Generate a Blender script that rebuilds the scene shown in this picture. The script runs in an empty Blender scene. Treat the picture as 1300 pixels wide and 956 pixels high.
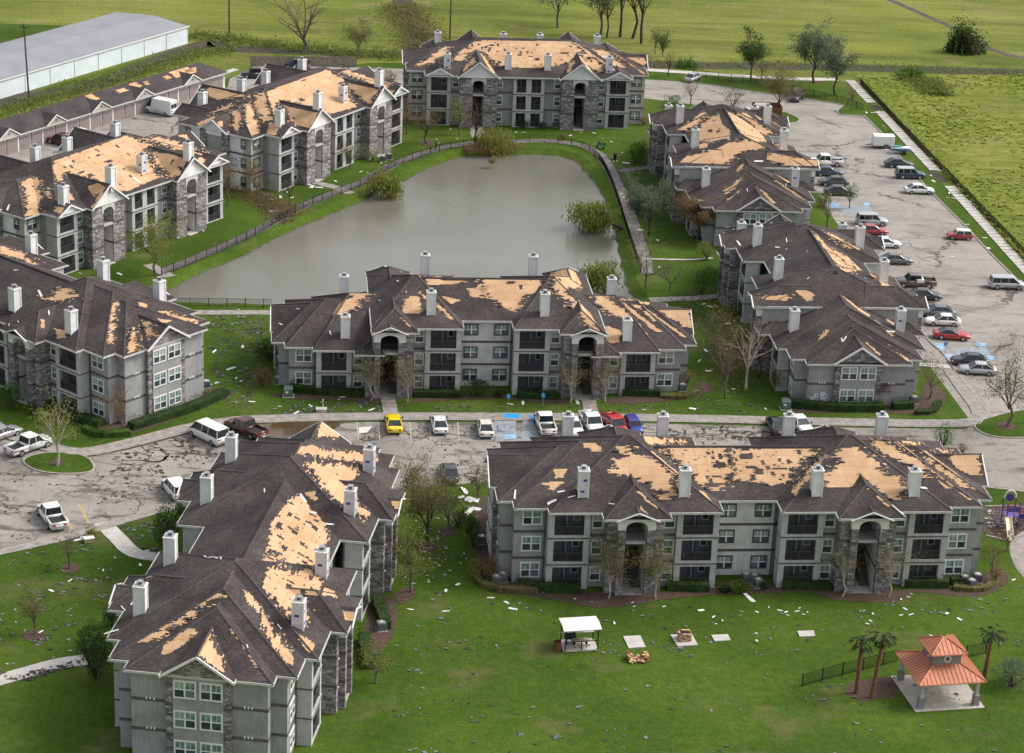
import bpy, bmesh, math, random
from mathutils import Vector, Matrix, geometry
random.seed(7)
SC = bpy.context.scene
COL = SC.collection
R = math.radians
# ------------------------------------------------------------------ camera, sky, sun, exposure
FPX, TH, RO, HC = 2953.4, 0.381815, 0.0446952, 107.1778      # focal length in px of a 1300 px wide frame, pitch, roll, height
_r = Vector((1, 0, 0)); _u = Vector((0, math.sin(TH), math.cos(TH))); _f = Vector((0, math.cos(TH), -math.sin(TH)))
CX = _r * math.cos(RO) + _u * math.sin(RO)
CY = _u * math.cos(RO) - _r * math.sin(RO)
CAMP = Vector((0, 0, HC))
cd = bpy.data.cameras.new('camera'); cam = bpy.data.objects.new('camera', cd); COL.objects.link(cam)
cd.sensor_fit = 'HORIZONTAL'; cd.sensor_width = 36.0; cd.lens = 36.0 * FPX / 1300.0
cd.clip_start = 1.0; cd.clip_end = 6000.0
m = Matrix((CX, CY, -_f)).transposed().to_4x4(); m.translation = CAMP
cam.matrix_world = m
SC.camera = cam
W = bpy.data.worlds.new('World'); SC.world = W; W.use_nodes = True
wn = W.node_tree.nodes; wl = W.node_tree.links
bg = wn['Background']; bg.inputs['Strength'].default_value = 0.15
sky = wn.new('ShaderNodeTexSky'); sky.sky_type = 'NISHITA'; sky.sun_disc = False
SUN_EL, SUN_AZ = R(46), R(76)          # azimuth clockwise from +Y (behind the scene, to the right)
sky.sun_elevation = SUN_EL; sky.sun_rotation = SUN_AZ
sky.air_density = 1.6; sky.dust_density = 5.0; sky.ozone_density = 1.0
hs = wn.new('ShaderNodeHueSaturation'); hs.inputs['Saturation'].default_value = 0.35
wl.new(sky.outputs[0], hs.inputs['Color']); wl.new(hs.outputs[0], bg.inputs['Color'])
sd = bpy.data.lights.new('sun', 'SUN'); so = bpy.data.objects.new('sun', sd); COL.objects.link(so)
sd.energy = 1.35; sd.angle = R(14); sd.color = (1.0, 0.95, 0.88)
sdir = Vector((math.sin(SUN_AZ) * math.cos(SUN_EL), math.cos(SUN_AZ) * math.cos(SUN_EL), math.sin(SUN_EL)))
so.rotation_euler = sdir.to_track_quat('Z', 'Y').to_euler(); so.location = (0, 0, 300)
SC.view_settings.view_transform = 'Standard'; SC.view_settings.look = 'None'
SC.view_settings.exposure = 0.46; SC.view_settings.gamma = 1.0

def ray(px, py):
    x = px - 650.0; y = py - 478.0
    return (CX * x - CY * y + _f * FPX).normalized()
def at(px, py, z=0.0):
    d = ray(px, py); t = (z - HC) / d.z
    p = CAMP + d * t; p.z = z
    return p
def K(ox, oy, s, pts): return [(ox + a / s, oy + b / s) for a, b in pts]

# ------------------------------------------------------------------ materials
MATS = {}
def ramp(nt, fac, stops):
    n = nt.nodes.new('ShaderNodeValToRGB'); e = n.color_ramp.elements
    e[0].position, e[0].color = stops[0][0], (*stops[0][1], 1)
    e[1].position, e[1].color = stops[-1][0], (*stops[-1][1], 1)
    for p, c in stops[1:-1]:
        k = e.new(p); k.color = (*c, 1)
    nt.links.new(fac, n.inputs[0]); return n.outputs[0]
def noise(nt, vec, scale, detail=4, rough=0.55, dist=0.0):
    n = nt.nodes.new('ShaderNodeTexNoise'); n.inputs['Scale'].default_value = scale
    n.inputs['Detail'].default_value = detail; n.inputs['Roughness'].default_value = rough; n.inputs['Distortion'].default_value = dist
    nt.links.new(vec, n.inputs['Vector']); return n.outputs['Fac']
def mapping(nt, vec, sc=(1, 1, 1), rot=(0, 0, 0)):
    n = nt.nodes.new('ShaderNodeMapping'); n.inputs['Scale'].default_value = sc; n.inputs['Rotation'].default_value = rot
    nt.links.new(vec, n.inputs['Vector']); return n.outputs[0]
def mix(nt, fac, a, b, mode='MIX'):
    n = nt.nodes.new('ShaderNodeMix'); n.data_type = 'RGBA'; n.blend_type = mode
    for i, v in ((0, fac), (6, a), (7, b)):
        if isinstance(v, (int, float)): n.inputs[i].default_value = v
        elif isinstance(v, tuple): n.inputs[i].default_value = (*v, 1)
        else: nt.links.new(v, n.inputs[i])
    return n.outputs[2]
def math_(nt, op, a, b=None):
    n = nt.nodes.new('ShaderNodeMath'); n.operation = op
    for i, v in ((0, a), (1, b)):
        if v is None: continue
        if isinstance(v, (int, float)): n.inputs[i].default_value = v
        else: nt.links.new(v, n.inputs[i])
    return n.outputs[0]
def newmat(name, rough=0.8, metal=0.0, spec=None):
    mt = bpy.data.materials.new(name); mt.use_nodes = True; nt = mt.node_tree
    b = nt.nodes['Principled BSDF']; b.inputs['Roughness'].default_value = rough; b.inputs['Metallic'].default_value = metal
    if spec is not None: b.inputs['Specular IOR Level'].default_value = spec
    MATS[name] = mt
    return mt, nt, b
def geo(nt):
    return nt.nodes.new('ShaderNodeNewGeometry').outputs['Position']
def objc(nt):
    return nt.nodes.new('ShaderNodeTexCoord').outputs['Object']
def bump(nt, b, h, strength=0.3, dist=0.05):
    n = nt.nodes.new('ShaderNodeBump'); n.inputs['Strength'].default_value = strength; n.inputs['Distance'].default_value = dist
    nt.links.new(h, n.inputs['Height']); nt.links.new(n.outputs[0], b.inputs['Normal'])
def flat(name, col, rough=0.7, metal=0.0, var=0.25, scale=1.5, spec=None):
    """plain paint / material with slight mottling and grain"""
    if name in MATS: return MATS[name]
    mt, nt, b = newmat(name, rough, metal, spec)
    f = noise(nt, geo(nt), scale, 5)
    lo = tuple(c * (1 - var) for c in col); hi = tuple(min(1, c * (1 + var)) for c in col)
    nt.links.new(ramp(nt, f, [(0.3, lo), (0.7, hi)]), b.inputs['Base Color'])
    return mt
def shingle(name, c0, c1, c2):
    mt, nt, b = newmat(name, 0.95, 0, 0.15); g = geo(nt)
    big = noise(nt, g, 0.22, 5, 0.6); mid = noise(nt, mapping(nt, g, (2.2, 2.2, 5.0)), 1.0, 4, 0.65); fine = noise(nt, mapping(nt, g, (6, 6, 16)), 1.0, 2)
    c = ramp(nt, big, [(0.28, c0), (0.5, c1), (0.74, c2)])
    c = mix(nt, 0.75, c, ramp(nt, mid, [(0.3, (0.55, 0.53, 0.55)), (0.7, (1.35, 1.3, 1.3))]), 'MULTIPLY')
    c = mix(nt, 0.6, c, ramp(nt, fine, [(0.35, (0.6, 0.6, 0.6)), (0.65, (1.35, 1.33, 1.3))]), 'MULTIPLY')
    z = nt.nodes.new('ShaderNodeSeparateXYZ'); nt.links.new(g, z.inputs[0])
    fr = math_(nt, 'FRACT', math_(nt, 'MULTIPLY', z.outputs[2], 8.0))
    c = mix(nt, 0.55, c, ramp(nt, fr, [(0.0, (0.62, 0.62, 0.62)), (0.25, (1.05, 1.05, 1.05)), (1.0, (1.1, 1.1, 1.1))]), 'MULTIPLY')
    nt.links.new(c, b.inputs['Base Color'])
    bump(nt, b, math_(nt, 'ADD', math_(nt, 'MULTIPLY', fr, -0.5), fine), 0.6, 0.04)
    return mt
shingle('shingle', (0.043, 0.037, 0.037), (0.066, 0.057, 0.056), (0.10, 0.089, 0.086))
shingle('shingle_ridge', (0.07, 0.061, 0.06), (0.09, 0.08, 0.078), (0.115, 0.102, 0.1))
shingle('shingle_garage', (0.05, 0.045, 0.047), (0.07, 0.062, 0.064), (0.1, 0.09, 0.09))
def sheathing():
    mt, nt, b = newmat('sheathing', 0.85, 0, 0.2)
    uv = nt.nodes.new('ShaderNodeTexCoord').outputs['UV']; g = geo(nt)
    br = nt.nodes.new('ShaderNodeTexBrick'); nt.links.new(uv, br.inputs['Vector'])
    br.inputs['Scale'].default_value = 1.0; br.inputs['Brick Width'].default_value = 2.44; br.inputs['Row Height'].default_value = 1.22
    br.inputs['Mortar Size'].default_value = 0.028; br.inputs['Mortar Smooth'].default_value = 0.2; br.offset = 0.5
    br.inputs['Color1'].default_value = (0.495, 0.312, 0.18, 1); br.inputs['Color2'].default_value = (0.575, 0.39, 0.24, 1); br.inputs['Mortar'].default_value = (0.40, 0.245, 0.135, 1)
    f = noise(nt, g, 0.5, 5); f2 = noise(nt, mapping(nt, g, (7, 7, 14)), 1.0, 2)
    c = mix(nt, 0.5, br.outputs['Color'], ramp(nt, f, [(0.3, (0.78, 0.72, 0.66)), (0.7, (1.15, 1.15, 1.15))]), 'MULTIPLY')
    c = mix(nt, 0.45, c, ramp(nt, f2, [(0.32, (0.7, 0.64, 0.58)), (0.55, (1.1, 1.1, 1.1))]), 'MULTIPLY')
    nt.links.new(c, b.inputs['Base Color'])
sheathing()
def siding(name, col, lap=0.2, vert=False):
    mt, nt, b = newmat(name, 0.75, 0, 0.3); g = geo(nt)
    f = noise(nt, g, 0.6, 5); f2 = noise(nt, mapping(nt, g, (5, 5, 0.6)), 1.0, 3)
    lo = tuple(c * 0.80 for c in col); hi = tuple(c * 1.16 for c in col)
    c = ramp(nt, f, [(0.3, lo), (0.7, hi)])
    c = mix(nt, 0.4, c, ramp(nt, f2, [(0.35, (0.75, 0.74, 0.72)), (0.6, (1.08, 1.08, 1.08))]), 'MULTIPLY')
    o = objc(nt); s = nt.nodes.new('ShaderNodeSeparateXYZ'); nt.links.new(o, s.inputs[0])
    if vert: v = math_(nt, 'FRACT', math_(nt, 'MULTIPLY', math_(nt, 'ADD', s.outputs[0], s.outputs[1]), 1 / 0.41))
    else: v = math_(nt, 'FRACT', math_(nt, 'MULTIPLY', s.outputs[2], 1 / lap))
    c = mix(nt, 0.6, c, ramp(nt, v, [(0.0, (0.62, 0.62, 0.62)), (0.14, (1, 1, 1)), (1.0, (1, 1, 1))]), 'MULTIPLY')
    nt.links.new(c, b.inputs['Base Color']); bump(nt, b, v, 0.35, 0.02)
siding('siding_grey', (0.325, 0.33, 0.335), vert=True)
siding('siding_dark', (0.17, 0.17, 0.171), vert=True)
siding('siding_light', (0.62, 0.62, 0.61))
siding('siding_tan', (0.42, 0.405, 0.37))
siding('siding_white', (0.78, 0.785, 0.79))
def stone():
    mt, nt, b = newmat('stone', 0.9, 0, 0.25); o = objc(nt)
    s = nt.nodes.new('ShaderNodeSeparateXYZ'); nt.links.new(o, s.inputs[0])
    cmb = nt.nodes.new('ShaderNodeCombineXYZ'); nt.links.new(math_(nt, 'ADD', s.outputs[0], s.outputs[1]), cmb.inputs[0]); nt.links.new(s.outputs[2], cmb.inputs[1])
    vo = nt.nodes.new('ShaderNodeTexVoronoi'); vo.feature = 'F1'; vo.inputs['Scale'].default_value = 1.0
    nt.links.new(mapping(nt, cmb.outputs[0], (2.2, 5.2, 1)), vo.inputs['Vector'])
    ed = nt.nodes.new('ShaderNodeTexVoronoi'); ed.feature = 'DISTANCE_TO_EDGE'; nt.links.new(mapping(nt, cmb.outputs[0], (2.2, 5.2, 1)), ed.inputs['Vector']); ed.inputs['Scale'].default_value = 1.0
    sp = nt.nodes.new('ShaderNodeSeparateColor'); nt.links.new(vo.outputs['Color'], sp.inputs[0])
    c = ramp(nt, sp.outputs[0], [(0.0, (0.12, 0.108, 0.115)), (0.35, (0.20, 0.184, 0.192)), (0.7, (0.285, 0.267, 0.27)), (1.0, (0.44, 0.415, 0.415))])
    c = mix(nt, 0.8, c, ramp(nt, ed.outputs['Distance'], [(0.0, (0.55, 0.55, 0.55)), (0.09, (1, 1, 1))]), 'MULTIPLY')
    nt.links.new(c, b.inputs['Base Color']); bump(nt, b, ed.outputs['Distance'], 0.6, 0.06)
stone()
flat('trim_light', (0.52, 0.515, 0.5), 0.6, var=0.12)
flat('trim_white', (0.74, 0.74, 0.72), 0.5, var=0.08)
flat('trim_dark', (0.085, 0.082, 0.08), 0.7)
flat('belt', (0.095, 0.088, 0.085), 0.7)
flat('pillar_grey', (0.43, 0.43, 0.43), 0.7, var=0.14)
flat('screen', (0.018, 0.018, 0.022), 0.6)
flat('screen_frame', (0.06, 0.06, 0.07), 0.5)
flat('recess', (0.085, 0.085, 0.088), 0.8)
flat('concrete', (0.42, 0.39, 0.35), 0.9, var=0.22, scale=2.5)
flat('door_glass', (0.10, 0.12, 0.14), 0.15, spec=0.6)
flat('door_panel', (0.34, 0.31, 0.31), 0.6)
flat('chimney_white', (0.75, 0.75, 0.755), 0.55, var=0.10, scale=1.2)
flat('wrap', (0.62, 0.61, 0.66), 0.5, var=0.08)
flat('wrap_blue', (0.05, 0.06, 0.30), 0.5)
flat('cap_metal', (0.45, 0.45, 0.46), 0.4, 0.6)
flat('cap_dark', (0.10, 0.10, 0.11), 0.5, 0.4)
flat('stair', (0.10, 0.08, 0.07), 0.8)
flat('garage_door', (0.27, 0.225, 0.225), 0.6, var=0.12)
flat('metal_blue', (0.66, 0.73, 0.77), 0.45, var=0.08, scale=0.4)
flat('metal_roof_grey', (0.245, 0.25, 0.275), 0.5, 0.0, 0.12, 0.2)
def glass(name, col, rough):
    mt, nt, b = newmat(name, rough, 0, 0.6); o = geo(nt); f = noise(nt, o, 1.6, 2)
    nt.links.new(ramp(nt, f, [(0.35, tuple(c * 0.55 for c in col)), (0.65, tuple(c * 1.3 for c in col))]), b.inputs['Base Color'])
glass('pane_upper', (0.17, 0.27, 0.265), 0.12); glass('pane_lower', (0.035, 0.055, 0.075), 0.08)
for nm_, blind in (('pane_upper', (0.36, 0.40, 0.38)), ('pane_lower', (0.20, 0.23, 0.24))):
    nt = MATS[nm_].node_tree; b = nt.nodes['Principled BSDF']; oi = nt.nodes.new('ShaderNodeObjectInfo'); src = b.inputs['Base Color'].links[0].from_socket
    c = mix(nt, ramp(nt, oi.outputs['Random'], [(0.0, (0, 0, 0)), (0.55, (0.05, 0.05, 0.05)), (0.72, (0.6, 0.6, 0.6)), (1.0, (0.95, 0.95, 0.95))]), src, blind); nt.links.new(c, b.inputs['Base Color'])
glass('car_glass', (0.022, 0.028, 0.033), 0.06)
flat('tyre', (0.018, 0.018, 0.019), 0.9); flat('rim', (0.42, 0.42, 0.43), 0.35, 0.7)
flat('lamp_red', (0.35, 0.015, 0.012), 0.3); flat('lamp_clear', (0.62, 0.62, 0.6), 0.2); flat('plate', (0.7, 0.7, 0.68), 0.5)
flat('bed_black', (0.02, 0.02, 0.021), 0.8); flat('black_plastic', (0.03, 0.03, 0.032), 0.6)
def paint(name, col, metal=0.0):
    nm = 'paint_' + name
    if nm in MATS: return nm
    mt, nt, b = newmat(nm, 0.32, metal, 0.5); b.inputs['Coat Weight'].default_value = 0.6; b.inputs['Coat Roughness'].default_value = 0.08
    g = geo(nt); f = noise(nt, g, 3.0, 4)
    s = nt.nodes.new('ShaderNodeSeparateXYZ'); nt.links.new(objc(nt), s.inputs[0])
    c = ramp(nt, f, [(0.3, tuple(x * 0.86 for x in col)), (0.75, tuple(min(1, x * 1.1) for x in col))])
    d = math_(nt, 'SUBTRACT', noise(nt, g, 1.3, 3), math_(nt, 'MULTIPLY', s.outputs[2], 0.8))      # road dust low on the body
    c = mix(nt, ramp(nt, d, [(0.0, (0, 0, 0)), (0.35, (0.5, 0.5, 0.5))]), c, (0.22, 0.2, 0.17))
    nt.links.new(c, b.inputs['Base Color']); return nm
for n_, c_, mt_ in (('white', (0.78, 0.78, 0.77), 0), ('ivory', (0.66, 0.63, 0.55), 0), ('yellow', (0.82, 0.60, 0.01), 0), ('black', (0.014, 0.015, 0.018), 0), ('navy', (0.02, 0.035, 0.085), 0.2),
        ('charcoal', (0.05, 0.054, 0.062), 0.3), ('grey', (0.16, 0.165, 0.17), 0.4), ('silver', (0.50, 0.51, 0.54), 0.45), ('red', (0.42, 0.015, 0.02), 0), ('crimson', (0.36, 0.02, 0.04), 0.1),
        ('maroon', (0.075, 0.012, 0.016), 0.1), ('blue', (0.035, 0.045, 0.27), 0.25), ('brown', (0.13, 0.105, 0.092), 0.3), ('seablue', (0.02, 0.16, 0.5), 0), ('teal', (0.02, 0.4, 0.42), 0), ('purple', (0.075, 0.05, 0.27), 0)):
    paint(n_, c_, mt_)
def leafmat(name, c0, c1, c2):
    mt, nt, b = newmat(name, 0.7, 0, 0.25); g = geo(nt)
    c = ramp(nt, noise(nt, g, 1.1, 4, 0.7), [(0.28, c0), (0.5, c1), (0.74, c2)]); c = mix(nt, 0.5, c, ramp(nt, noise(nt, g, 7.0, 1), [(0.3, (0.6, 0.6, 0.6)), (0.7, (1.35, 1.35, 1.35))]), 'MULTIPLY')
    nt.links.new(c, b.inputs['Base Color']); 
    tl = nt.nodes.new('ShaderNodeBsdfTranslucent'); nt.links.new(c, tl.inputs['Color']); mx = nt.nodes.new('ShaderNodeMixShader'); mx.inputs[0].default_value = 0.5
    nt.links.new(b.outputs[0], mx.inputs[1]); nt.links.new(tl.outputs[0], mx.inputs[2]); nt.links.new(mx.outputs[0], nt.nodes['Material Output'].inputs[0])
leafmat('leaf_dark', (0.029, 0.055, 0.02), (0.053, 0.094, 0.029), (0.098, 0.155, 0.049))
leafmat('leaf_green', (0.043, 0.108, 0.017), (0.086, 0.179, 0.029), (0.144, 0.245, 0.051))
leafmat('leaf_grey', (0.069, 0.096, 0.064), (0.125, 0.161, 0.103), (0.229, 0.252, 0.17))
leafmat('leaf_yellow', (0.12, 0.16, 0.035), (0.22, 0.245, 0.06), (0.32, 0.31, 0.1))
leafmat('leaf_olive', (0.118, 0.122, 0.049), (0.196, 0.186, 0.078), (0.314, 0.265, 0.118))
leafmat('leaf_brown', (0.146, 0.098, 0.048), (0.244, 0.163, 0.081), (0.358, 0.244, 0.138))
leafmat('leaf_palm', (0.035, 0.065, 0.03), (0.07, 0.1, 0.055), (0.16, 0.17, 0.1))
flat('bark', (0.13, 0.105, 0.085), 0.95, var=0.35, scale=6); flat('bark_pale', (0.40, 0.36, 0.31), 0.9, var=0.25, scale=6); flat('bark_dark', (0.05, 0.04, 0.035), 0.95, var=0.3, scale=6)
flat('bark_palm', (0.17, 0.075, 0.035), 0.95, var=0.4, scale=5)
def grass(name, c0, c1, c2, sc=0.06, dead=None, stripe=None, dmask=(0.55, 0.7)):
    mt, nt, b = newmat(name, 0.95, 0, 0.1); g = geo(nt)
    c = ramp(nt, noise(nt, g, sc, 6, 0.6), [(0.3, c0), (0.5, c1), (0.72, c2)])
    c = mix(nt, 0.7, c, ramp(nt, noise(nt, g, 1.1, 5, 0.7), [(0.3, (0.62, 0.66, 0.6)), (0.7, (1.3, 1.28, 1.2))]), 'MULTIPLY')
    c = mix(nt, 0.6, c, ramp(nt, noise(nt, g, 4.0, 4, 0.8), [(0.3, (0.42, 0.46, 0.38)), (0.7, (1.55, 1.5, 1.4))]), 'MULTIPLY')
    if stripe:
        w = noise(nt, mapping(nt, g, stripe), 1.0, 4, 0.7)
        c = mix(nt, 0.7, c, ramp(nt, w, [(0.34, (0.5, 0.53, 0.45)), (0.62, (1.25, 1.2, 1.1))]), 'MULTIPLY')
    if dead: c = mix(nt, ramp(nt, noise(nt, g, 0.11, 6, 0.65), [(dmask[0], (0, 0, 0)), (dmask[1], (0.75, 0.75, 0.75))]), c, dead)
    nt.links.new(c, b.inputs['Base Color']); bump(nt, b, noise(nt, g, 3.0, 3), 0.6, 0.1)
grass('lawn', (0.036, 0.067, 0.008), (0.055, 0.096, 0.012), (0.085, 0.124, 0.020), 0.06, (0.125, 0.115, 0.05), None, (0.56, 0.70))
grass('field', (0.105, 0.138, 0.030), (0.15, 0.176, 0.042), (0.2, 0.21, 0.07), 0.018, (0.22, 0.19, 0.085), (0.02, 0.13, 1))
grass('rough', (0.11, 0.142, 0.030), (0.165, 0.19, 0.044), (0.225, 0.228, 0.075), 0.045, (0.13, 0.14, 0.06), (0.16, 0.4, 1))
leafmat('tuft', (0.24, 0.31, 0.06), (0.36, 0.42, 0.09), (0.48, 0.5, 0.16)); leafmat('weed', (0.11, 0.16, 0.035), (0.18, 0.22, 0.05), (0.26, 0.27, 0.09))
flat('mulch', (0.072, 0.043, 0.031), 0.98, var=0.45, scale=3); flat('mud', (0.075, 0.063, 0.05), 0.95, var=0.4, scale=0.6); flat('ditch', (0.045, 0.04, 0.03), 0.9, var=0.4, scale=0.7)
def pavement(name, base, stain, crack, dirt=0.55):
    mt, nt, b = newmat(name, 0.9, 0, 0.25); g = geo(nt)
    c = ramp(nt, noise(nt, g, 0.12, 6, 0.65), [(0.3, tuple(x * 0.74 for x in base)), (0.5, base), (0.72, tuple(x * 1.22 for x in base))])
    c = mix(nt, 0.5, c, ramp(nt, noise(nt, g, 2.2, 4, 0.7), [(0.3, (0.72, 0.71, 0.7)), (0.7, (1.2, 1.19, 1.17))]), 'MULTIPLY')
    br = nt.nodes.new('ShaderNodeTexBrick'); nt.links.new(mapping(nt, g, rot=(0, 0, R(-6))), br.inputs['Vector']); br.offset = 0.0
    br.inputs['Scale'].default_value = 1.0; br.inputs['Brick Width'].default_value = 5.2; br.inputs['Row Height'].default_value = 5.2; br.inputs['Mortar Size'].default_value = 0.035
    c = mix(nt, math_(nt, 'MULTIPLY', br.outputs['Fac'], 0.35), c, (0.1, 0.09, 0.08))
    ms = noise(nt, mapping(nt, g, (0.3, 1.0, 1), (0, 0, R(-6))), 0.42, 7, 0.72, 0.6)
    c = mix(nt, ramp(nt, ms, [(dirt, (0, 0, 0)), (dirt + 0.09, (0.8, 0.8, 0.8))]), c, stain)
    vo = nt.nodes.new('ShaderNodeTexVoronoi'); vo.feature = 'DISTANCE_TO_EDGE'; vo.inputs['Scale'].default_value = crack
    wv = nt.nodes.new('ShaderNodeVectorMath'); wv.operation = 'ADD'; nn = nt.nodes.new('ShaderNodeTexNoise'); nn.inputs['Scale'].default_value = 0.7; nn.inputs['Detail'].default_value = 5
    nt.links.new(g, nn.inputs['Vector']); sc = nt.nodes.new('ShaderNodeVectorMath'); sc.operation = 'SCALE'; sc.inputs['Scale'].default_value = 3.2
    nt.links.new(nn.outputs['Color'], sc.inputs[0]); nt.links.new(g, wv.inputs[0]); nt.links.new(sc.outputs[0], wv.inputs[1]); nt.links.new(wv.outputs[0], vo.inputs['Vector'])
    msk = ramp(nt, noise(nt, g, 0.09, 3), [(0.46, (0, 0, 0)), (0.56, (1, 1, 1))])
    cr = ramp(nt, vo.outputs['Distance'], [(0.0, (1, 1, 1)), (0.022, (0, 0, 0))])
    c = mix(nt, mix(nt, 1.0, cr, msk, 'MULTIPLY'), c, (0.06, 0.05, 0.042))
    nt.links.new(c, b.inputs['Base Color'])
pavement('road', (0.285, 0.258, 0.236), (0.085, 0.074, 0.066), 0.13, 0.52)
pavement('lot', (0.30, 0.272, 0.252), (0.16, 0.145, 0.137), 0.05, 0.53)
flat('walk', (0.27, 0.243, 0.225), 0.92, var=0.3, scale=1.2); flat('walk_dirty', (0.185, 0.165, 0.158), 0.92, var=0.45, scale=2.0); flat('slab_white', (0.47, 0.445, 0.415), 0.9, var=0.16, scale=0.9)
flat('kerb', (0.34, 0.31, 0.275), 0.9, var=0.25, scale=2)
flat('blue_paint', (0.25, 0.40, 0.56), 0.8, var=0.25, scale=1.2); flat('blue_bright', (0.02, 0.28, 0.68), 0.7, var=0.15); flat('blue_worn', (0.25, 0.28, 0.31), 0.9, var=0.3, scale=2); flat('line_white', (0.43, 0.41, 0.385), 0.9, var=0.3, scale=1.5); flat('line_yellow', (0.45, 0.33, 0.12), 0.9, var=0.3)
def water():
    mt, nt, b = newmat('water', 0.04, 0, 0.7); g = geo(nt)
    c = ramp(nt, noise(nt, g, 0.03, 4), [(0.35, (0.125, 0.12, 0.09)), (0.65, (0.165, 0.162, 0.142))]); nt.links.new(c, b.inputs['Base Color'])
    nt.links.new(ramp(nt, noise(nt, mapping(nt, g, (0.35, 1.0, 1), (0, 0, R(20))), 0.09, 4, 0.6), [(0.38, (0.02, 0.02, 0.02)), (0.62, (0.17, 0.17, 0.17))]), b.inputs['Roughness'])
    f = math_(nt, 'ADD', noise(nt, mapping(nt, g, (0.7, 1.6, 1)), 1.1, 5, 0.6), math_(nt, 'MULTIPLY', noise(nt, g, 0.12, 3), 0.5)); bump(nt, b, f, 0.34, 0.12)
water()
mt, nt, b = newmat('puddle', 0.08, 0, 0.5); nt.links.new(ramp(nt, noise(nt, geo(nt), 0.3, 4), [(0.4, (0.075, 0.045, 0.02)), (0.65, (0.11, 0.085, 0.06))]), b.inputs['Base Color'])
flat('iron', (0.018, 0.018, 0.02), 0.6, 0.2); flat('wood_fence', (0.235, 0.2, 0.165), 0.9, var=0.35, scale=2); flat('wood_red', (0.155, 0.075, 0.04), 0.9, var=0.3, scale=2); flat('wood_pole', (0.07, 0.055, 0.045), 0.95, var=0.3, scale=3)
flat('white_board', (0.72, 0.72, 0.69), 0.6, var=0.12); flat('pale_board', (0.42, 0.40, 0.36), 0.8, var=0.3); flat('scrap_dark', (0.055, 0.052, 0.055), 0.95, var=0.5, scale=0.8); flat('scrap_grey', (0.16, 0.155, 0.16), 0.95, var=0.4, scale=0.8)
flat('copper', (0.46, 0.17, 0.095), 0.45, 0.15, 0.16, 0.8); flat('brick_gazebo', (0.24, 0.22, 0.22), 0.85, var=0.25, scale=5)
flat('ac_grey', (0.13, 0.137, 0.145), 0.6, 0.1); flat('ac_dark', (0.06, 0.062, 0.065), 0.7); flat('green_box', (0.10, 0.14, 0.115), 0.6); flat('rust', (0.19, 0.06, 0.025), 0.9, var=0.35, scale=4)
flat('brick_tan', (0.52, 0.36, 0.2), 0.85, var=0.25, scale=3); flat('brick_red', (0.23, 0.08, 0.05), 0.85, var=0.3, scale=3); flat('slide_tan', (0.66, 0.58, 0.45), 0.4, var=0.08)
flat('cloth_navy', (0.02, 0.032, 0.075), 0.9); flat('cloth_dark', (0.02, 0.02, 0.024), 0.9); flat('skin', (0.42, 0.25, 0.18), 0.6); flat('cloth_white', (0.68, 0.68, 0.66), 0.8); flat('lime', (0.16, 0.42, 0.05), 0.6); flat('fabric_green', (0.02, 0.11, 0.07), 0.8)

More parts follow.
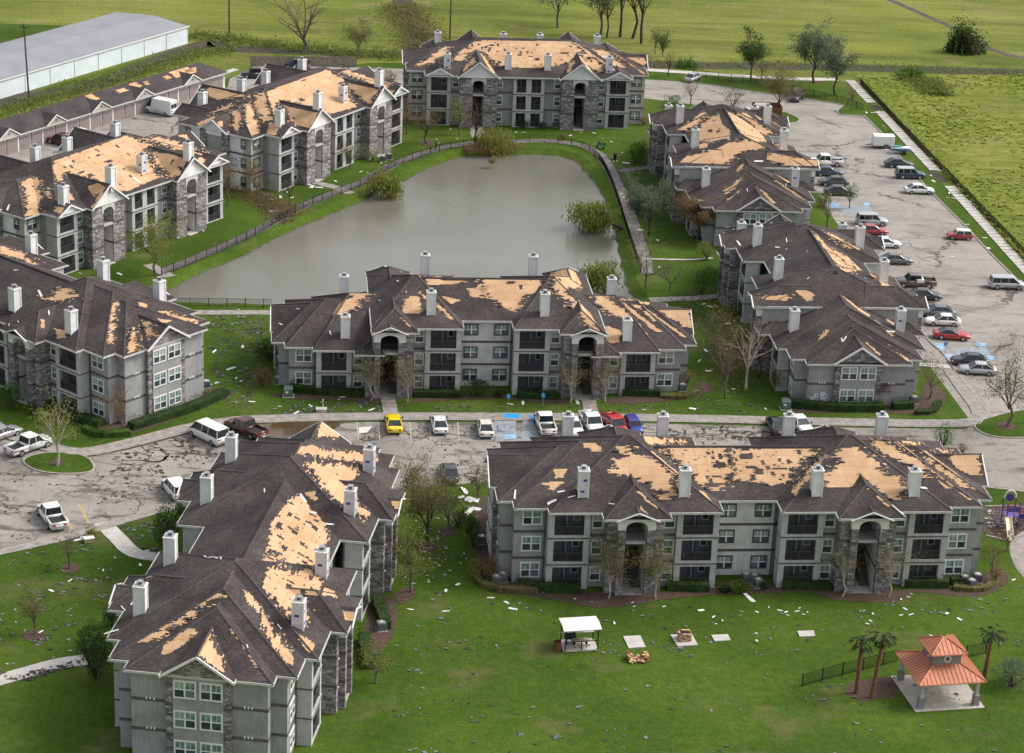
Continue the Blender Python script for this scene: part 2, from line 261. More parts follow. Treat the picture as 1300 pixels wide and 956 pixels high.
# ------------------------------------------------------------------ mesh kit
class MB:
    def __init__(s, T=None): s.v = []; s.f = []; s.m = []; s.uv = None; s.T = T
    def add(s, vs, fs, mi=0):
        o = len(s.v)
        s.v += [s.T(*p) for p in vs] if s.T else [tuple(p) for p in vs]
        s.f += [tuple(i + o for i in f) for f in fs]; s.m += [mi] * len(fs); return s
    def box(s, x0, x1, y0, y1, z0, z1, mi=0, mtop=None):
        s.add([(x0, y0, z0), (x1, y0, z0), (x1, y1, z0), (x0, y1, z0), (x0, y0, z1), (x1, y0, z1), (x1, y1, z1), (x0, y1, z1)],
              [(0, 3, 2, 1), (4, 5, 6, 7), (0, 1, 5, 4), (1, 2, 6, 5), (2, 3, 7, 6), (3, 0, 4, 7)], mi)
        if mtop is not None: s.m[-5] = mtop
        return s
    def poly(s, pts, mi=0): return s.add(pts, [tuple(range(len(pts)))], mi)
    def prism(s, pts, z0, z1, mi=0):
        n = len(pts)
        return s.add([(p[0], p[1], z0) for p in pts] + [(p[0], p[1], z1) for p in pts],
                     [tuple(range(n - 1, -1, -1)), tuple(range(n, 2 * n))] + [(i, (i + 1) % n, n + (i + 1) % n, n + i) for i in range(n)], mi)
    def prism_y(s, pts, y0, y1, mi=0):          # polygon in xz, extruded along y
        n = len(pts)
        return s.add([(p[0], y0, p[1]) for p in pts] + [(p[0], y1, p[1]) for p in pts],
                     [tuple(range(n)), tuple(range(2 * n - 1, n - 1, -1))] + [(i, n + i, n + (i + 1) % n, (i + 1) % n) for i in range(n)], mi)
    def tube(s, p, q, r0, r1=None, n=6, mi=0, cap=True):
        p = Vector(p); q = Vector(q); r1 = r0 if r1 is None else r1
        d = (q - p); d = d.normalized() if d.length > 1e-6 else Vector((0, 0, 1))
        a = d.orthogonal().normalized(); b = d.cross(a); vs = []
        for c, r in ((p, r0), (q, r1)):
            for i in range(n):
                t = 2 * math.pi * i / n; vs.append(tuple(c + (a * math.cos(t) + b * math.sin(t)) * r))
        fs = [(i, (i + 1) % n, n + (i + 1) % n, n + i) for i in range(n)]
        if cap: fs += [tuple(range(n - 1, -1, -1)), tuple(range(n, 2 * n))]
        return s.add(vs, fs, mi)
    def loft(s, rings, mi=0, cap=True, mf=None):
        n = len(rings[0]); vs = [p for r in rings for p in r]; fs = []
        for k in range(len(rings) - 1):
            for i in range(n): fs.append((k * n + i, k * n + (i + 1) % n, (k + 1) * n + (i + 1) % n, (k + 1) * n + i))
        if cap: fs += [tuple(range(n - 1, -1, -1)), tuple(range((len(rings) - 1) * n, len(rings) * n))]
        return s.add(vs, fs, mi)
    def mesh(s, name, mats, smooth=False):
        me = bpy.data.meshes.new(name); me.from_pydata(s.v, [], s.f)
        for x in (mats if isinstance(mats, (list, tuple)) else [mats]): me.materials.append(MATS[x])
        if any(s.m): me.polygons.foreach_set('material_index', s.m)
        if smooth: me.polygons.foreach_set('use_smooth', [True] * len(s.f))
        if s.uv:
            l = me.uv_layers.new(name='UVMap'); k = 0
            fl = [c for uvf in s.uv for p in uvf for c in p]; l.data.foreach_set('uv', fl)
        me.update(); return me
    def build(s, name, mats, parent=None, smooth=False):
        return ob(name, s.mesh(name, mats, smooth), parent)
def ob(name, me, parent=None, loc=None, rz=None):
    o = bpy.data.objects.new(name, me); COL.objects.link(o)
    if parent is not None: o.parent = parent
    if loc is not None: o.location = loc
    if rz is not None: o.rotation_euler = (0, 0, rz)
    return o
def tag(o, label=None, cat=None, group=None, kind=None):
    if label: o['label'] = label
    if cat: o['category'] = cat
    if group: o['group'] = group
    if kind: o['kind'] = kind
    return o
def thing(name, label, cat, loc=(0, 0, 0), rz=0.0, group=None):
    o = bpy.data.objects.new(name, None); COL.objects.link(o); o.empty_display_size = 0.5
    o.location = loc; o.rotation_euler = (0, 0, rz); return tag(o, label, cat, group)
def copy_tree(o, parent=None):
    c = o.copy(); COL.objects.link(c)
    if parent is not None: c.parent = parent
    for ch in list(o.children): copy_tree(ch, c)
    return c
def pxpoly(pts, z=0.0): return [at(a, b, z) for a, b in pts]
def sheet(name, pts, z, mat, kind='structure', holes=()):
    loops = [[Vector((p[0], p[1], z)) for p in pts]] + [[Vector((p[0], p[1], z)) for p in h] for h in holes]
    tri = geometry.tessellate_polygon(loops); vs = [tuple(v) for l in loops for v in l]
    mb = MB(); fs = []
    for t in tri:
        a, b, c = (Vector(vs[i]) for i in t)
        fs.append(tuple(t) if (b - a).cross(c - a).z > 0 else tuple(reversed(t)))
    mb.add(vs, fs); return tag(mb.build(name, mat), kind=kind)
def strip_pts(path, w0, w1):
    """offsets of a polyline to both sides -> list of (left,right)"""
    out = []
    for i, p in enumerate(path):
        a = path[max(i - 1, 0)]; b = path[min(i + 1, len(path) - 1)]
        d = Vector((b[0] - a[0], b[1] - a[1])).normalized(); n = Vector((-d.y, d.x))
        out.append(((p[0] + n.x * w0, p[1] + n.y * w0), (p[0] + n.x * w1, p[1] + n.y * w1)))
    return out
def ribbon(name, path, w0, w1, z, mat, h=0.0, kind='structure', parent=None):
    s = strip_pts(path, w0, w1); mb = MB()
    for i in range(len(s) - 1):
        q = [s[i][0], s[i + 1][0], s[i + 1][1], s[i][1]]
        ar = sum(q[k][0] * q[(k + 1) % 4][1] - q[(k + 1) % 4][0] * q[k][1] for k in range(4))
        if ar < 0: q.reverse()
        if h: mb.prism(q, z, z + h)
        else: mb.poly([(a[0], a[1], z) for a in q])
    return tag(mb.build(name, mat, parent), kind=kind)
def smooth_path(pts, n=5, closed=False):
    out = []; m_ = len(pts)
    for i in range(m_ if closed else m_ - 1):
        g = lambda k: pts[k % m_] if closed else pts[min(max(k, 0), m_ - 1)]
        p0, p1, p2, p3 = g(i - 1), g(i), g(i + 1), g(i + 2)
        for k in range(n):
            t = k / n
            out.append(tuple(0.5 * ((2 * p1[j]) + (-p0[j] + p2[j]) * t + (2 * p0[j] - 5 * p1[j] + 4 * p2[j] - p3[j]) * t * t + (-p0[j] + 3 * p1[j] - 3 * p2[j] + p3[j]) * t ** 3) for j in (0, 1)))
    if not closed: out.append(tuple(pts[-1][:2]))
    return out
# ------------------------------------------------------------------ ground, water, roads
pond_px = [(216, 384), (217, 367), (254, 347), (300, 328), (330, 314), (352, 301), (392, 284), (440, 263), (466, 252), (506, 232), (536, 217), (572, 203), (600, 199), (650, 197), (700, 197), (728, 204), (746, 221), (762, 241), (771, 262), (778, 285), (785, 311), (790, 338), (797, 366), (800, 384), (700, 392), (560, 394), (420, 390), (300, 387)]
pond = smooth_path([tuple(p)[:2] for p in pxpoly(pond_px, -0.7)], 4, True)
_rng = random.Random(3)
pond = [(x + _rng.uniform(-.3, .3), y + _rng.uniform(-.3, .3)) for x, y in pond]
def offset_loop(loop, d):
    out = []; n = len(loop)
    for i in range(n):
        a = Vector(loop[i - 1]); b = Vector(loop[(i + 1) % n]); t = (b - a).normalized(); out.append((loop[i][0] + t.y * d, loop[i][1] - t.x * d))
    return out
area = sum(pond[i][0] * pond[(i + 1) % len(pond)][1] - pond[(i + 1) % len(pond)][0] * pond[i][1] for i in range(len(pond)))
sg = 1 if area > 0 else -1
rim = offset_loop(pond, 1.5 * sg); inner = offset_loop(pond, -1.0 * sg)
sheet('ground', [(-2500, -200), (2500, -200), (2500, 5000), (-2500, 5000)], 0.0, 'field', holes=[rim])
lawn_px = [(-260, 1080), (-420, 260), (0, 208), (160, 150), (292, 98), (470, 80), (600, 80), (822, 90), (950, 98), (1062, 103), (1083, 106), (1312, 362), (1420, 480), (1560, 1080)]
sheet('lawn', [tuple(p)[:2] for p in pxpoly(lawn_px)], 0.02, 'lawn', holes=[rim])
mb = MB(); n = len(pond)
for i in range(n):
    j = (i + 1) % n
    a, b, c, d = rim[i], rim[j], pond[j], pond[i]; e, f = inner[j], inner[i]
    mb.add([(*a, 0.02), (*b, 0.02), (*c, -0.62), (*d, -0.62)], [(0, 1, 2, 3)] if sg < 0 else [(3, 2, 1, 0)], 0)
    mb.add([(*d, -0.62), (*c, -0.62), (*e, -1.0), (*f, -1.0)], [(0, 1, 2, 3)] if sg < 0 else [(3, 2, 1, 0)], 1)
tag(mb.build('bank', ['lawn', 'mud']), kind='structure')
sheet('water', offset_loop(pond, 0.35 * sg), -0.7, 'water')
rough_px = [(1086, 96), (1312, 348), (1460, 500), (1640, 360), (1420, 92)]
sheet('meadow', [tuple(p)[:2] for p in pxpoly(rough_px)], 0.012, 'rough')
# roads and parking lots
road_px = [(-60, 512), (0, 556), (31, 566), (66, 577), (105, 582), (160, 572), (240, 551), (290, 543), (330, 540), (480, 536), (820, 538), (1050, 543), (1224, 545), (1262, 532), (1330, 500), (1420, 540), (1420, 640), (1249, 619), (1000, 618), (620, 612), (505, 622), (420, 640), (230, 643), (140, 666), (84, 678), (0, 700), (-120, 742)]
sheet('road', [tuple(p)[:2] for p in pxpoly(road_px)], 0.04, 'road')
lot_px = [(1230, 532), (1190, 478), (1160, 440), (1120, 370), (1060, 280), (1010, 200), (985, 165), (930, 140), (880, 133), (820, 125), (700, 122), (500, 110), (500, 88), (620, 86), (822, 101), (868, 104), (920, 111), (970, 119), (1020, 125), (1071, 134), (1064, 141), (1066, 146), (1097, 147), (1122, 172), (1132, 188), (1150, 208), (1178, 240), (1226, 288), (1262, 327), (1300, 364), (1380, 440), (1380, 520), (1262, 534)]
sheet('parking_lot', [tuple(p)[:2] for p in pxpoly(lot_px)], 0.032, 'lot')
glot_px = [(-200, 262), (0, 199), (150, 153), (289, 111), (292, 100), (330, 84), (400, 84), (520, 88), (500, 100), (440, 106), (360, 118), (250, 170), (120, 230), (-40, 300)]
sheet('garage_driveway', [tuple(p)[:2] for p in pxpoly(glot_px)], 0.036, 'lot')
def pxribbon(name, pts, w, mat, z=0.06, h=0.0, sm=4, kind='structure'):
    p = [tuple(q)[:2] for q in pxpoly(pts)]; p = smooth_path(p, sm) if sm > 1 else p
    return ribbon(name, p, -w / 2, w / 2, z, mat, h, kind)
north_kerb = [(-60, 508), (0, 552), (31, 562), (66, 573), (105, 578), (160, 568), (240, 547), (290, 539), (330, 536), (480, 532), (820, 534), (1050, 539), (1224, 541), (1248, 533), (1256, 526)]
pxribbon('kerb', north_kerb, 0.18, 'kerb', 0.0, 0.15, 3)
pxribbon('pavement', [(-60, 503), (0, 546.5), (31, 557.5), (66, 569.5), (105, 575), (160, 564.5), (240, 544), (290, 536), (330, 533), (480, 529.5), (820, 531.2), (1050, 536.2), (1215, 538.3), (1243, 531), (1243, 519), (1229, 500), (1208, 470)], 2.3, 'walk', 0.07, 0.05, 3)
pxribbon('kerb', [(1256, 526), (1232, 496), (1212, 470), (1196, 448), (1180, 434), (1150, 398)], 0.18, 'kerb', 0.0, 0.15, 3)
pxribbon('kerb', [(868, 104), (920, 111), (970, 119), (1020, 125), (1071, 134), (1061, 141), (1066, 146), (1097, 147), (1122, 172), (1132, 188), (1150, 208), (1178, 240), (1226, 288), (1262, 327), (1300, 364), (1380, 440)], 0.18, 'kerb', 0.0, 0.15, 1)
pxribbon('kerb', [(230, 643), (140, 667), (84, 679), (0, 701), (-120, 743)], 0.18, 'kerb', 0.0, 0.12, 2)
pxribbon('pavement', [(255, 637), (190, 652), (132, 669), (84, 683), (-20, 706)], 1.3, 'walk', 0.065, 0.03, 2)
pxribbon('kerb', [(1380, 633), (1249, 619), (1000, 618)], 0.18, 'kerb', 0.0, 0.12, 1)
pxribbon('path', [(130, 664), (150, 684), (172, 703), (215, 709)], 1.9, 'slab_white', 0.07)
pxribbon('path', [(-30, 872), (30, 855), (75, 843), (110, 838)], 2.0, 'slab_white', 0.06)
pxribbon('path', [(1330, 668), (1305, 680), (1293, 697), (1303, 725), (1330, 750)], 1.9, 'walk', 0.06)
pxribbon('path', [(489, 498), (494, 512), (496, 526)], 1.75, 'walk', 0.08, 0, 1)
pxribbon('path', [(744, 495), (748, 512), (751, 527)], 1.75, 'walk', 0.08, 0, 1)
pxribbon('path', [(1166, 463), (1206, 466)], 1.3, 'slab_white', 0.08, 0, 1)
pond_path = [(238, 397), (330, 397), (430, 400)]
pxribbon('path', pond_path, 1.6, 'walk', 0.06, 0, 1)
pxribbon('path', [(205, 345), (240, 332), (290, 310), (330, 291), (378, 265), (420, 247), (462, 230), (500, 209), (532, 197), (562, 188), (585, 184), (610, 181), (650, 180), (690, 179), (722, 182), (744, 187), (762, 198), (774, 215), (786, 240), (797, 265), (806, 292), (816, 322), (822, 348)], 1.9, 'walk_dirty', 0.06)
pxribbon('path', [(400, 232), (425, 238), (446, 246)], 1.7, 'walk', 0.075, 0, 1); pxribbon('path', [(188, 336), (206, 346), (216, 352)], 1.7, 'walk', 0.075, 0, 1)
pxribbon('path', [(840, 212), (812, 214), (786, 218)], 1.6, 'walk_dirty', 0.075, 0, 1); pxribbon('path', [(825, 381), (880, 379), (915, 376)], 1.7, 'walk', 0.06, 0, 1)
pxribbon('path', [(605, 163), (607, 175)], 2.2, 'walk', 0.075, 0, 1); pxribbon('path', [(238, 216), (205, 205)], 1.4, 'walk', 0.07, 0, 1)
pxribbon('gravel_edge', [(818, 329), (850, 330), (880, 330), (905, 328)], 0.5, 'slab_white', 0.05, 0.05)
pxribbon('path', [(300, 88), (270, 98)], 1.4, 'slab_white', 0.06, 0, 1)
pxribbon('canal_walk', [(822, 89), (900, 94), (990, 100), (1063, 101)], 2.0, 'slab_white', 0.06, 0, 2)
def leaf_patch(name, pts, mat, z):
    sheet(name, smooth_path([tuple(p)[:2] for p in pxpoly(pts)], 4, True), z, mat)
for pts in ([(655, 752), (660, 742), (755, 752), (850, 752), (915, 745), (925, 752), (880, 758), (840, 762), (770, 772), (720, 765)], [(915, 752), (925, 738), (990, 738), (1000, 748), (1200, 748), (1262, 722), (1280, 738), (1240, 758), (1160, 752), (1140, 764), (1060, 762), (1030, 752), (950, 754)],
            [(615, 740), (640, 720), (665, 745), (640, 755)], [(345, 500), (460, 503), (480, 512), (430, 508), (370, 507)], [(505, 512), (560, 503), (600, 503), (700, 505), (725, 512), (700, 513), (640, 507), (560, 509)], [(765, 510), (800, 502), (870, 500), (890, 485), (905, 495), (870, 507), (790, 513)],
            [(995, 515), (1010, 505), (1120, 512), (1165, 512), (1175, 485), (1200, 500), (1185, 527), (1120, 524), (1010, 524)], [(60, 528), (120, 545), (170, 550), (290, 505), (290, 495), (265, 495), (170, 535), (80, 515)], [(470, 770), (500, 760), (500, 805), (478, 830), (462, 825)],
            [(500, 755), (520, 745), (528, 755), (510, 768)], [(610, 632), (640, 650), (625, 720), (600, 690)]):
    leaf_patch('mulch_bed', pts, 'mulch', 0.05)
for x, y, rr in ((73, 588, .9), (543, 694, 1.1), (570, 675, 1.1), (43, 807, 1.0), (88, 722, 1.0), (1278, 542, 1.1), (541, 182, 1.3), (368, 262, 1.2), (1035, 103, 1.6), (1083, 300, .5)):
    c = at(x, y); sheet('mulch_bed', [(c.x + rr * math.cos(t / 12 * math.tau) * random.uniform(.85, 1.15), c.y + 1.2 * rr * math.sin(t / 12 * math.tau)) for t in range(12)], 0.05 if y != 588 and y != 542 else 0.16, 'mulch')
# kerbed islands in the parking areas
def island(name, pts, sm=5):
    p = [tuple(q)[:2] for q in pxpoly(pts)]; p = smooth_path(p, sm, True)
    a = sum(p[i][0] * p[(i + 1) % len(p)][1] - p[(i + 1) % len(p)][0] * p[i][1] for i in range(len(p))); s_ = 1 if a > 0 else -1
    mb = MB(); o2 = offset_loop(p, 0.18 * s_); q = len(p)
    for i in range(q):
        j = (i + 1) % q; qd = [p[i], p[j], o2[j], o2[i]]
        if s_ > 0: qd.reverse()
        mb.prism(qd, 0.0, 0.17)
    k = tag(mb.build('island_kerb', 'kerb'), kind='structure')
    sheet(name, p, 0.14, 'lawn')
island('traffic_island', [(31, 587), (44, 579), (72, 576), (105, 580), (118, 592), (112, 600), (80, 602), (48, 598)])
island('traffic_island', [(1238, 541), (1262, 530), (1300, 522), (1350, 518), (1360, 548), (1300, 556), (1258, 554)])
island('traffic_island', [(978, 166), (990, 144), (1008, 148), (1014, 154), (1000, 158)])
# painted bays
def pq(name, pts, mat, z): sheet(name, [tuple(p)[:2] for p in pxpoly(pts)], z, mat)
pq('painted_bay', [(622, 534), (655, 533), (655, 556), (625, 562)], 'blue_worn', 0.05); pq('painted_bay', [(664, 533), (676, 533), (690, 566), (660, 572)], 'blue_worn', 0.05)
pq('painted_pad', [(640, 526), (659, 526.5), (659.5, 533), (640, 532.5)], 'blue_bright', 0.13); pq('painted_pad', [(672, 528), (682, 528), (683, 534), (673, 534)], 'blue_bright', 0.13)
pq('painted_pad', [(640, 552), (655, 551), (656, 557), (641, 558)], 'blue_paint', 0.06)
pq('painted_pad', [(1186, 436), (1197, 436), (1201, 445), (1190, 445)], 'blue_paint', 0.05); pq('painted_pad', [(1197, 450), (1211, 450), (1211, 455), (1198, 455)], 'blue_paint', 0.05)
pq('painted_pad', [(1237, 435), (1252, 436), (1252, 440), (1240, 440)], 'blue_paint', 0.05); pq('painted_pad', [(1245, 452), (1262, 452), (1262, 457), (1247, 457)], 'blue_paint', 0.05)
pq('painted_pad', [(1051, 258), (1064, 257), (1066, 264), (1053, 265)], 'blue_paint', 0.05); pq('painted_pad', [(1096, 258), (1104, 257), (1104, 261), (1097, 261)], 'blue_paint', 0.05); pq('painted_pad', [(1104, 271), (1115, 270), (1114, 274), (1105, 274)], 'blue_paint', 0.05)
pq('painted_bay', [(1206, 442), (1252, 441), (1258, 452), (1212, 452)], 'blue_worn', 0.046); pq('painted_bay', [(1066, 263), (1104, 261), (1108, 270), (1070, 272)], 'blue_worn', 0.046)
def line(a, b, w=0.13, mat='line_white'):
    p = [tuple(at(*a))[:2], tuple(at(*b))[:2]]; ribbon('painted_line', p, -w / 2, w / 2, 0.056, mat)
for a, b in (((1010, 173), (1036, 173)), ((1020, 187), (1046, 187)), ((1028, 199), (1052, 199)), ((1078, 238), (1103, 239)), ((1108, 239), (1150, 240)), ((1086, 190), (1112, 191)), ((1096, 203), (1122, 204)), ((1112, 222), (1138, 223)), ((1122, 236), (1146, 237)), ((1150, 265), (1180, 266)), ((1162, 281), (1192, 282)), ((1174, 299), (1204, 300)),
             ((1188, 318), (1220, 319)), ((1134, 327), (1156, 327)), ((1200, 337), (1232, 338)), ((1214, 357), (1246, 358)), ((1226, 375), (1262, 376)), ((1240, 398), (1276, 399)), ((1150, 342), (1180, 343)), ((1166, 376), (1196, 377)), ((1205, 436), (1236, 437)), ((1088, 261), (1120, 262)), ((1206, 441), (1206, 441.5))):
    line(a, b)
for x in (453, 480, 520, 545, 581, 606): line((x, 536.5), (x + 2, 559), 0.11)
line((100, 641), (112, 664), 0.2, 'line_yellow'); line((85, 660), (92, 672), 0.2, 'line_yellow')
leaf_patch('puddle', [(332, 545), (345, 537), (400, 533), (432, 538), (418, 548), (380, 558), (340, 560)], 'puddle', 0.055)
# rivulets of washed-in soil and shingle grit over the paving
_sr = random.Random(17)
def rivulets(seeds, mat, z=0.05):
    mb = MB()
    def walk(p, a, n_, w):
        pts = []
        for k in range(n_):
            pts.append((p, w * _sr.uniform(.5, 1.3) * (1 - k / (n_ + 1)))); a += _sr.gauss(0, .5); p = p + Vector((math.cos(a), math.sin(a))) * _sr.uniform(.3, .7)
            if n_ > 8 and _sr.random() < .09: walk(p, a + _sr.choice((-1, 1)) * _sr.uniform(.5, 1.2), n_ // 2, w * .7)
        L_, R_ = [], []
        for k, (q, ww) in enumerate(pts):
            b_ = pts[min(k + 1, len(pts) - 1)][0] - pts[max(k - 1, 0)][0]
            b_ = b_.normalized() if b_.length > 1e-6 else Vector((1, 0)); n2 = Vector((-b_.y, b_.x)) * ww; L_.append(q + n2); R_.append(q - n2)
        for k in range(len(pts) - 1): mb.add([(*R_[k], z), (*R_[k + 1], z), (*L_[k + 1], z), (*L_[k], z)], [(0, 1, 2, 3)])
    for x, y, c, l, wd in seeds:
        for _ in range(max(1, int(c * .65))):
            p = at(x + _sr.gauss(0, 10), y + _sr.gauss(0, 3)); walk(Vector((p.x, p.y)), _sr.uniform(0, math.tau), int(l * _sr.uniform(.5, 1.4)), wd * _sr.uniform(.3, .95))
    tag(mb.build('mud_streaks', mat), 'dark streaks of washed-in soil on the paving', 'mud', kind='stuff')
rivulets([(190, 575, 7, 16, .22), (165, 590, 5, 14, .16), (215, 568, 8, 14, .26), (240, 560, 6, 10, .24), (130, 612, 4, 14, .12), (60, 600, 4, 16, .13), (20, 595, 3, 12, .1), (180, 630, 6, 10, .13), (205, 620, 6, 10, .15), (60, 640, 3, 10, .08), (300, 556, 5, 10, .2)], 'mud')
rivulets([(440, 545, 6, 14, .2), (470, 555, 6, 14, .16), (510, 549, 8, 12, .2), (525, 560, 4, 12, .12), (560, 549, 5, 12, .16), (592, 549, 5, 10, .16), (602, 560, 3, 12, .11), (440, 568, 5, 12, .12), (545, 597, 4, 10, .14), (605, 596, 5, 10, .18), (585, 602, 4, 8, .16), (640, 546, 5, 8, .1), (715, 549, 6, 8, .15), (770, 548, 5, 8, .14)], 'mud')
rivulets([(840, 549, 7, 12, .22), (880, 548, 8, 12, .22), (920, 550, 8, 12, .24), (960, 548, 7, 12, .2), (1035, 547, 6, 10, .18), (1090, 549, 4, 10, .1), (1140, 552, 3, 12, .08)], 'mud')
rivulets([(1060, 170, 3, 14, .1), (1090, 200, 3, 14, .1), (1120, 260, 3, 16, .09), (1180, 330, 4, 16, .1), (1165, 312, 2, 12, .14), (1230, 420, 3, 16, .09), (1190, 350, 3, 10, .1)], 'scrap_grey')
# canal and its banks beyond the complex
pxribbon('ditch', [(-300, 210), (0, 130), (120, 108), (255, 58), (300, 62), (460, 68), (640, 74), (830, 82), (960, 84), (1080, 86), (1300, 92), (1500, 97)], 5.0, 'ditch', 0.03)
pxribbon('ditch', [(500, -20), (515, 10), (532, 44), (545, 72)], 4.0, 'ditch', 0.028)
pxribbon('ditch', [(1400, 84), (1280, 70), (1220, 40), (1130, 0), (1080, -20)], 1.6, 'mud', 0.028)
# slabs of the long pavement along the meadow, each laid on its own
walk_line = [tuple(p)[:2] for p in pxpoly([(1080, 104), (1108, 133), (1137, 164), (1182, 212), (1224, 257), (1262, 299), (1300, 341), (1350, 396)])]
acc = 0; slabs = MB(); slabs.box(-0.85, 0.85, -0.62, 0.62, 0.0, 0.1); slab_me = slabs.mesh('slab', 'slab_white')
long_walk = thing('sidewalk', None, None); tag(long_walk, kind='structure')
def along(path, step):
    out = []; rest = 0.0
    for i in range(len(path) - 1):
        a = Vector(path[i]); b = Vector(path[i + 1]); L = (b - a).length; t = rest
        while t < L: out.append((a + (b - a) * (t / L), math.atan2(b.y - a.y, b.x - a.x))); t += step
        rest = t - L
    return out
gaps = [tuple(at(1108, 137))[:2], tuple(at(1190, 224))[:2], tuple(at(1198, 231))[:2]]
for p, an in along(walk_line, 1.42):
    gp = min((Vector(g) - p).length for g in gaps)
    if gp < 2.4: continue
    o = ob('slab', slab_me, long_walk, (p.x, p.y, 0.03 + random.uniform(-.012, .02)), an + math.pi / 2 + random.uniform(-.015, .015)); o.rotation_euler.x = random.uniform(-.015, .015)
pq('washout', [(1177, 214), (1192, 220), (1205, 231), (1196, 232), (1186, 226)], 'ditch', 0.034); pq('washout', [(1104, 134), (1114, 133), (1120, 140), (1110, 140)], 'ditch', 0.034)

# ------------------------------------------------------------------ apartment buildings
ROOF = []            # (building index, roof object, world polygon) of every roof plane
H1 = 2.93
_meshes = {}
def window_mesh(kind):
    """frame with mullions; panes are children. x along the wall, -y outward, z up, origin at the centre"""
    if kind in _meshes: return _meshes[kind]
    w, h, dbl, fm = {'double': (2.0, 1.72, True, 'trim_white'), 'single': (1.16, 1.66, False, 'trim_white'), 'plain': (1.72, 1.5, True, 'trim_dark'), 'plain_single': (0.95, 1.5, False, 'trim_dark')}[kind]
    t = 0.13; mb = MB(); x = w / 2; z = h / 2
    mb.box(-x, x, -.09, .0, -z, -z + t); mb.box(-x, x, -.09, .0, z - t, z); mb.box(-x, -x + t, -.088, .0, -z + t, z - t); mb.box(x - t, x, -.088, .0, -z + t, z - t)
    inner = 1
    if dbl: mb.box(-.07, .07, -.086, .0, -z + t, z - t, inner)
    cols = [(-x + t, -.07), (.07, x - t)] if dbl else [(-x + t, x - t)]
    panes = []
    for a, b in cols:
        mb.box(a, b, -.07, .0, -.045, .045, inner); c = (a + b) / 2
        mb.box(c - .018, c + .018, -.05, 0, .045, z - t, inner)
        for up, (z0, z1) in enumerate(((-z + t, -.045), (.045, z - t))):
            p = MB().box(a, b, -.03, .01, z0, z1); panes.append(p.mesh('pane', 'pane_upper' if up else 'pane_lower'))
    allp = MB()
    _meshes[kind] = (mb.mesh('window', [fm, 'trim_white']), panes); return _meshes[kind]
def window(parent, kind, u, v, z, rz, lowpane=True):
    fm, panes = window_mesh(kind); o = ob('window', fm, parent, (u, v, z), rz)
    for p in panes: ob('pane', p, o)
    return o
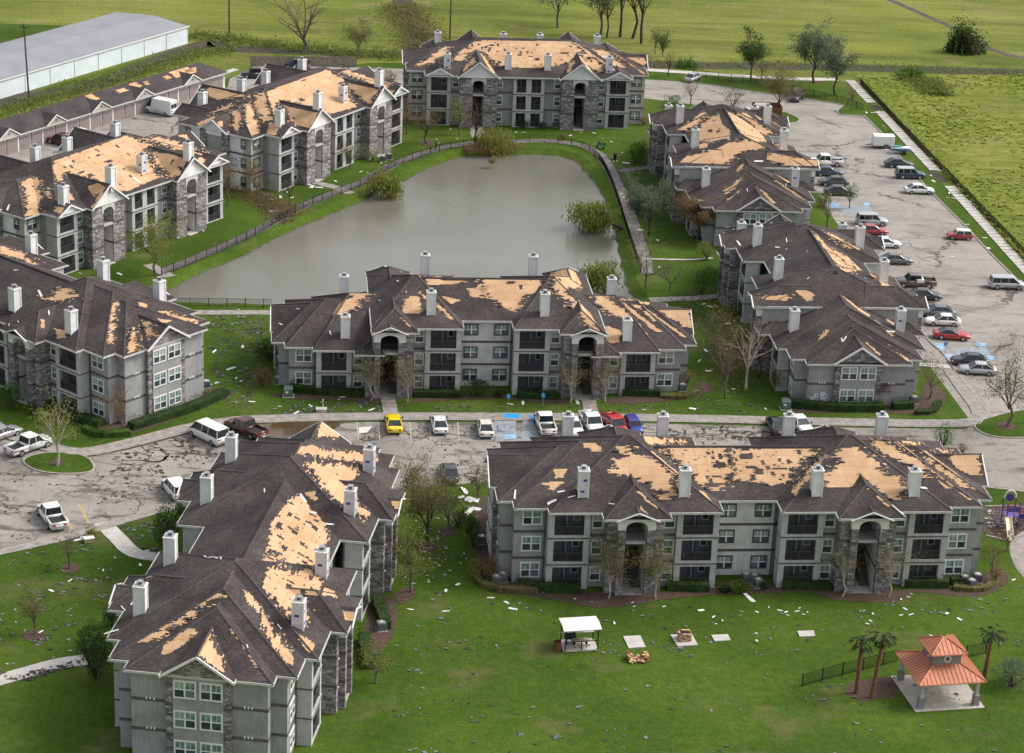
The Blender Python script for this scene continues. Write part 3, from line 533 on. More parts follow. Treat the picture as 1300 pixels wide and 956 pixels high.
class Bld:
    def __init__(s, name, label, o, yaw, vc):
        s.t = thing(name, label, 'apartment building', (o[0], o[1], 0), R(yaw)); s.vc = vc; s.belts = MB(); s.o = o; s.yaw = R(yaw); s.idx = len(BL); BL.append(s)
    def w(s, u, v, z=0):
        c, n_ = math.cos(s.yaw), math.sin(s.yaw); return Vector((s.o[0] + c * u - n_ * v, s.o[1] + n_ * u + c * v, z))
    def wall(s, mat, T, u0, u1, v0, v1, z0, z1, name='wall', belts=True):
        mb = MB(T); mb.box(u0, u1, v0, v1, z0, z1); mb.build(name, mat, s.t)
        if belts:
            b = MB(T)
            k = 1
            while H1 * k < z1 - 1.0:
                if H1 * k > z0 + .5: b.box(u0 - .045, u1 + .045, v0 - .045, v1 + .045, H1 * k - .22, H1 * k + .06)
                k += 1
            s.belts.v, n_ = s.belts.v + b.v, len(s.belts.v); s.belts.f += [tuple(i + n_ for i in f) for f in b.f]; s.belts.m += b.m
    def roof(s, faces, mat='shingle', gut=True, eave=None, soffit=True):
        """faces: polygons in local coordinates; the eave edges get a white fascia"""
        mb = MB()
        for f in faces: mb.poly(f)
        o = mb.build('roof', mat, s.t)
        for f in faces: ROOF.append((s, o, [s.w(*p) for p in f]))
        if eave:
            for a, b in eave:
                g = MB(); d = Vector((b[0] - a[0], b[1] - a[1])).normalized(); n_ = Vector((d.y, -d.x)) * 0.07; e = d * 0.06
                q = [(a[0] - e.x, a[1] - e.y), (b[0] + e.x, b[1] + e.y), (b[0] + n_.x + e.x, b[1] + n_.y + e.y), (a[0] + n_.x - e.x, a[1] + n_.y - e.y)]
                vs = [(*p, a[2] - .2) for p in q] + [(*q[0], a[2] + .02), (*q[1], b[2] + .02), (*q[2], b[2] + .02), (*q[3], a[2] + .02)]
                if a[2] != b[2]:
                    for i in (1, 2): vs[i] = (*vs[i][:2], b[2] - .2)
                g.add(vs, [(0, 3, 2, 1), (4, 5, 6, 7), (0, 1, 5, 4), (1, 2, 6, 5), (2, 3, 7, 6), (3, 0, 4, 7)])
                g.build('gutter', 'trim_light', o)
        return o
    def hip(s, u0, u1, v0, v1, z, A, B, sides='FRBL', mat='shingle', drop=0.0):
        z -= drop; c = [(u0, v0, z), (u1, v0, z), (u1, v1, z), (u0, v1, z)]
        along_u = abs(A[1] - B[1]) < 1e-6; F = []
        if along_u: F = {'F': [c[0], c[1], B, A], 'R': [c[1], c[2], B], 'B': [c[2], c[3], A, B], 'L': [c[3], c[0], A]}
        else: F = {'F': [c[0], c[1], A], 'R': [c[1], c[2], B, A], 'B': [c[2], c[3], B], 'L': [c[3], c[0], A, B]}
        E = {'F': (c[0], c[1]), 'R': (c[1], c[2]), 'B': (c[2], c[3]), 'L': (c[3], c[0])}
        o = s.roof([F[k] for k in sides], mat, eave=[E[k] for k in sides])
        so_ = MB().poly([(u0, v0, z - .17), (u0, v1, z - .17), (u1, v1, z - .17), (u1, v0, z - .17)]); so_.build('soffit', 'trim_light', o)
        # hip and ridge caps
        rc = MB()
        def cap(p, q):
            p = Vector(p); q = Vector(q)
            if (p - q).length < .3: return
            rc.tube(p + Vector((0, 0, -.05)), q + Vector((0, 0, -.05)), .13, .13, 5, 0)
        cap(A, B)
        ends = {'F': 0, 'R': 1, 'B': 2, 'L': 3}
        for i, k in ((0, A), (3, A), (1, B), (2, B)) if along_u else ((0, A), (1, A), (2, B), (3, B)):
            if i == 0 and 'F' in sides and 'L' in sides or i == 1 and 'F' in sides and 'R' in sides or i == 2 and 'R' in sides and 'B' in sides or i == 3 and 'L' in sides and 'B' in sides: cap(c[i], k)
        if rc.v: rc.build('ridge_cap', 'shingle_ridge', o)
        return o
    def gable(s, p0, p1, hw, ze, zr, gmat, ends=(True, False), rec=0.35, mat='shingle', ov=0.0):
        """gable roof whose ridge runs from p0 (front) to p1, half width hw; gable wall set back by rec"""
        a = Vector(p0); b = Vector(p1); d = (b - a).normalized(); n_ = Vector((-d.y, d.x)) * hw
        L0, L1, R0, R1 = a + n_, b + n_, a - n_, b - n_
        o = s.roof([[(R0.x, R0.y, ze), (R1.x, R1.y, ze), (b.x, b.y, zr), (a.x, a.y, zr)], [(L1.x, L1.y, ze), (L0.x, L0.y, ze), (a.x, a.y, zr), (b.x, b.y, zr)]], mat,
                   eave=[((R0.x, R0.y, ze), (R1.x, R1.y, ze)), ((L1.x, L1.y, ze), (L0.x, L0.y, ze))])
        rc = MB(); rc.tube((a.x, a.y, zr - .05), (b.x, b.y, zr - .05), .13, .13, 5); rc.build('ridge_cap', 'shingle_ridge', o)
        for k, (e, i) in enumerate(((a, 1), (b, -1))):
            if not ends[k]: continue
            q = e + d * rec * i; f = 1 - .0
            g = MB(); g.poly([(q.x + n_.x, q.y + n_.y, ze - .05), (q.x - n_.x, q.y - n_.y, ze - .05), (q.x, q.y, zr - .07)]); g.build('gable', gmat, s.t)
            bb = MB()     # barge boards
            for sgn in (1, -1):
                P = Vector((e.x + sgn * n_.x, e.y + sgn * n_.y, ze)); Q = Vector((e.x, e.y, zr)); dd = Vector((d.x, d.y, 0)) * (0.06 * i)
                vs = [P - dd, Q - dd, Q - dd + Vector((0, 0, -.26)), P - dd + Vector((0, 0, -.26)), P + dd, Q + dd, Q + dd + Vector((0, 0, -.26)), P + dd + Vector((0, 0, -.26))]
                up = Vector((0, 0, .03)); vs = [x + up for x in vs]
                bb.add([tuple(x) for x in vs], [(0, 1, 2, 3), (7, 6, 5, 4), (0, 4, 5, 1), (3, 2, 6, 7), (0, 3, 7, 4), (1, 5, 6, 2)])
            bb.build('barge_board', 'trim_white', o)
        return o
    def finish(s):
        s.belts.build('belt_course', 'belt', s.t)
BL = []
def roof_ray(px, py, bld=None):
    d = ray(px, py); best = None
    for s, o, P in ROOF:
        if bld is not None and s is not bld: continue
        n_ = geometry.normal(P)
        if abs(n_.dot(d)) < 1e-6: continue
        t = n_.dot(P[0] - CAMP) / n_.dot(d)
        if t <= 0 or (best and t >= best[0]): continue
        h = CAMP + d * t; ok = True
        for i in range(len(P)):
            e = P[(i + 1) % len(P)] - P[i]
            if e.cross(h - P[i]).dot(n_) < -1e-4: ok = False; break
        if ok: best = (t, h, s, o, P, n_)
    return best
def chimney(b, px, py, h, wrap=True, broken=False, u=None):
    """chimney whose front foot is seen at this pixel"""
    hit = roof_ray(px, py, b)
    if not hit: print('no roof under chimney', px, py); return
    p = hit[1]; yaw = b.yaw; c, n_ = math.cos(-yaw), math.sin(-yaw); d = Vector((p.x - b.o[0], p.y - b.o[1], 0)); lu, lv = c * d.x - n_ * d.y, n_ * d.x + c * d.y
    toward = (CAMP - p); tu, tv = c * toward.x - n_ * toward.y, n_ * toward.x + c * toward.y; l = math.hypot(tu, tv); lu -= tu / l * .5; lv -= tv / l * .5
    chimney_at(b, lu, lv, p.z - .9, p.z + h, wrap, broken, (tu, tv))
def chimney_at(b, lu, lv, z0, z1, wrap=False, broken=False, tw=(0, -1)):
    mb = MB(); w = .48; z1 -= .5; mb.box(lu - w, lu + w, lv - w, lv + w, z0, z1)
    o = mb.build('chimney', 'chimney_white', b.t)
    tr = MB()
    for a, c in ((-1, -1), (1, -1), (1, 1), (-1, 1)): tr.box(lu + a * w - .07, lu + a * w + .07, lv + c * w - .07, lv + c * w + .07, z0, z1 - .02)
    tr.box(lu - w - .1, lu + w + .1, lv - w - .1, lv + w + .1, z1 - .06, z1 + .08); tr.build('corner_trim', 'trim_white', o)
    cp = MB(); cp.box(lu - .42, lu + .42, lv - .42, lv + .42, z1 + .08, z1 + .16, 0)
    cp.tube((lu, lv, z1 + .16), (lu, lv, z1 + .42), .2, .2, 10, 1); cp.tube((lu, lv, z1 + .42), (lu, lv, z1 + .47), .3, .3, 10, 0); cp.build('flue', ['cap_metal', 'cap_dark'], o)
    if wrap:
        wr = MB(); k = 0
        for sx, sy in ((0, -1), (-1, 0)) if wrap is True else wrap:
            e = w + .012
            if sx == 0: wr.box(lu - w + .1, lu + w - .1, lv + sy * e - .006, lv + sy * e + .006, z0 + 1.0, z1 - .3, 0); wr.box(lu - .05, lu + .3, lv + sy * (e + .012) - .006, lv + sy * (e + .012) + .006, z1 - 1.1, z1 - .85, 1); wr.box(lu - .3, lu + .1, lv + sy * (e + .012) - .006, lv + sy * (e + .012) + .006, z1 - 2.3, z1 - 2.05, 1)
            else: wr.box(lu + sx * e - .006, lu + sx * e + .006, lv - w + .1, lv + w - .1, z0 + 1.0, z1 - .3, 0); wr.box(lu + sx * (e + .012) - .006, lu + sx * (e + .012) + .006, lv - .3, lv + .1, z1 - 1.4, z1 - 1.15, 1)
        wr.build('house_wrap', ['wrap', 'wrap_blue'], o)
def wall_lights(b, T, u, v, z, n_=3):
    mb = MB(T)
    for i in range(n_): mb.box(u + (i - (n_ - 1) / 2) * .3 - .07, u + (i - (n_ - 1) / 2) * .3 + .07, v - .14, v, z, z + .16)
    mb.build('wall_light', 'trim_white', b.t)
def balcony(b, T, rot, u0, u1, v0, v1, nst, pil=.6, gap=None, topz=None):
    """bay of stacked screened balconies: slabs and pillars, then screen, sliding door and window on each storey"""
    top = nst * H1
    for a, c, q in ((u0, u0 + pil, u0), (u1 - pil, u1, u1 - .14)):
        mb = MB(T); mb.box(a, c, v0, v0 + .45, 0, top - .05); mb.box(q, q + .14, v0 + .45, v1, 0, top - .05); mb.build('pillar', 'pillar_grey', b.t)
    if gap: MB(T).box(gap[0], gap[1], v0, v0 + .45, 0, top - .05).build('pillar', 'pillar_grey', b.t)
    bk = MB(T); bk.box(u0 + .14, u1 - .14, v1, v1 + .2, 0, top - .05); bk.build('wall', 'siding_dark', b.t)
    spans = [(u0 + pil, u1 - pil)] if not gap else [(u0 + pil, gap[0]), (gap[1], u1 - pil)]
    P = lambda u, v, z: T(u, v, z)
    for k in range(nst):
        z = k * H1; f = MB(T)
        f.box(u0 - .03, u1 + .03, v0 - .04, v1, z - (.0 if k == 0 else .12), z + .12, 0)
        MB(T).box(u0 - .03, u1 + .03, v0 - .03, v0 + .3, z + H1 - .48, z + H1 - .13, 0).build('header', 'pillar_grey', b.t)
        if k: f.box(u0 - .05, u1 + .05, v0 - .06, v1 - .1, z - .26, z - .125, 1)
        bal = f.build('balcony', ['pillar_grey', 'belt'], b.t)
        for a, c in spans:
            s_ = MB(T); zz = z + .12; zt = z + H1 - .48
            s_.box(a, c, v0 + .12, v0 + .15, zz, zz + .92, 0); s_.box(a, c, v0 + .08, v0 + .18, zz + .92, zz + 1.0, 1); s_.box((a + c) / 2 - .035, (a + c) / 2 + .035, v0 + .09, v0 + .17, zz + 1.0, zt, 1); s_.box((a + c) / 2 - .03, (a + c) / 2 + .03, v0 + .1, v0 + .16, zz, zz + .92, 1)
            s_.build('screen', ['screen', 'screen_frame'], bal)
            d = MB(T); w = c - a
            d.box(a + .36 * w, a + .62 * w, v1 - .06, v1, z + .15, z + 2.2, 0); d.box(a + .47 * w, a + .5 * w, v1 - .09, v1 - .061, z + .15, z + 2.2, 1); d.build('sliding_door', ['door_glass', 'trim_light'], bal)
            if w > 2:
                d = MB(T); d.box(a + .70 * w, a + .94 * w, v1 - .08, v1, z + 1.0, z + 2.15, 0); d.box(a + .73 * w, a + .91 * w, v1 - .1, v1 - .081, z + 1.1, z + 2.05, 1); d.build('balcony_window', ['trim_light', 'pane_lower'], bal)
def breezeway(b, T, uc, hw, vf, vback, zt):
    """stair, landing, lining and dark back of the open passage through the building"""
    a, c = uc - hw, uc + hw
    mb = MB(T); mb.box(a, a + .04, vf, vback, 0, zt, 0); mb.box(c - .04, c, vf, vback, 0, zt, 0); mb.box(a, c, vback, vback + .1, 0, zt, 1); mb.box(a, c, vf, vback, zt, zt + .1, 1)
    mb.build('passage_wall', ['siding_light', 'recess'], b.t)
    l = MB(T); l.box(a + .04, c - .04, vf - .25, vf + 1.6, H1 * 2 - .3, H1 * 2, 0); l.box(a + .04, c - .04, vf + 4.8, vback, H1 - .2, H1, 0); l.box(a + .04, c - .04, vf + 1.6, vback, H1 * 2 - .2, H1 * 2, 0); l.build('landing', 'pillar_grey', b.t)
    rl = MB(T); rl.box(a + .05, c - .05, vf + .02, vf + .06, H1 * 2 + .95, H1 * 2 + 1.02, 0)
    for i in range(9): x = a + .1 + i * (c - a - .2) / 8; rl.box(x - .015, x + .015, vf + .02, vf + .05, H1 * 2, H1 * 2 + .95, 0)
    rl.build('railing', 'iron', b.t)
    fl = MB(T); fl.box(a + .04, c - .04, vf - .6, vback, .0, .1, 0); fl.build('passage_floor', 'concrete', b.t)
    st = MB(T); n_ = 17
    for i in range(n_): y = vf + .9 + i * .26; st.box(c - 1.05, c - .06, y, y + .3, i * H1 / n_ + .1, (i + 1) * H1 / n_ + .08, 0)
    st.build('stair', 'stair', b.t)
def arch(b, T, uc, hw, how, v0, v1, z0, z1, mat='trim_white', zspring=None, peak=None):
    """header over the opening: half width how outside, hw arch opening; peak gives the little gable"""
    zs = z0 if zspring is None else zspring; pts = [(uc - how, z0), (uc - hw, z0)]
    for i in range(0, 9): t = math.pi - i / 8 * math.pi; pts.append((uc + hw * math.cos(t), zs + (z1 - zs) * math.sin(t)))
    pts += [(uc + hw, z0), (uc + how, z0)]
    top = [(uc + how, peak[0]), (uc, peak[1]), (uc - how, peak[0])]
    mb = MB(T)
    # build as strips so that every face is convex
    lo = pts[1:-1]; n_ = len(lo)
    def ztop(x): return peak[0] + (peak[1] - peak[0]) * (1 - abs(x - uc) / how)
    xs = [(uc - how, z0)] + lo + [(uc + how, z0)]
    for (xa, za), (xb, zb) in zip(xs[:-1], xs[1:]):
        if xb - xa < 1e-5: continue
        q = [(xa, za), (xb, zb), (xb, ztop(xb)), (xa, ztop(xa))]
        if xa < uc < xb: q = [(xa, za), (xb, zb), (xb, ztop(xb)), (uc, peak[1]), (xa, ztop(xa))]
        mb.prism_y(q, v0, v1)
    mb.build('arch', mat, b.t)
def facade_P(b, T, rot, top, windows=True, left2=False, right2=False):
    """long side of the first type, drawn in its own frame (u to the right, v into the building)"""
    vc = b.vc
    for s in (1, -1):
        two = right2 if s > 0 else left2; n_end = 2 if two else 3; he = n_end * H1 - .1; h3 = 3 * H1 - .1
        X = lambda a, c: (a, c) if s > 0 else (-c, -a)
        b.wall('siding_grey', T, *X(20.5, 23.8), 0, 1.6, 0, he)
        b.wall('siding_grey', T, *X(14.7, 16.3), -.95, 1.6, 0, he)
        b.wall('siding_grey', T, *X(7.5, 9.0), -.95, 1.6, 0, h3)
        # tower with its passage
        uc = 11.85 * s; hw = 1.1
        b.wall('stone', T, *X(9.0, 10.75), -2.5, 1.6, 0, h3 - .3); b.wall('stone', T, *X(12.95, 13.4 if two else 14.7), -2.5, 1.6, 0, h3 - .3)
        if two: b.wall('stone', T, *X(13.8, 14.7), -2.5, 1.6, 0, he - .2)
        b.wall('stone', T, *X(10.05, 10.75), -3.1, -2.5, 0, 7.35, 'portal_pier'); b.wall('stone', T, *X(12.95, 13.65), -3.1, -2.5, 0, 7.35, 'portal_pier')
        mb = MB(T); mb.box(*X(9.0, 14.7 if not two else 13.4), -2.48, 1.6, 8.25, h3 - .02); mb.build('wall', 'stone', b.t)
        arch(b, T, uc, hw, 1.9, -3.16, -2.45, 7.35, 8.25, zspring=7.6, peak=(8.55, 9.35))
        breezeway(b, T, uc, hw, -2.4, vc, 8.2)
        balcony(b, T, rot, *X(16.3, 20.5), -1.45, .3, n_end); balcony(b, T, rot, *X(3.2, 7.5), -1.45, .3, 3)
        if windows:
            for k in range(n_end):
                z = 1.5 + k * H1; p = T(22.0 * s, 0, z); window(b.t, 'double', *p, rot); p = T(15.5 * s, -.95, z); window(b.t, 'single', *p, rot)
            for k in range(3):
                z = 1.5 + k * H1; p = T(8.2 * s, -.95, z); window(b.t, 'single', *p, rot); p = T(1.8 * s, 1.42, z); window(b.t, 'plain', *p, rot)
        for z in (4.6, 7.5): wall_lights(b, T, 14.1 * s if not two else 13.3 * s, -2.5, z - 2.2, 1); wall_lights(b, T, 9.6 * s, -2.5, z - 2.2, 1)
        dp = MB(T); dp.tube((3.05 * s, 1.3, 0), (3.05 * s, 1.3, 8.5), .06, .06, 6); dp.tube((20.7 * s, -.1, 0), (20.7 * s, -.1, he), .06, .06, 6); dp.build('downpipe', 'trim_dark', b.t)
    b.wall('siding_light', T, -3.2, 3.2, 1.42, 1.6, 0, 3 * H1 - .1)
def end_P(b, T, rot, two, sgn, stone=True, wraps=False):
    """end wall facing +u of the frame given by T"""
    vc = b.vc; n_ = 2 if two else 3; h = n_ * H1 - .1
    b.wall('siding_grey', T, 23.8, 25.0, 1.4, 2 * vc - 1.4, 0, h)
    b.wall('stone', T, 25.0, 25.45, vc - 2.85, vc + 2.85, 0, h)
    b.wall('siding_grey', T, 25.45, 25.5, vc - 2.2, vc + 2.2, 0, h, 'wall_panel', False)
    for k in range(n_):
        for dv in (-1.15, 1.15): p = T(25.5, vc + dv, 1.5 + k * H1); window(b.t, 'double', *p, rot)
        if k:
            for dv in (-4.3, 4.3): mb = MB(T); [mb.box(25.0, 25.14, vc + dv + i * .32 - .07, vc + dv + i * .32 + .07, k * H1 - .02, k * H1 + .14) for i in (-1, 0, 1)]; mb.build('wall_light', 'trim_white', b.t)
def make_P(name, label, o, yaw, left2=False, right2=False, back=False):
    b = Bld(name, label, o, yaw, 7.4); vc = 7.4
    I = lambda u, v, z: (u, v, z); Bk = lambda u, v, z: (-u, 2 * vc - v, z)
    facade_P(b, I, 0.0, 3, True, left2, right2); facade_P(b, Bk, math.pi, 3, back, right2, left2)
    # core of the building
    h3 = 3 * H1 - .1
    T = I; b.wall('siding_grey', T, -10.75, 10.75, 1.6, 2 * vc - 1.6, 0, h3)
    for s, two in ((1, right2), (-1, left2)):
        X = lambda a, c: (a, c) if s > 0 else (-c, -a); h = (2 if two else 3) * H1 - .1
        if two: b.wall('siding_grey', T, *X(12.95, 13.6), 1.6, 2 * vc - 1.6, 0, h3); b.wall('siding_grey', T, *X(13.6, 23.8), 1.62, 2 * vc - 1.62, 0, h); b.wall('siding_grey', T, *X(13.4, 13.85), -2.52, 2 * vc + 2.52, h - .4, h3)
        else: b.wall('siding_grey', T, *X(12.95, 23.8), 1.6, 2 * vc - 1.6, 0, h3)
    end_P(b, I, math.pi / 2, right2, 1); end_P(b, Bk, -math.pi / 2, left2, -1)
    # roofs
    zc, zp = 11.75, 13.05; Z = 8.72
    e = .75; b.roof([[(-9.6, e, Z), (9.6, e, Z), (9.6, vc, zc), (-9.6, vc, zc)], [(9.6, 2 * vc - e, Z), (-9.6, 2 * vc - e, Z), (-9.6, vc, zc), (9.6, vc, zc)]], eave=[((-3.2, e, Z), (3.2, e, Z)), ((3.2, 2 * vc - e, Z), (-3.2, 2 * vc - e, Z))])
    rc = MB().tube((-9.5, vc, zc), (9.5, vc, zc), .16, .16, 5); rc.build('ridge_vent', 'shingle_garage', b.t)
    for s, two in ((1, right2), (-1, left2)):
        X = lambda a, c: (a, c) if s > 0 else (-c, -a)
        def RX(a, z, c): return ((a, vc, z), (c, vc, z)) if s > 0 else ((-c, vc, z), (-a, vc, z))
        inn = 'L' if s > 0 else 'R'; out = 'R' if s > 0 else 'L'
        if not two:
            b.hip(*X(3.0, 20.55), -2.0, 2 * vc + 2.0, Z, *RX(11.4, zp, 11.9))
            b.hip(*X(9.0, 23.95), -.85, 2 * vc + .85, Z, *RX(10.5, 12.5, 16.4), sides='FB' + out, drop=.03)
            b.hip(*X(9.6, 25.45), .9, 2 * vc - .9, Z, *RX(12, 11.85, 18.7), sides='FB' + out, drop=.06)
            g0 = Z
        else:
            b.hip(*X(3.0, 14.0), -2.0, 2 * vc + 2.0, Z, *RX(8.2, 12.15, 8.6))
            b.hip(*X(10.0, 20.95), -1.85, 2 * vc + 1.85, 5.78, *RX(11.5, 9.75, 16.4), sides='FB' + out)
            b.hip(*X(10.0, 24.3), -.75, 2 * vc + .75, 5.78, *RX(11, 9.0, 19.2), sides='FB' + out, drop=.03)
            b.hip(*X(10.6, 25.85), .9, 2 * vc - .9, 5.78, *RX(12, 8.45, 20.9), sides='FB' + out, drop=.06)
            g0 = 5.78
        # gable at the end
        b.gable((26.0 * s, vc), (18.0 * s, vc), 3.25, g0 + .02, g0 + 2.2, 'stone', rec=.45)
        for T, f in ((I, 1), (Bk, -1)):
            # tower roofs and little portal gables, front and back
            fy = lambda v: v if f > 0 else 2 * vc - v
            uu = 11.85 * s
            def hipT(ua, uc_, va, vb, z, vA, vB, zA):
                lo, hi = (ua, uc_) if s > 0 else (-uc_, -ua); v0, v1 = sorted((fy(va), fy(vb))); A = (uu if ua < 9 and not two else (lo + hi) / 2, fy(vA), zA); B_ = (A[0], fy(vB), zA)
                if f < 0: A, B_ = B_, A
                b.hip(lo, hi, v0, v1, z, A, B_, sides=('F' if f > 0 else 'B') + 'RL', drop=.045)
            if not two: hipT(8.45, 15.25, -3.5, 4.5, Z, .0, 4.0, 10.85)
            else:
                hipT(8.45, 14.05, -3.4, 4.5, Z, -.2, 4.0, 10.55); hipT(12.4, 16.0, -3.1, 3.0, 5.78, -1.2, 2.5, 6.75)
            b.gable((uu, fy(-3.7)), (uu, fy(-.2)), 2.12, 8.56, 9.45, 'trim_white', ends=(False, False))
            bb = MB()     # white rake of the portal
            for sg_ in (1, -1):
                P = Vector((uu + sg_ * 2.12, fy(-3.74), 8.5)); Q = Vector((uu, fy(-3.74), 9.39)); d = Vector((0, .07, 0)); dz = Vector((0, 0, .26))
                bb.add([tuple(x) for x in (P - d, Q - d, Q - d + dz * .4, P - d + dz * .4, P + d, Q + d, Q + d + dz * .4, P + d + dz * .4, )], [(0, 1, 2, 3), (7, 6, 5, 4), (0, 4, 5, 1), (3, 2, 6, 7), (0, 3, 7, 4), (1, 5, 6, 2)])
            bb.build('portal_rake', 'trim_white', b.t)
    b.finish(); return b
def make_Q(name, label, o, yaw, arch_end=False):
    b = Bld(name, label, o, yaw, 9.6); vc = 9.6; h = 3 * H1 - .1; Z = 8.72
    for back in (False, True):
        T = (lambda u, v, z: (-u, 2 * vc - v, z)) if back else (lambda u, v, z: (u, v, z)); rot = math.pi if back else 0.0
        for s in (1, -1):
            X = lambda a, c: (a, c) if s > 0 else (-c, -a)
            b.wall('siding_tan', T, *X(17.0, 20.0), 3.0, 4.6, 0, h)
            b.wall('siding_grey', T, *X(11.6, 13.1), .4, 4.6, 0, h); b.wall('siding_grey', T, *X(2.4, 5.5), .5, 4.6, 0, h)
            uc = 8.55 * s
            b.wall('stone', T, *X(5.4, 7.6), -1.4, 4.6, 0, h - .3); b.wall('stone', T, *X(9.5, 11.7), -1.4, 4.6, 0, h - .3)
            mb = MB(T); mb.box(*X(5.4, 11.7), -1.35, 4.6, 8.2, h + .3); mb.build('wall', 'stone', b.t)
            arch(b, T, uc, .95, 1.25, -1.46, -1.3, 7.5, 8.2, zspring=7.7, peak=(8.6, 8.62), mat='trim_light')
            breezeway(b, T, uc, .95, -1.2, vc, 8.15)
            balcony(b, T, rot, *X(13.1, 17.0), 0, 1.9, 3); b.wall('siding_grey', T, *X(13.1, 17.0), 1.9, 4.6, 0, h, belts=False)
            if not back:
                for k in range(3):
                    z = 1.5 + k * H1
                    window(b.t, 'plain', *T(18.6 * s, 3.0, z), rot); window(b.t, 'single', *T(12.3 * s, .4, z), rot); window(b.t, 'single', *T(4.9 * s, .5, z), rot)
            for z in (2.4, 5.3): wall_lights(b, T, 6.0 * s, -1.4, z, 1); wall_lights(b, T, 11.1 * s, -1.4, z, 1)
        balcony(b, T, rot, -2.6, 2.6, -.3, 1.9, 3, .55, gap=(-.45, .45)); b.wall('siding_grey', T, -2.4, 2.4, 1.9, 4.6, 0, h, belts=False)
    for a, c in ((-20, -9.5), (-7.6, 7.6), (9.5, 20)): b.wall('siding_white', lambda u, v, z: (u, v, z), a, c, 4.6, 2 * vc - 4.6, 0, h)
    for s in (1, -1):
        T = (lambda u, v, z: (u, v, z)) if s > 0 else (lambda u, v, z: (-u, 2 * vc - v, z)); rot = math.pi / 2 * s
        b.wall('stone', T, 20.0, 20.6, vc - 2.6, vc - 1.5, 0, h); b.wall('stone', T, 20.0, 20.6, vc + 1.5, vc + 2.6, 0, h); b.wall('siding_grey', T, 20.0, 20.25, vc - 1.5, vc + 1.5, 0, 8.0, belts=False)
        mb = MB(T); mb.box(20.0, 20.55, vc - 2.6, vc + 2.6, 8.0, h + .2); mb.build('wall', 'siding_white', b.t)
        for k in range(3):
            z = 1.5 + k * H1
            for v in (4.6, 2 * vc - 4.6): window(b.t, 'plain_single', *T(20.0, v - .2 if v < vc else v + .2, z), rot)
    if arch_end:        # house wrap showing where the cladding came off the left end
        mb = MB(); mb.box(-20.03, -20.0, 5.5, 6.9, 3.2, 5.5, 0)
        for v in (5.75, 6.35):
            for z in (3.7, 4.7): mb.box(-20.045, -20.03, v, v + .32, z, z + .22, 1)
        mb.build('house_wrap', ['wrap', 'wrap_blue'], b.t)
    b.hip(-17.5, 17.5, -.75, 2 * vc + .75, Z, (-8.0, vc, 12.85), (8.0, vc, 12.85))
    for s in (1, -1):
        out = 'R' if s > 0 else 'L'
        X = (9.0, 20.5) if s > 0 else (-20.5, -9.0); RA = ((9, vc, 11.2), (14.6, vc, 11.2)) if s > 0 else ((-14.6, vc, 11.2), (-9, vc, 11.2))
        b.hip(*X, 2.4, 2 * vc - 2.4, Z, *RA, sides='FB' + out, drop=.03)
        b.gable((21.0 * s, vc), (14.0 * s, vc), 2.7, 8.75, 10.5, 'siding_white', rec=.4)
        for f in (1, -1):
            fy = lambda v: v if f > 0 else 2 * vc - v
            b.gable((8.55 * s, fy(-1.95)), (8.55 * s, fy(8.6)), 3.55, 8.75, 11.5, 'siding_white', rec=.4)
            b.gable((15.05 * s, fy(-.85)), (15.05 * s, fy(4.0)), 2.25, 8.77, 10.0, 'siding_white', rec=.25)
    b.finish(); return b
C1 = make_P('apartment_building', 'three storey grey apartment block nearest the camera, lawn and picnic pads in front', (24.52, 213.59), 6.5)
C2 = make_P('apartment_building', 'grey apartment block between the pond and the parked cars, with lower ends', (-3.22, 262.06), 6.1, True, True)
AA = make_P('apartment_building', 'dark roofed apartment block at the left edge, gabled end wall facing the white van', (-64.69, 261.26), -38.8)
G1 = make_P('apartment_building', 'apartment block beside the upper parking lot whose roof is half bare orange sheathing', (24.63, 345.89), -84.4, True, True)
G2 = make_P('apartment_building', 'mostly dark roofed block beside the right parking lot, stone gable end by the road', (31.93, 286.53), -84.2, True, True)
HH = make_P('apartment_building', 'apartment block in the lower left foreground, seen lengthwise over its torn roof', (-30.1, 199.71), -96.3, back=True)
DD = make_Q('apartment_building', 'apartment block at the far end of the pond, white gables over stone towers', (0.66, 380.2), 5.39)
BB = make_Q('apartment_building', 'pale roofed apartment block left of the pond, house wrap showing on its end wall', (-28.18, 352.62), 60.15, True)
FF = make_Q('apartment_building', 'apartment block at upper left with a wide bright orange roof and white gables', (-52.55, 309.77), 57.07)

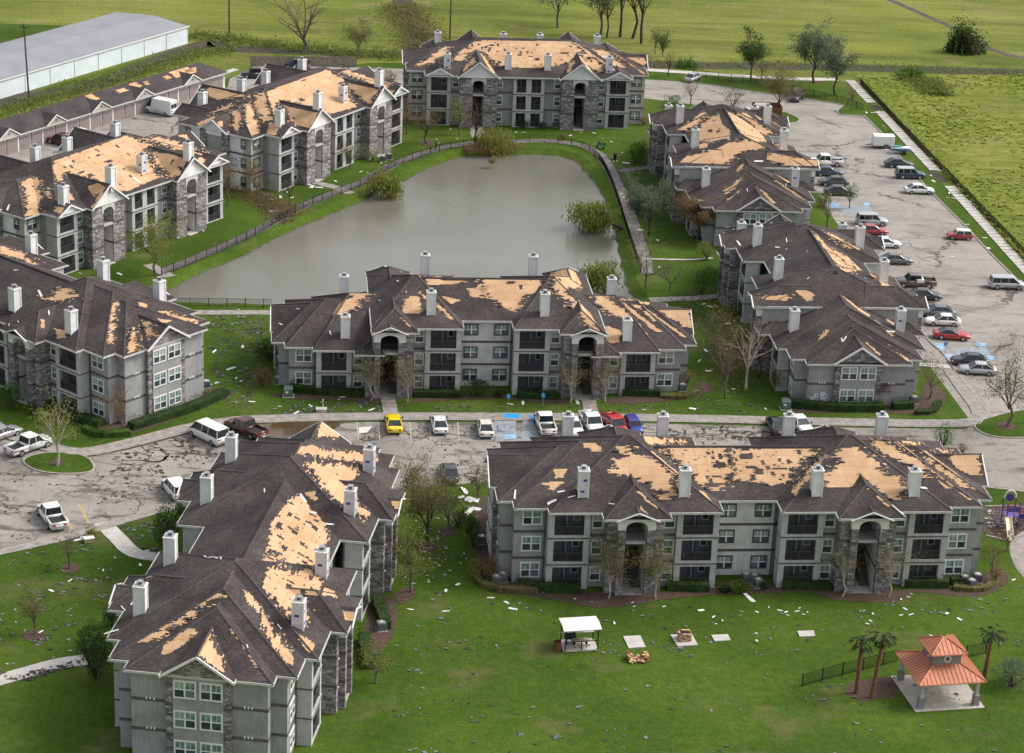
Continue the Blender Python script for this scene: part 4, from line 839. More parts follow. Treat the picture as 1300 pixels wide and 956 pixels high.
# ------------------------------------------------------------------ roof damage: sheathing laid bare where shingles were torn off
_pr = random.Random(11)
def inside(pt, poly):
    x, y = pt; r = False; n = len(poly); j = n - 1
    for i in range(n):
        xi, yi = poly[i]; xj, yj = poly[j]
        if (yi > y) != (yj > y) and x < (xj - xi) * (y - yi) / (yj - yi + 1e-12) + xi: r = not r
        j = i
    return r
def spans(poly, y):
    xs = []
    n = len(poly)
    for i in range(n):
        a, b = poly[i], poly[(i + 1) % n]
        if (a[1] > y) != (b[1] > y): xs.append(a[0] + (b[0] - a[0]) * (y - a[1]) / (b[1] - a[1]))
    xs.sort(); return list(zip(xs[::2], xs[1::2]))
def patch(b, px, holes=0.05, rag=0.28, course=0.13):
    xs = [p[0] for p in px]; ys = [p[1] for p in px]; hits = {}
    tot = 0; area = (max(xs) - min(xs)) * (max(ys) - min(ys)); stp = max(1.0, math.sqrt(area / 160))
    y = min(ys) + .3
    while y < max(ys):
        x = min(xs) + .3
        while x < max(xs):
            if inside((x, y), px):
                h = roof_ray(x, y, b); tot += 1
                if h: hits.setdefault(id(h[4]), [0, h]); hits[id(h[4])][0] += 1
            x += stp
        y += stp
    for c, h in hits.values():
        if c < max(2, 0.06 * tot): continue
        P, n_ = h[4], h[5].copy()
        if n_.z < 0: n_ = -n_
        a = Vector((-n_.y, n_.x, 0)).normalized(); up = n_.cross(a).normalized()
        if up.z < 0: up = -up
        O = P[0]; to2 = lambda q: ((q - O).dot(a), (q - O).dot(up))
        face = [to2(q) for q in P]; pl = []
        for x, y in px:
            d = ray(x, y); t = n_.dot(O - CAMP) / n_.dot(d); pl.append(to2(CAMP + d * t))
        rag_ = rag; rag = min(rag, .06 * (max(p[0] for p in pl) - min(p[0] for p in pl)))
        y0 = max(min(p[1] for p in pl), min(p[1] for p in face)); y1 = min(max(p[1] for p in pl), max(p[1] for p in face))
        mb = MB(); mb.uv = []; torn = MB()
        inv = Matrix.Translation((b.o[0], b.o[1], 0)) @ Matrix.Rotation(b.yaw, 4, 'Z'); inv = inv.inverted()
        y = math.floor(y0 / course) * course; jl = jr = 0.0; hol = []
        while y < y1:
            yc = y + course / 2; fs = spans(face, yc)
            if fs:
                f0, f1 = fs[0][0] + .08, fs[-1][1] - .08
                jl = jl * .78 + _pr.uniform(-rag, rag); jr = jr * .78 + _pr.uniform(-rag, rag)
                for s0, s1 in spans(pl, yc):
                    s0 = max(f0, s0 + jl + _pr.uniform(-.4, .4) * rag + (_pr.uniform(-2.4, 2.4) * rag if _pr.random() < .16 else 0)); s1 = min(f1, s1 + jr + _pr.uniform(-.4, .4) * rag + (_pr.uniform(-2.4, 2.4) * rag if _pr.random() < .16 else 0))
                    if s1 - s0 < .15: continue
                    for _ in range(int((s1 - s0) * holes * 1.2 * _pr.uniform(0, 2) + _pr.random() * .6)):
                        w = _pr.uniform(.1, .4) if _pr.random() < .88 else _pr.uniform(.5, 1.4); hol.append([_pr.uniform(s0, s1), w, 1 if w < .3 else _pr.randint(2, 6)])
                    cuts = sorted((hx - w * _pr.uniform(.3, .7), hx + w * _pr.uniform(.3, .7)) for hx, w, _ in hol if s0 < hx < s1)
                    cur = s0; segs = []
                    for c0, c1 in cuts:
                        if c0 > cur + .06: segs.append((cur, c0))
                        cur = max(cur, c1)
                    if cur < s1 - .06: segs.append((cur, s1))
                    if rag > .2:
                        for sd_ in (-1, 1):
                            if _pr.random() < .3:
                                g_ = _pr.uniform(.15, .7); l_ = _pr.uniform(.12, .5); e0 = s1 + g_ if sd_ > 0 else s0 - g_ - l_
                                if f0 < e0 and e0 + l_ < f1: segs.append((e0, e0 + l_))
                    if rag > .2:
                        for ed_ in (s0, s1):
                            if _pr.random() < .24:
                                w_ = _pr.uniform(.12, .42); c_ = ed_ + _pr.uniform(-.25, .25); y_ = y + _pr.uniform(-.1, .1); l1, l2 = _pr.uniform(.05, .09), _pr.uniform(.06, .26)
                                if f0 < c_ - w_ and c_ + w_ < f1:
                                    qv = [inv @ (O + a * u_ + up * v_ + n_ * l_) for u_, v_, l_ in ((c_ - w_, y_, l2), (c_ + w_, y_ + _pr.uniform(-.1, .1), l2 * .7), (c_ + w_ * .9, y_ + .24, l1), (c_ - w_ * .9, y_ + .2, l1))]
                                    if (qv[1] - qv[0]).cross(qv[2] - qv[0]).z < 0: qv.reverse()
                                    torn.add([tuple(v) for v in qv], [(0, 1, 2, 3)], _pr.choice((0, 0, 1, 2)))
                    for e0, e1 in segs:
                        k_ = min(.12, (e1 - e0) * .4); q = [(e0, y), (e1, y), (e1 + _pr.uniform(-k_, k_), y + course), (e0 + _pr.uniform(-k_, k_), y + course)]
                        vs = [inv @ (O + a * u_ + up * v_ + n_ * .03) for u_, v_ in q]
                        nn = (vs[1] - vs[0]).cross(vs[2] - vs[0])
                        if nn.z < 0: vs.reverse(); q = q[::-1]
                        mb.add([tuple(v) for v in vs], [(0, 1, 2, 3)]); mb.uv.append(q)
                for hh in hol: hh[2] -= 1
                hol = [hh for hh in hol if hh[2] > 0]
            y += course
        rag = rag_
        if len(mb.f) > 7: mb.build('bare_sheathing', 'sheathing', h[3])
        if len(torn.f) > 5: tag(torn.build('torn_shingles', ['shingle_ridge', 'scrap_dark', 'scrap_grey'], h[3]), kind='stuff')
def patches(b, ox, oy, s, lst, **kw):
    for p in lst: patch(b, K(ox, oy, s, p), **kw)
patches(C1, 600, 520, 3.824, [
    [(705, 175), (760, 180), (800, 215), (880, 250), (930, 290), (960, 350), (990, 390), (985, 435), (900, 440), (885, 425), (930, 400), (870, 380), (830, 350), (790, 350), (745, 320), (655, 310), (650, 290), (720, 290), (650, 250), (660, 235), (720, 235), (770, 225), (700, 200)],
    [(545, 165), (600, 165), (625, 190), (610, 205), (580, 205), (575, 190), (545, 185)], [(400, 290), (470, 288), (440, 330), (400, 335)], [(335, 355), (455, 348), (400, 392), (375, 390), (385, 370), (335, 362)], [(432, 262), (452, 258), (450, 275), (432, 275)],
    [(828, 130), (1030, 150), (1045, 165), (870, 175), (840, 160)], [(100, 218), (140, 218), (135, 226), (105, 226)]])
patches(C1, 600, 520, 3.824, [[(915, 190), (1262, 185), (1262, 345), (1200, 395), (1150, 390), (1075, 335), (1050, 300), (1010, 270), (960, 225)]], holes=.16)
patches(C1, 600, 520, 3.824, [[(860, 200), (880, 208), (1000, 310), (990, 320), (930, 275)], [(1100, 395), (1125, 400), (1160, 445), (1140, 445), (1105, 410)], [(1060, 430), (1110, 430), (1110, 443), (1060, 440)], [(795, 395), (815, 405), (905, 475), (895, 480), (850, 450)], [(805, 465), (820, 468), (855, 520), (840, 522), (815, 500)], [(865, 485), (885, 485), (885, 500), (870, 498)]], holes=.02, rag=.12)
patches(C1, 930, 520, 3.824, [[(0, 190), (400, 190), (330, 275), (260, 350), (180, 370), (120, 350), (0, 350)]], holes=.16)
patches(C1, 930, 520, 3.824, [[(440, 215), (470, 220), (300, 415), (280, 395), (330, 350)], [(530, 190), (600, 182), (660, 225), (720, 260), (770, 310), (835, 350), (830, 390), (770, 440), (700, 395), (640, 350), (540, 380), (440, 375), (450, 310), (530, 260), (500, 230)],
    [(665, 145), (740, 145), (800, 190), (860, 230), (930, 270), (985, 330), (930, 330), (860, 270), (800, 255), (750, 220), (690, 180)], [(880, 190), (930, 215), (1000, 270), (1070, 320), (1150, 380), (1120, 380), (1000, 290)], [(1045, 225), (1190, 215), (1205, 320), (1145, 320), (1090, 280)], [(820, 155), (900, 155), (940, 175), (830, 170)], [(960, 190), (1075, 200), (1070, 207), (960, 205)], [(325, 425), (385, 425), (380, 440), (325, 438)]])
patches(C1, 930, 520, 3.824, [[(775, 146), (803, 155), (1080, 372), (1060, 372)], [(895, 190), (935, 200), (1195, 390), (1180, 392)], [(635, 368), (645, 372), (770, 470), (758, 476)], [(663, 465), (672, 465), (702, 496), (690, 500)], [(1000, 345), (1055, 380), (1035, 387)], [(1085, 392), (1095, 395), (1160, 437), (1150, 442)]], holes=.02, rag=.1)
patches(C2, 330, 310, 4.483, [[(520, 280), (635, 283), (590, 330), (520, 385), (470, 405), (400, 400), (440, 350)], [(350, 430), (375, 415), (380, 430), (355, 447)], [(295, 470), (330, 462), (335, 480), (300, 490)], [(245, 515), (290, 508), (295, 522), (255, 528)], [(800, 360), (860, 300), (900, 292), (925, 330), (915, 395), (810, 397), (795, 380)],
    [(870, 155), (1020, 178), (1050, 185), (880, 175)], [(935, 195), (1000, 195), (1040, 210), (1180, 210), (1080, 228), (960, 235)], [(1020, 292), (1140, 320), (1090, 342)], [(1140, 290), (1300, 285), (1300, 300), (1180, 302)], [(1175, 250), (1230, 255), (1245, 240), (1300, 230), (1300, 310), (1210, 300)], [(1235, 205), (1300, 200), (1300, 212)]])
patches(C2, 330, 310, 4.483, [[(890, 262), (905, 268), (948, 305), (945, 322)], [(1000, 332), (1102, 420), (1095, 434), (1000, 352)], [(775, 397), (860, 462), (855, 475)], [(765, 463), (790, 473), (785, 487)]], holes=.02, rag=.1)
patches(C2, 610, 310, 4.483, [[(0, 200), (340, 205), (380, 235), (350, 270), (270, 290), (230, 320), (240, 350), (205, 385), (100, 350), (100, 330), (50, 300), (0, 300)], [(395, 170), (500, 130), (540, 160), (580, 240), (545, 255), (490, 245), (500, 280), (560, 330), (630, 400), (680, 495), (650, 490), (600, 430), (500, 340), (420, 260)],
    [(390, 320), (440, 318), (465, 340), (395, 350)], [(215, 415), (280, 372), (275, 385), (240, 432), (215, 435)], [(630, 295), (740, 300), (790, 360), (880, 420), (800, 425), (720, 380)], [(690, 410), (735, 430), (740, 440), (690, 440)], [(695, 470), (740, 465), (800, 500), (795, 560), (730, 565), (700, 530)], [(865, 345), (900, 350), (1005, 435), (985, 440)],
    [(1010, 375), (1200, 378), (1205, 478), (1150, 470), (1080, 420)], [(790, 310), (960, 325), (960, 340), (810, 325)], [(935, 498), (1000, 505), (1000, 520), (950, 515)], [(865, 453), (920, 455), (915, 465), (865, 462)]])
patches(C2, 610, 310, 4.483, [[(742, 300), (775, 303), (1032, 500), (1010, 502)], [(890, 338), (915, 348), (1177, 530), (1160, 532)]], holes=.02, rag=.1)
patches(AA, 0, 300, 3.679, [[(195, 285), (245, 290), (290, 245), (345, 240), (330, 275), (375, 272), (370, 285), (320, 290), (290, 310), (200, 295)], [(255, 430), (300, 440), (300, 470), (265, 480)], [(187, 388), (208, 388), (208, 430), (190, 430)], [(515, 320), (545, 310), (530, 510), (500, 505)], [(515, 265), (580, 290), (545, 300), (515, 300)],
    [(605, 425), (625, 430), (660, 530), (600, 545)], [(665, 400), (705, 400), (720, 455), (750, 465), (700, 470), (695, 490), (670, 440)], [(640, 305), (690, 320), (685, 335), (650, 325)], [(735, 350), (760, 350), (920, 395), (920, 412), (800, 380)], [(735, 385), (800, 395), (780, 405), (745, 400)], [(655, 355), (715, 370), (700, 378)], [(675, 265), (720, 270), (715, 285)], [(75, 440), (120, 430), (115, 445), (90, 460)]])
patches(AA, 0, 300, 3.679, [[(0, 45), (120, 85), (180, 135), (150, 130), (0, 75)]])
patches(FF, 0, 150, 4.345, [[(290, 240), (700, 95), (860, 155), (800, 165), (795, 180), (870, 330), (690, 410), (620, 390), (580, 360), (360, 300), (340, 330), (330, 360), (315, 360)], [(135, 340), (200, 325), (225, 450), (215, 540), (150, 540), (140, 430)], [(245, 380), (275, 385), (285, 470), (250, 470)], [(245, 270), (265, 275), (262, 300), (245, 300)], [(250, 320), (270, 320), (265, 340)],
    [(300, 485), (360, 495), (345, 535), (305, 515)], [(85, 410), (120, 415), (120, 440), (85, 435)], [(50, 370), (85, 372), (80, 390)], [(55, 260), (90, 262), (85, 275)], [(95, 305), (140, 300), (130, 315)], [(500, 370), (550, 360), (580, 380), (570, 440), (520, 500), (510, 495), (560, 400), (520, 430), (495, 400)], [(840, 190), (950, 200), (1020, 230), (990, 300), (950, 340), (900, 280), (860, 260)],
    [(800, 115), (850, 95), (1150, 190), (1130, 205), (1000, 180)], [(1090, 215), (1140, 230), (1105, 265)], [(960, 95), (1030, 90), (1035, 120)], [(330, 380), (400, 420), (410, 455), (380, 450)]])
patches(BB, 220, 70, 4.333, [[(515, 200), (840, 82), (960, 140), (920, 150), (990, 260), (1010, 285), (860, 325), (800, 290), (600, 255), (570, 260), (560, 330), (545, 330)], [(385, 275), (435, 262), (475, 430), (420, 450)], [(325, 310), (360, 295), (385, 340), (380, 420), (335, 425)], [(430, 230), (495, 200), (545, 350), (500, 390), (480, 330)], [(600, 275), (800, 320), (745, 400), (660, 380), (620, 310)],
    [(950, 150), (1130, 190), (1075, 270), (1000, 210)], [(215, 180), (380, 220), (240, 250), (180, 200)], [(240, 300), (400, 240), (300, 300), (150, 340)], [(120, 380), (250, 330), (200, 365), (140, 390)], [(80, 310), (150, 320), (120, 335)], [(240, 370), (270, 360), (275, 400), (250, 385)], [(920, 95), (960, 80), (1200, 165), (1180, 180), (1090, 160)], [(1165, 190), (1215, 195), (1195, 220)], [(540, 370), (590, 400), (560, 440), (510, 435)]], holes=.02)
patches(DD, 500, 30, 3.8235, [[(390, 80), (860, 88), (920, 130), (880, 160), (860, 190), (720, 215), (620, 215), (500, 205), (440, 140), (410, 125), (370, 140), (340, 180), (280, 185), (310, 150)], [(240, 112), (290, 112), (190, 190), (100, 208)], [(350, 200), (390, 165), (400, 190), (340, 235), (335, 230)], [(905, 145), (960, 155), (1020, 220), (990, 240), (930, 200)], [(850, 190), (880, 185), (860, 235), (840, 240)],
    [(960, 125), (1030, 130), (1070, 170), (1130, 215), (1080, 215), (1010, 160)], [(1130, 165), (1222, 165), (1220, 205)]], holes=.10)
patches(DD, 500, 30, 3.8235, [[(408, 130), (432, 150), (492, 240), (478, 246)], [(860, 88), (888, 95), (1142, 270), (1125, 268)], [(1045, 130), (1068, 138), (1226, 245), (1213, 248)], [(840, 60), (870, 85), (960, 120), (890, 95)], [(888, 150), (907, 160), (982, 260), (968, 256)]], holes=.01, rag=.1)
patches(G1, 800, 110, 4.781, [[(430, 155), (460, 155), (440, 200), (330, 275), (290, 262), (380, 200)], [(490, 185), (540, 168), (560, 230), (610, 270), (600, 310), (520, 330), (420, 335), (415, 270), (440, 220)], [(575, 150), (600, 155), (770, 250), (830, 335), (740, 335), (660, 270)], [(635, 158), (700, 160), (880, 290), (820, 295), (740, 240)],
    [(255, 440), (380, 420), (480, 400), (510, 345), (650, 335), (690, 310), (720, 335), (830, 340), (830, 375), (700, 390), (640, 420), (560, 470), (260, 460)], [(810, 420), (850, 400), (1000, 430), (1150, 455), (1148, 480), (940, 480), (860, 450)], [(865, 350), (900, 350), (1000, 415), (970, 420), (940, 390)], [(320, 165), (345, 165), (345, 185), (325, 190)], [(420, 350), (475, 345), (465, 370), (420, 378)],
    [(690, 470), (680, 500), (640, 520), (660, 485)], [(695, 530), (600, 650), (560, 655), (580, 620), (630, 590)], [(685, 605), (690, 612), (580, 715), (570, 710)], [(600, 560), (605, 570), (570, 600), (560, 590)]])
patches(G1, 800, 110, 4.781, [[(718, 448), (742, 460), (1102, 715), (1085, 722)], [(865, 518), (970, 580), (960, 587)], [(768, 608), (882, 705), (870, 714)], [(745, 160), (800, 200), (790, 207)], [(830, 195), (910, 235), (905, 242)]], holes=.02, rag=.1)
patches(G2, 890, 250, 4.194, [[(570, 175), (600, 185), (680, 270), (780, 320), (860, 395), (760, 402), (720, 360), (670, 290)]], holes=.25)
patches(G2, 890, 250, 4.194, [[(640, 190), (700, 195), (850, 280), (780, 270), (700, 230)], [(300, 540), (400, 525), (440, 518), (455, 535), (450, 555), (360, 550)], [(510, 500), (560, 498), (605, 520), (600, 545), (560, 555), (520, 520)], [(895, 410), (920, 420), (1045, 495), (1010, 500), (950, 460)], [(965, 502), (1070, 510), (1070, 525), (990, 522)], [(400, 85), (455, 135), (440, 138)]])
patches(G2, 890, 350, 4.194, [[(665, 285), (688, 290), (630, 365), (608, 368), (640, 310)]])
patches(G2, 890, 350, 4.194, [[(830, 166), (900, 212), (893, 220), (830, 180)], [(920, 238), (1030, 320), (1018, 324)], [(980, 222), (1035, 258), (1030, 267), (990, 242)], [(1000, 368), (1112, 455), (1100, 460)], [(868, 343), (962, 420), (948, 427)], [(742, 103), (765, 112), (835, 170), (822, 172)]], holes=.02, rag=.08)
patches(HH, 330, 520, 2.657, [[(110, 295), (150, 290), (195, 350), (240, 435), (200, 470), (185, 525), (80, 520), (0, 515), (40, 480), (20, 480), (30, 440), (40, 380)]], holes=.12)
patches(HH, 330, 520, 2.657, [[(150, 175), (195, 185), (250, 185), (330, 195), (335, 225), (300, 250), (310, 300), (375, 355), (355, 372), (320, 345), (290, 325), (270, 320), (215, 265), (190, 225)], [(130, 120), (200, 130), (350, 155), (400, 165), (395, 178), (340, 180), (240, 170), (160, 150), (125, 150)], [(205, 45), (265, 75), (265, 97), (195, 92)], [(85, 212), (125, 212), (120, 223), (85, 222)], [(150, 280), (185, 275), (200, 300), (180, 310), (165, 295)],
    [(240, 553), (272, 555), (265, 577), (238, 570)], [(215, 603), (250, 610), (260, 632), (210, 630)], [(445, 310), (485, 310), (470, 337), (455, 335)], [(280, 680), (328, 683), (322, 715), (290, 712)], [(120, 755), (150, 765), (188, 795), (170, 825), (150, 800)], [(0, 665), (20, 690), (60, 760), (120, 850), (105, 870), (60, 830), (0, 730)]])
patches(HH, 330, 520, 2.657, [[(20, 545), (60, 535), (110, 545), (170, 540), (185, 560), (230, 580), (205, 595), (200, 630), (130, 620), (120, 630), (165, 690), (172, 720), (150, 735), (90, 690), (40, 640), (10, 600)]], holes=.12)
patches(HH, 120, 680, 4.643, [[(730, 325), (765, 345), (760, 370), (700, 375), (600, 440), (440, 560), (380, 610), (250, 628), (290, 590), (430, 520), (640, 390)], [(560, 550), (595, 550), (560, 610), (420, 700), (390, 705), (400, 650), (480, 600)], [(245, 745), (320, 720), (375, 710), (370, 768), (240, 755)], [(670, 590), (700, 610), (760, 760), (765, 815), (700, 780), (605, 710), (640, 640)], [(105, 290), (185, 290), (150, 328)], [(805, 220), (830, 225), (820, 265), (785, 298)],
    [(850, 288), (900, 330), (975, 410), (975, 460), (900, 400)]])
patches(HH, 120, 680, 4.643, [[(803, 540), (832, 570), (892, 660), (880, 672), (808, 560)], [(903, 688), (967, 760), (960, 787), (918, 720)]], holes=.02, rag=.12)
# ------------------------------------------------------------------ chimneys (foot of the front face)
def chims(b, ox, oy, s, lst):
    for u, v, h, w in lst: chimney(b, ox + u / s, oy + v / s, h, w)
chims(C1, 600, 520, 3.824, [(533, 428, 3.35, True), (1023, 426, 3.35, False)]); chims(C1, 930, 520, 3.824, [(403, 423, 3.3, False), (873, 423, 3.2, False)])
chims(C2, 330, 310, 4.483, [(485, 538, 3.2, False), (972, 405, 3.3, False)]); chims(C2, 610, 310, 4.483, [(362, 413, 3.3, False), (830, 553, 3.1, False)])
for b, z in ((C1, 12.9), (C2, 12.9), (G1, 12.9), (G2, 12.9)):
    for u in (-6.8, 6.8): chimney_at(b, u, 14.2, 9.0, z)
for u in (-16.9, 16.9): chimney_at(C1, u, 14.2, 9.0, 12.9); chimney_at(C2, u, 14.2, 6.2, 10.0, broken=True); chimney_at(AA, u, 14.2, 9.0, 12.9)
for b in (G1, G2): chimney_at(b, 16.9, 14.2, 6.2, 10.0, wrap=((0, -1), (1, 0))); chimney_at(b, -16.9, .2, 6.2, 10.0); chimney_at(b, -16.9, 14.2, 6.2, 10.0, wrap=((0, -1), (1, 0)))
for u in (6.8, -6.8): chimney_at(AA, u, 14.2, 9.0, 12.9)
chims(AA, 0, 300, 3.679, [(72, 350, 3.2, False), (335, 455, 3.2, False)])
chims(G1, 800, 110, 4.781, [(390, 372, 3.2, False), (298, 225, 3.2, False), (455, 610, 3.1, False)])
chims(G2, 890, 250, 4.194, [(295, 262, 3.2, False), (407, 443, 3.2, False)]); chims(G2, 890, 350, 4.194, [(490, 297, 3.1, False)])
wp = ((1, 0), (0, 1))
for u in (-16.9, -6.8, 6.8, 16.9): chimney_at(HH, u, .05, 8.8, 12.85); chimney_at(HH, u, 14.3, 8.8, 12.85, wrap=((0, 1), (1, 0)))
chims(DD, 500, 30, 3.8235, [(258, 222, 3.0, True), (553, 224, 3.0, False), (745, 228, 3.0, False), (1043, 240, 3.0, True)])
for u in (-14.6, -3.2, 3.2, 13.2): chimney_at(DD, u, 17.2, 9.0, 12.2)
chims(FF, 0, 150, 4.345, [(352, 478, 3.0, False), (612, 372, 3.0, False), (783, 305, 3.0, True), (1040, 235, 3.0, False)]); chims(BB, 220, 70, 4.333, [(585, 395, 3.0, False), (795, 300, 3.0, False), (932, 262, 3.0, True), (1132, 175, 3.0, False)])
for b in (FF, BB):
    for u in (-13.2, -3.2, 3.2, 13.2): chimney_at(b, u, 17.4, 9.0, 12.3)
# ------------------------------------------------------------------ vehicles
CARS = {  # L, W, belt z, roof z, glass base x0..x1, roof x0..x1, wheel radius, axle x rear/front, nose z, tail z
    'sedan': (4.75, 1.82, .93, 1.46, -1.95, 1.15, -1.05, .30, .33, -1.35, 1.42, .74, .90),
    'coupe': (4.80, 1.92, .92, 1.36, -1.75, .85, -.85, .05, .36, -1.38, 1.45, .78, .90),
    'hatch': (3.75, 1.70, .92, 1.44, -1.78, .85, -1.55, .45, .31, -1.2, 1.22, .82, .95),
    'suv': (4.80, 1.88, 1.05, 1.78, -2.30, 1.10, -2.10, .45, .38, -1.4, 1.42, .92, 1.08),
    'minivan': (5.05, 1.95, 1.02, 1.74, -2.40, 1.65, -2.15, .75, .35, -1.5, 1.55, .85, 1.05),
    'van': (5.7, 2.0, 1.15, 2.08, -2.75, 2.0, -2.65, 1.25, .37, -1.75, 1.75, .95, 1.18),
    'cargo': (5.9, 2.06, 1.25, 2.65, 1.2, 2.3, .95, 1.5, .37, -1.8, 1.85, 1.0, 1.28),
    'pickup': (5.75, 2.0, 1.10, 1.86, -.75, 1.45, -.55, .85, .40, -1.75, 1.85, .98, 1.05),
}
_carm = {}
def car_meshes(kind, color, roofcol=None, bed='bed_black'):
    key = (kind, color, roofcol, bed)
    if key in _carm: return _carm[key]
    L, Wd, zb, zr, g0, g1, r0, r1, wr, ax0, ax1, zn, zt = CARS[kind]; h = L / 2; w = Wd / 2; pc = 'paint_' + color; rc = 'paint_' + (roofcol or color)
    def ring(x, hw, z0, z1, c=.09):
        p = [(-hw + .08, z0), (-hw, z0 + .14), (-hw, z1 - .2), (-hw + c, z1 - .02), (-hw * .55, z1), (hw * .55, z1), (hw - c, z1 - .02), (hw, z1 - .2), (hw, z0 + .14), (hw - .08, z0)]
        return [(x, y, z) for y, z in p]
    out = []
    bd = MB(); zlow = .24 if kind != 'pickup' else .36
    if kind == 'pickup':
        bd.loft([ring(g0 - .05, w * .98, zlow, zb), ring(g1 - .2, w, zlow, zb + .02), ring(g1 + .25, w * .98, zlow, zb), ring(h - .35, w * .94, zlow + .02, zn + .04), ring(h - .05, w * .84, zlow + .12, zn - .1)])
        bd.loft([ring(-h + .02, w * .95, zlow + .14, .80), ring(-h + .12, w * .97, zlow, .82), ring(g0 - .02, w * .98, zlow, .82)])
        bd.box(-h + .05, g0 - .02, -w * .97, -w * .97 + .11, .7, zb + .03); bd.box(-h + .05, g0 - .02, w * .97 - .11, w * .97, .7, zb + .03); bd.box(-h + .03, -h + .11, -w * .86, w * .86, .6, zb + .02); bd.box(g0 - .1, g0 - .02, -w * .86, w * .86, .7, zb + .03)
    else:
        st = [ring(-h, w * .80, zlow + .2, zt - .12), ring(-h + .14, w * .93, zlow + .05, zt - .01), ring(g0 + .1, w * .985, zlow, zb - .01), ring(0, w, zlow, zb), ring(g1 - .05, w * .99, zlow, zb - .02), ring((g1 + h) / 2 + .1, w * .96, zlow + .02, (zb + zn) / 2 - .01), ring(h - .2, w * .87, zlow + .07, zn), ring(h, w * .70, zlow + .2, zn - .14)]
        bd.loft(st)
    # roof, pillars
    rw = w * (.70 if kind in ('sedan', 'coupe', 'hatch') else .80); bw = w * .90
    out.append(('body', bd.mesh('body', [pc], True)))
    rf = MB(); rf.loft([[(r0 - .05, -rw * .8, zr - .03), (r0 - .05, rw * .8, zr - .03), (r0 - .05, rw * .8, zr - .07), (r0 - .05, -rw * .8, zr - .07)], [(r0 + .2, -rw, zr + .0), (r0 + .2, rw, zr + .0), (r0 + .2, rw + .02, zr - .07), (r0 + .2, -rw - .02, zr - .07)],
                        [(r1 - .25, -rw, zr + .01), (r1 - .25, rw, zr + .01), (r1 - .25, rw + .02, zr - .07), (r1 - .25, -rw - .02, zr - .07)], [(r1 + .06, -rw * .88, zr - .04), (r1 + .06, rw * .88, zr - .04), (r1 + .06, rw * .88, zr - .08), (r1 + .06, -rw * .88, zr - .08)]])
    if kind == 'cargo':
        rf = MB(); rf.loft([[(-h + .03, -w * .96, zb - .3), (-h + .03, w * .96, zb - .3), (-h + .03, w * .84, zr), (-h + .03, -w * .84, zr)], [(-h + .3, -w * .99, zb - .3), (-h + .3, w * .99, zb - .3), (-h + .3, w * .86, zr + .05), (-h + .3, -w * .86, zr + .05)],
                            [(g0 - .25, -w * .99, zb - .3), (g0 - .25, w * .99, zb - .3), (g0 - .3, w * .86, zr + .05), (g0 - .3, -w * .86, zr + .05)], [(g0 - .05, -w * .98, zb - .3), (g0 - .05, w * .98, zb - .3), (r0 + .1, w * .82, zr - .03), (r0 + .1, -w * .82, zr - .03)]])
    for s in (1, -1):
        rf.tube((g0 + .02, s * bw, zb - .04), (r0 + .02, s * rw, zr - .05), .055, .05, 5); rf.tube((g1 - .02, s * bw, zb - .04), (r1, s * rw, zr - .05), .05, .045, 5)
        if kind != 'cargo':
            xm = (g0 + g1) / 2 + (.0 if kind not in ('van', 'minivan', 'suv') else .45); rf.tube((xm, s * (bw + .005), zb - .04), (xm - .08, s * (rw + .005), zr - .05), .05, .045, 4)
            if kind in ('suv', 'minivan', 'van'): xm -= 1.15; rf.tube((xm, s * (bw + .005), zb - .04), (xm - .03, s * (rw + .005), zr - .05), .05, .045, 4)
    out.append(('roof', rf.mesh('roof', [rc], False)))
    gl = MB(); gl.add([(g0, -bw, zb - .03), (g1, -bw, zb - .03), (g1, bw, zb - .03), (g0, bw, zb - .03), (r0, -rw, zr - .05), (r1, -rw, zr - .05), (r1, rw, zr - .05), (r0, rw, zr - .05)],
           [(0, 3, 2, 1), (4, 5, 6, 7), (0, 1, 5, 4), (1, 2, 6, 5), (2, 3, 7, 6), (3, 0, 4, 7)])
    if kind == 'cargo': gl.box(-h - .0, -h + .02, -w * .75, -.06, 1.45, 2.15); gl.box(-h - .0, -h + .02, .06, w * .75, 1.45, 2.15)
    out.append(('glass', gl.mesh('glass', ['car_glass'])))
    if kind == 'pickup':
        ln = MB(); ln.box(-h + .11, g0 - .1, -w * .86, w * .86, .83, .86); out.append(('bed_liner', ln.mesh('bed_liner', [bed])))
    bp = MB(); bp.box(-h - .05, -h + .08, -w * .82, w * .82, .38, .58); bp2 = MB(); bp2.box(h - .1, h + .03, -w * .74, w * .74, .34, .52)
    out += [('bumper', bp.mesh('bumper', [pc if kind not in ('pickup', 'van') else 'rim'])), ('bumper', bp2.mesh('bumper', [pc if kind != 'van' else 'rim']))]
    for s in (1, -1):
        out.append(('tail_light', MB().box(-h - .015, -h + .1, s * w * .62 - .16, s * w * .62 + .16, zt - .32, zt - .14).mesh('tail_light', ['lamp_red'])))
        out.append(('headlight', MB().box(h - .24, h - .03, s * w * .58 - .19, s * w * .58 + .19, zn - .26, zn - .11).mesh('headlight', ['lamp_clear'])))
        out.append(('mirror', MB().box(g1 - .35, g1 - .15, s * (w + .09) - .09, s * (w + .09) + .09, zb + .0, zb + .16).mesh('mirror', ['black_plastic'])))
    out.append(('plate', MB().box(-h - .065, -h - .05, -.22, .22, .62 if kind != 'pickup' else .44, .76 if kind != 'pickup' else .56).mesh('plate', ['plate'])))
    wh = MB(); wh.tube((0, -.11, 0), (0, .11, 0), wr, wr, 14); ri = MB(); ri.tube((0, -.122, 0), (0, .122, 0), wr * .62, wr * .62, 10)
    wm, rm = wh.mesh('wheel', ['tyre']), ri.mesh('rim', ['rim'])
    _carm[key] = (out, wm, rm, ax0, ax1, wr, w); return _carm[key]
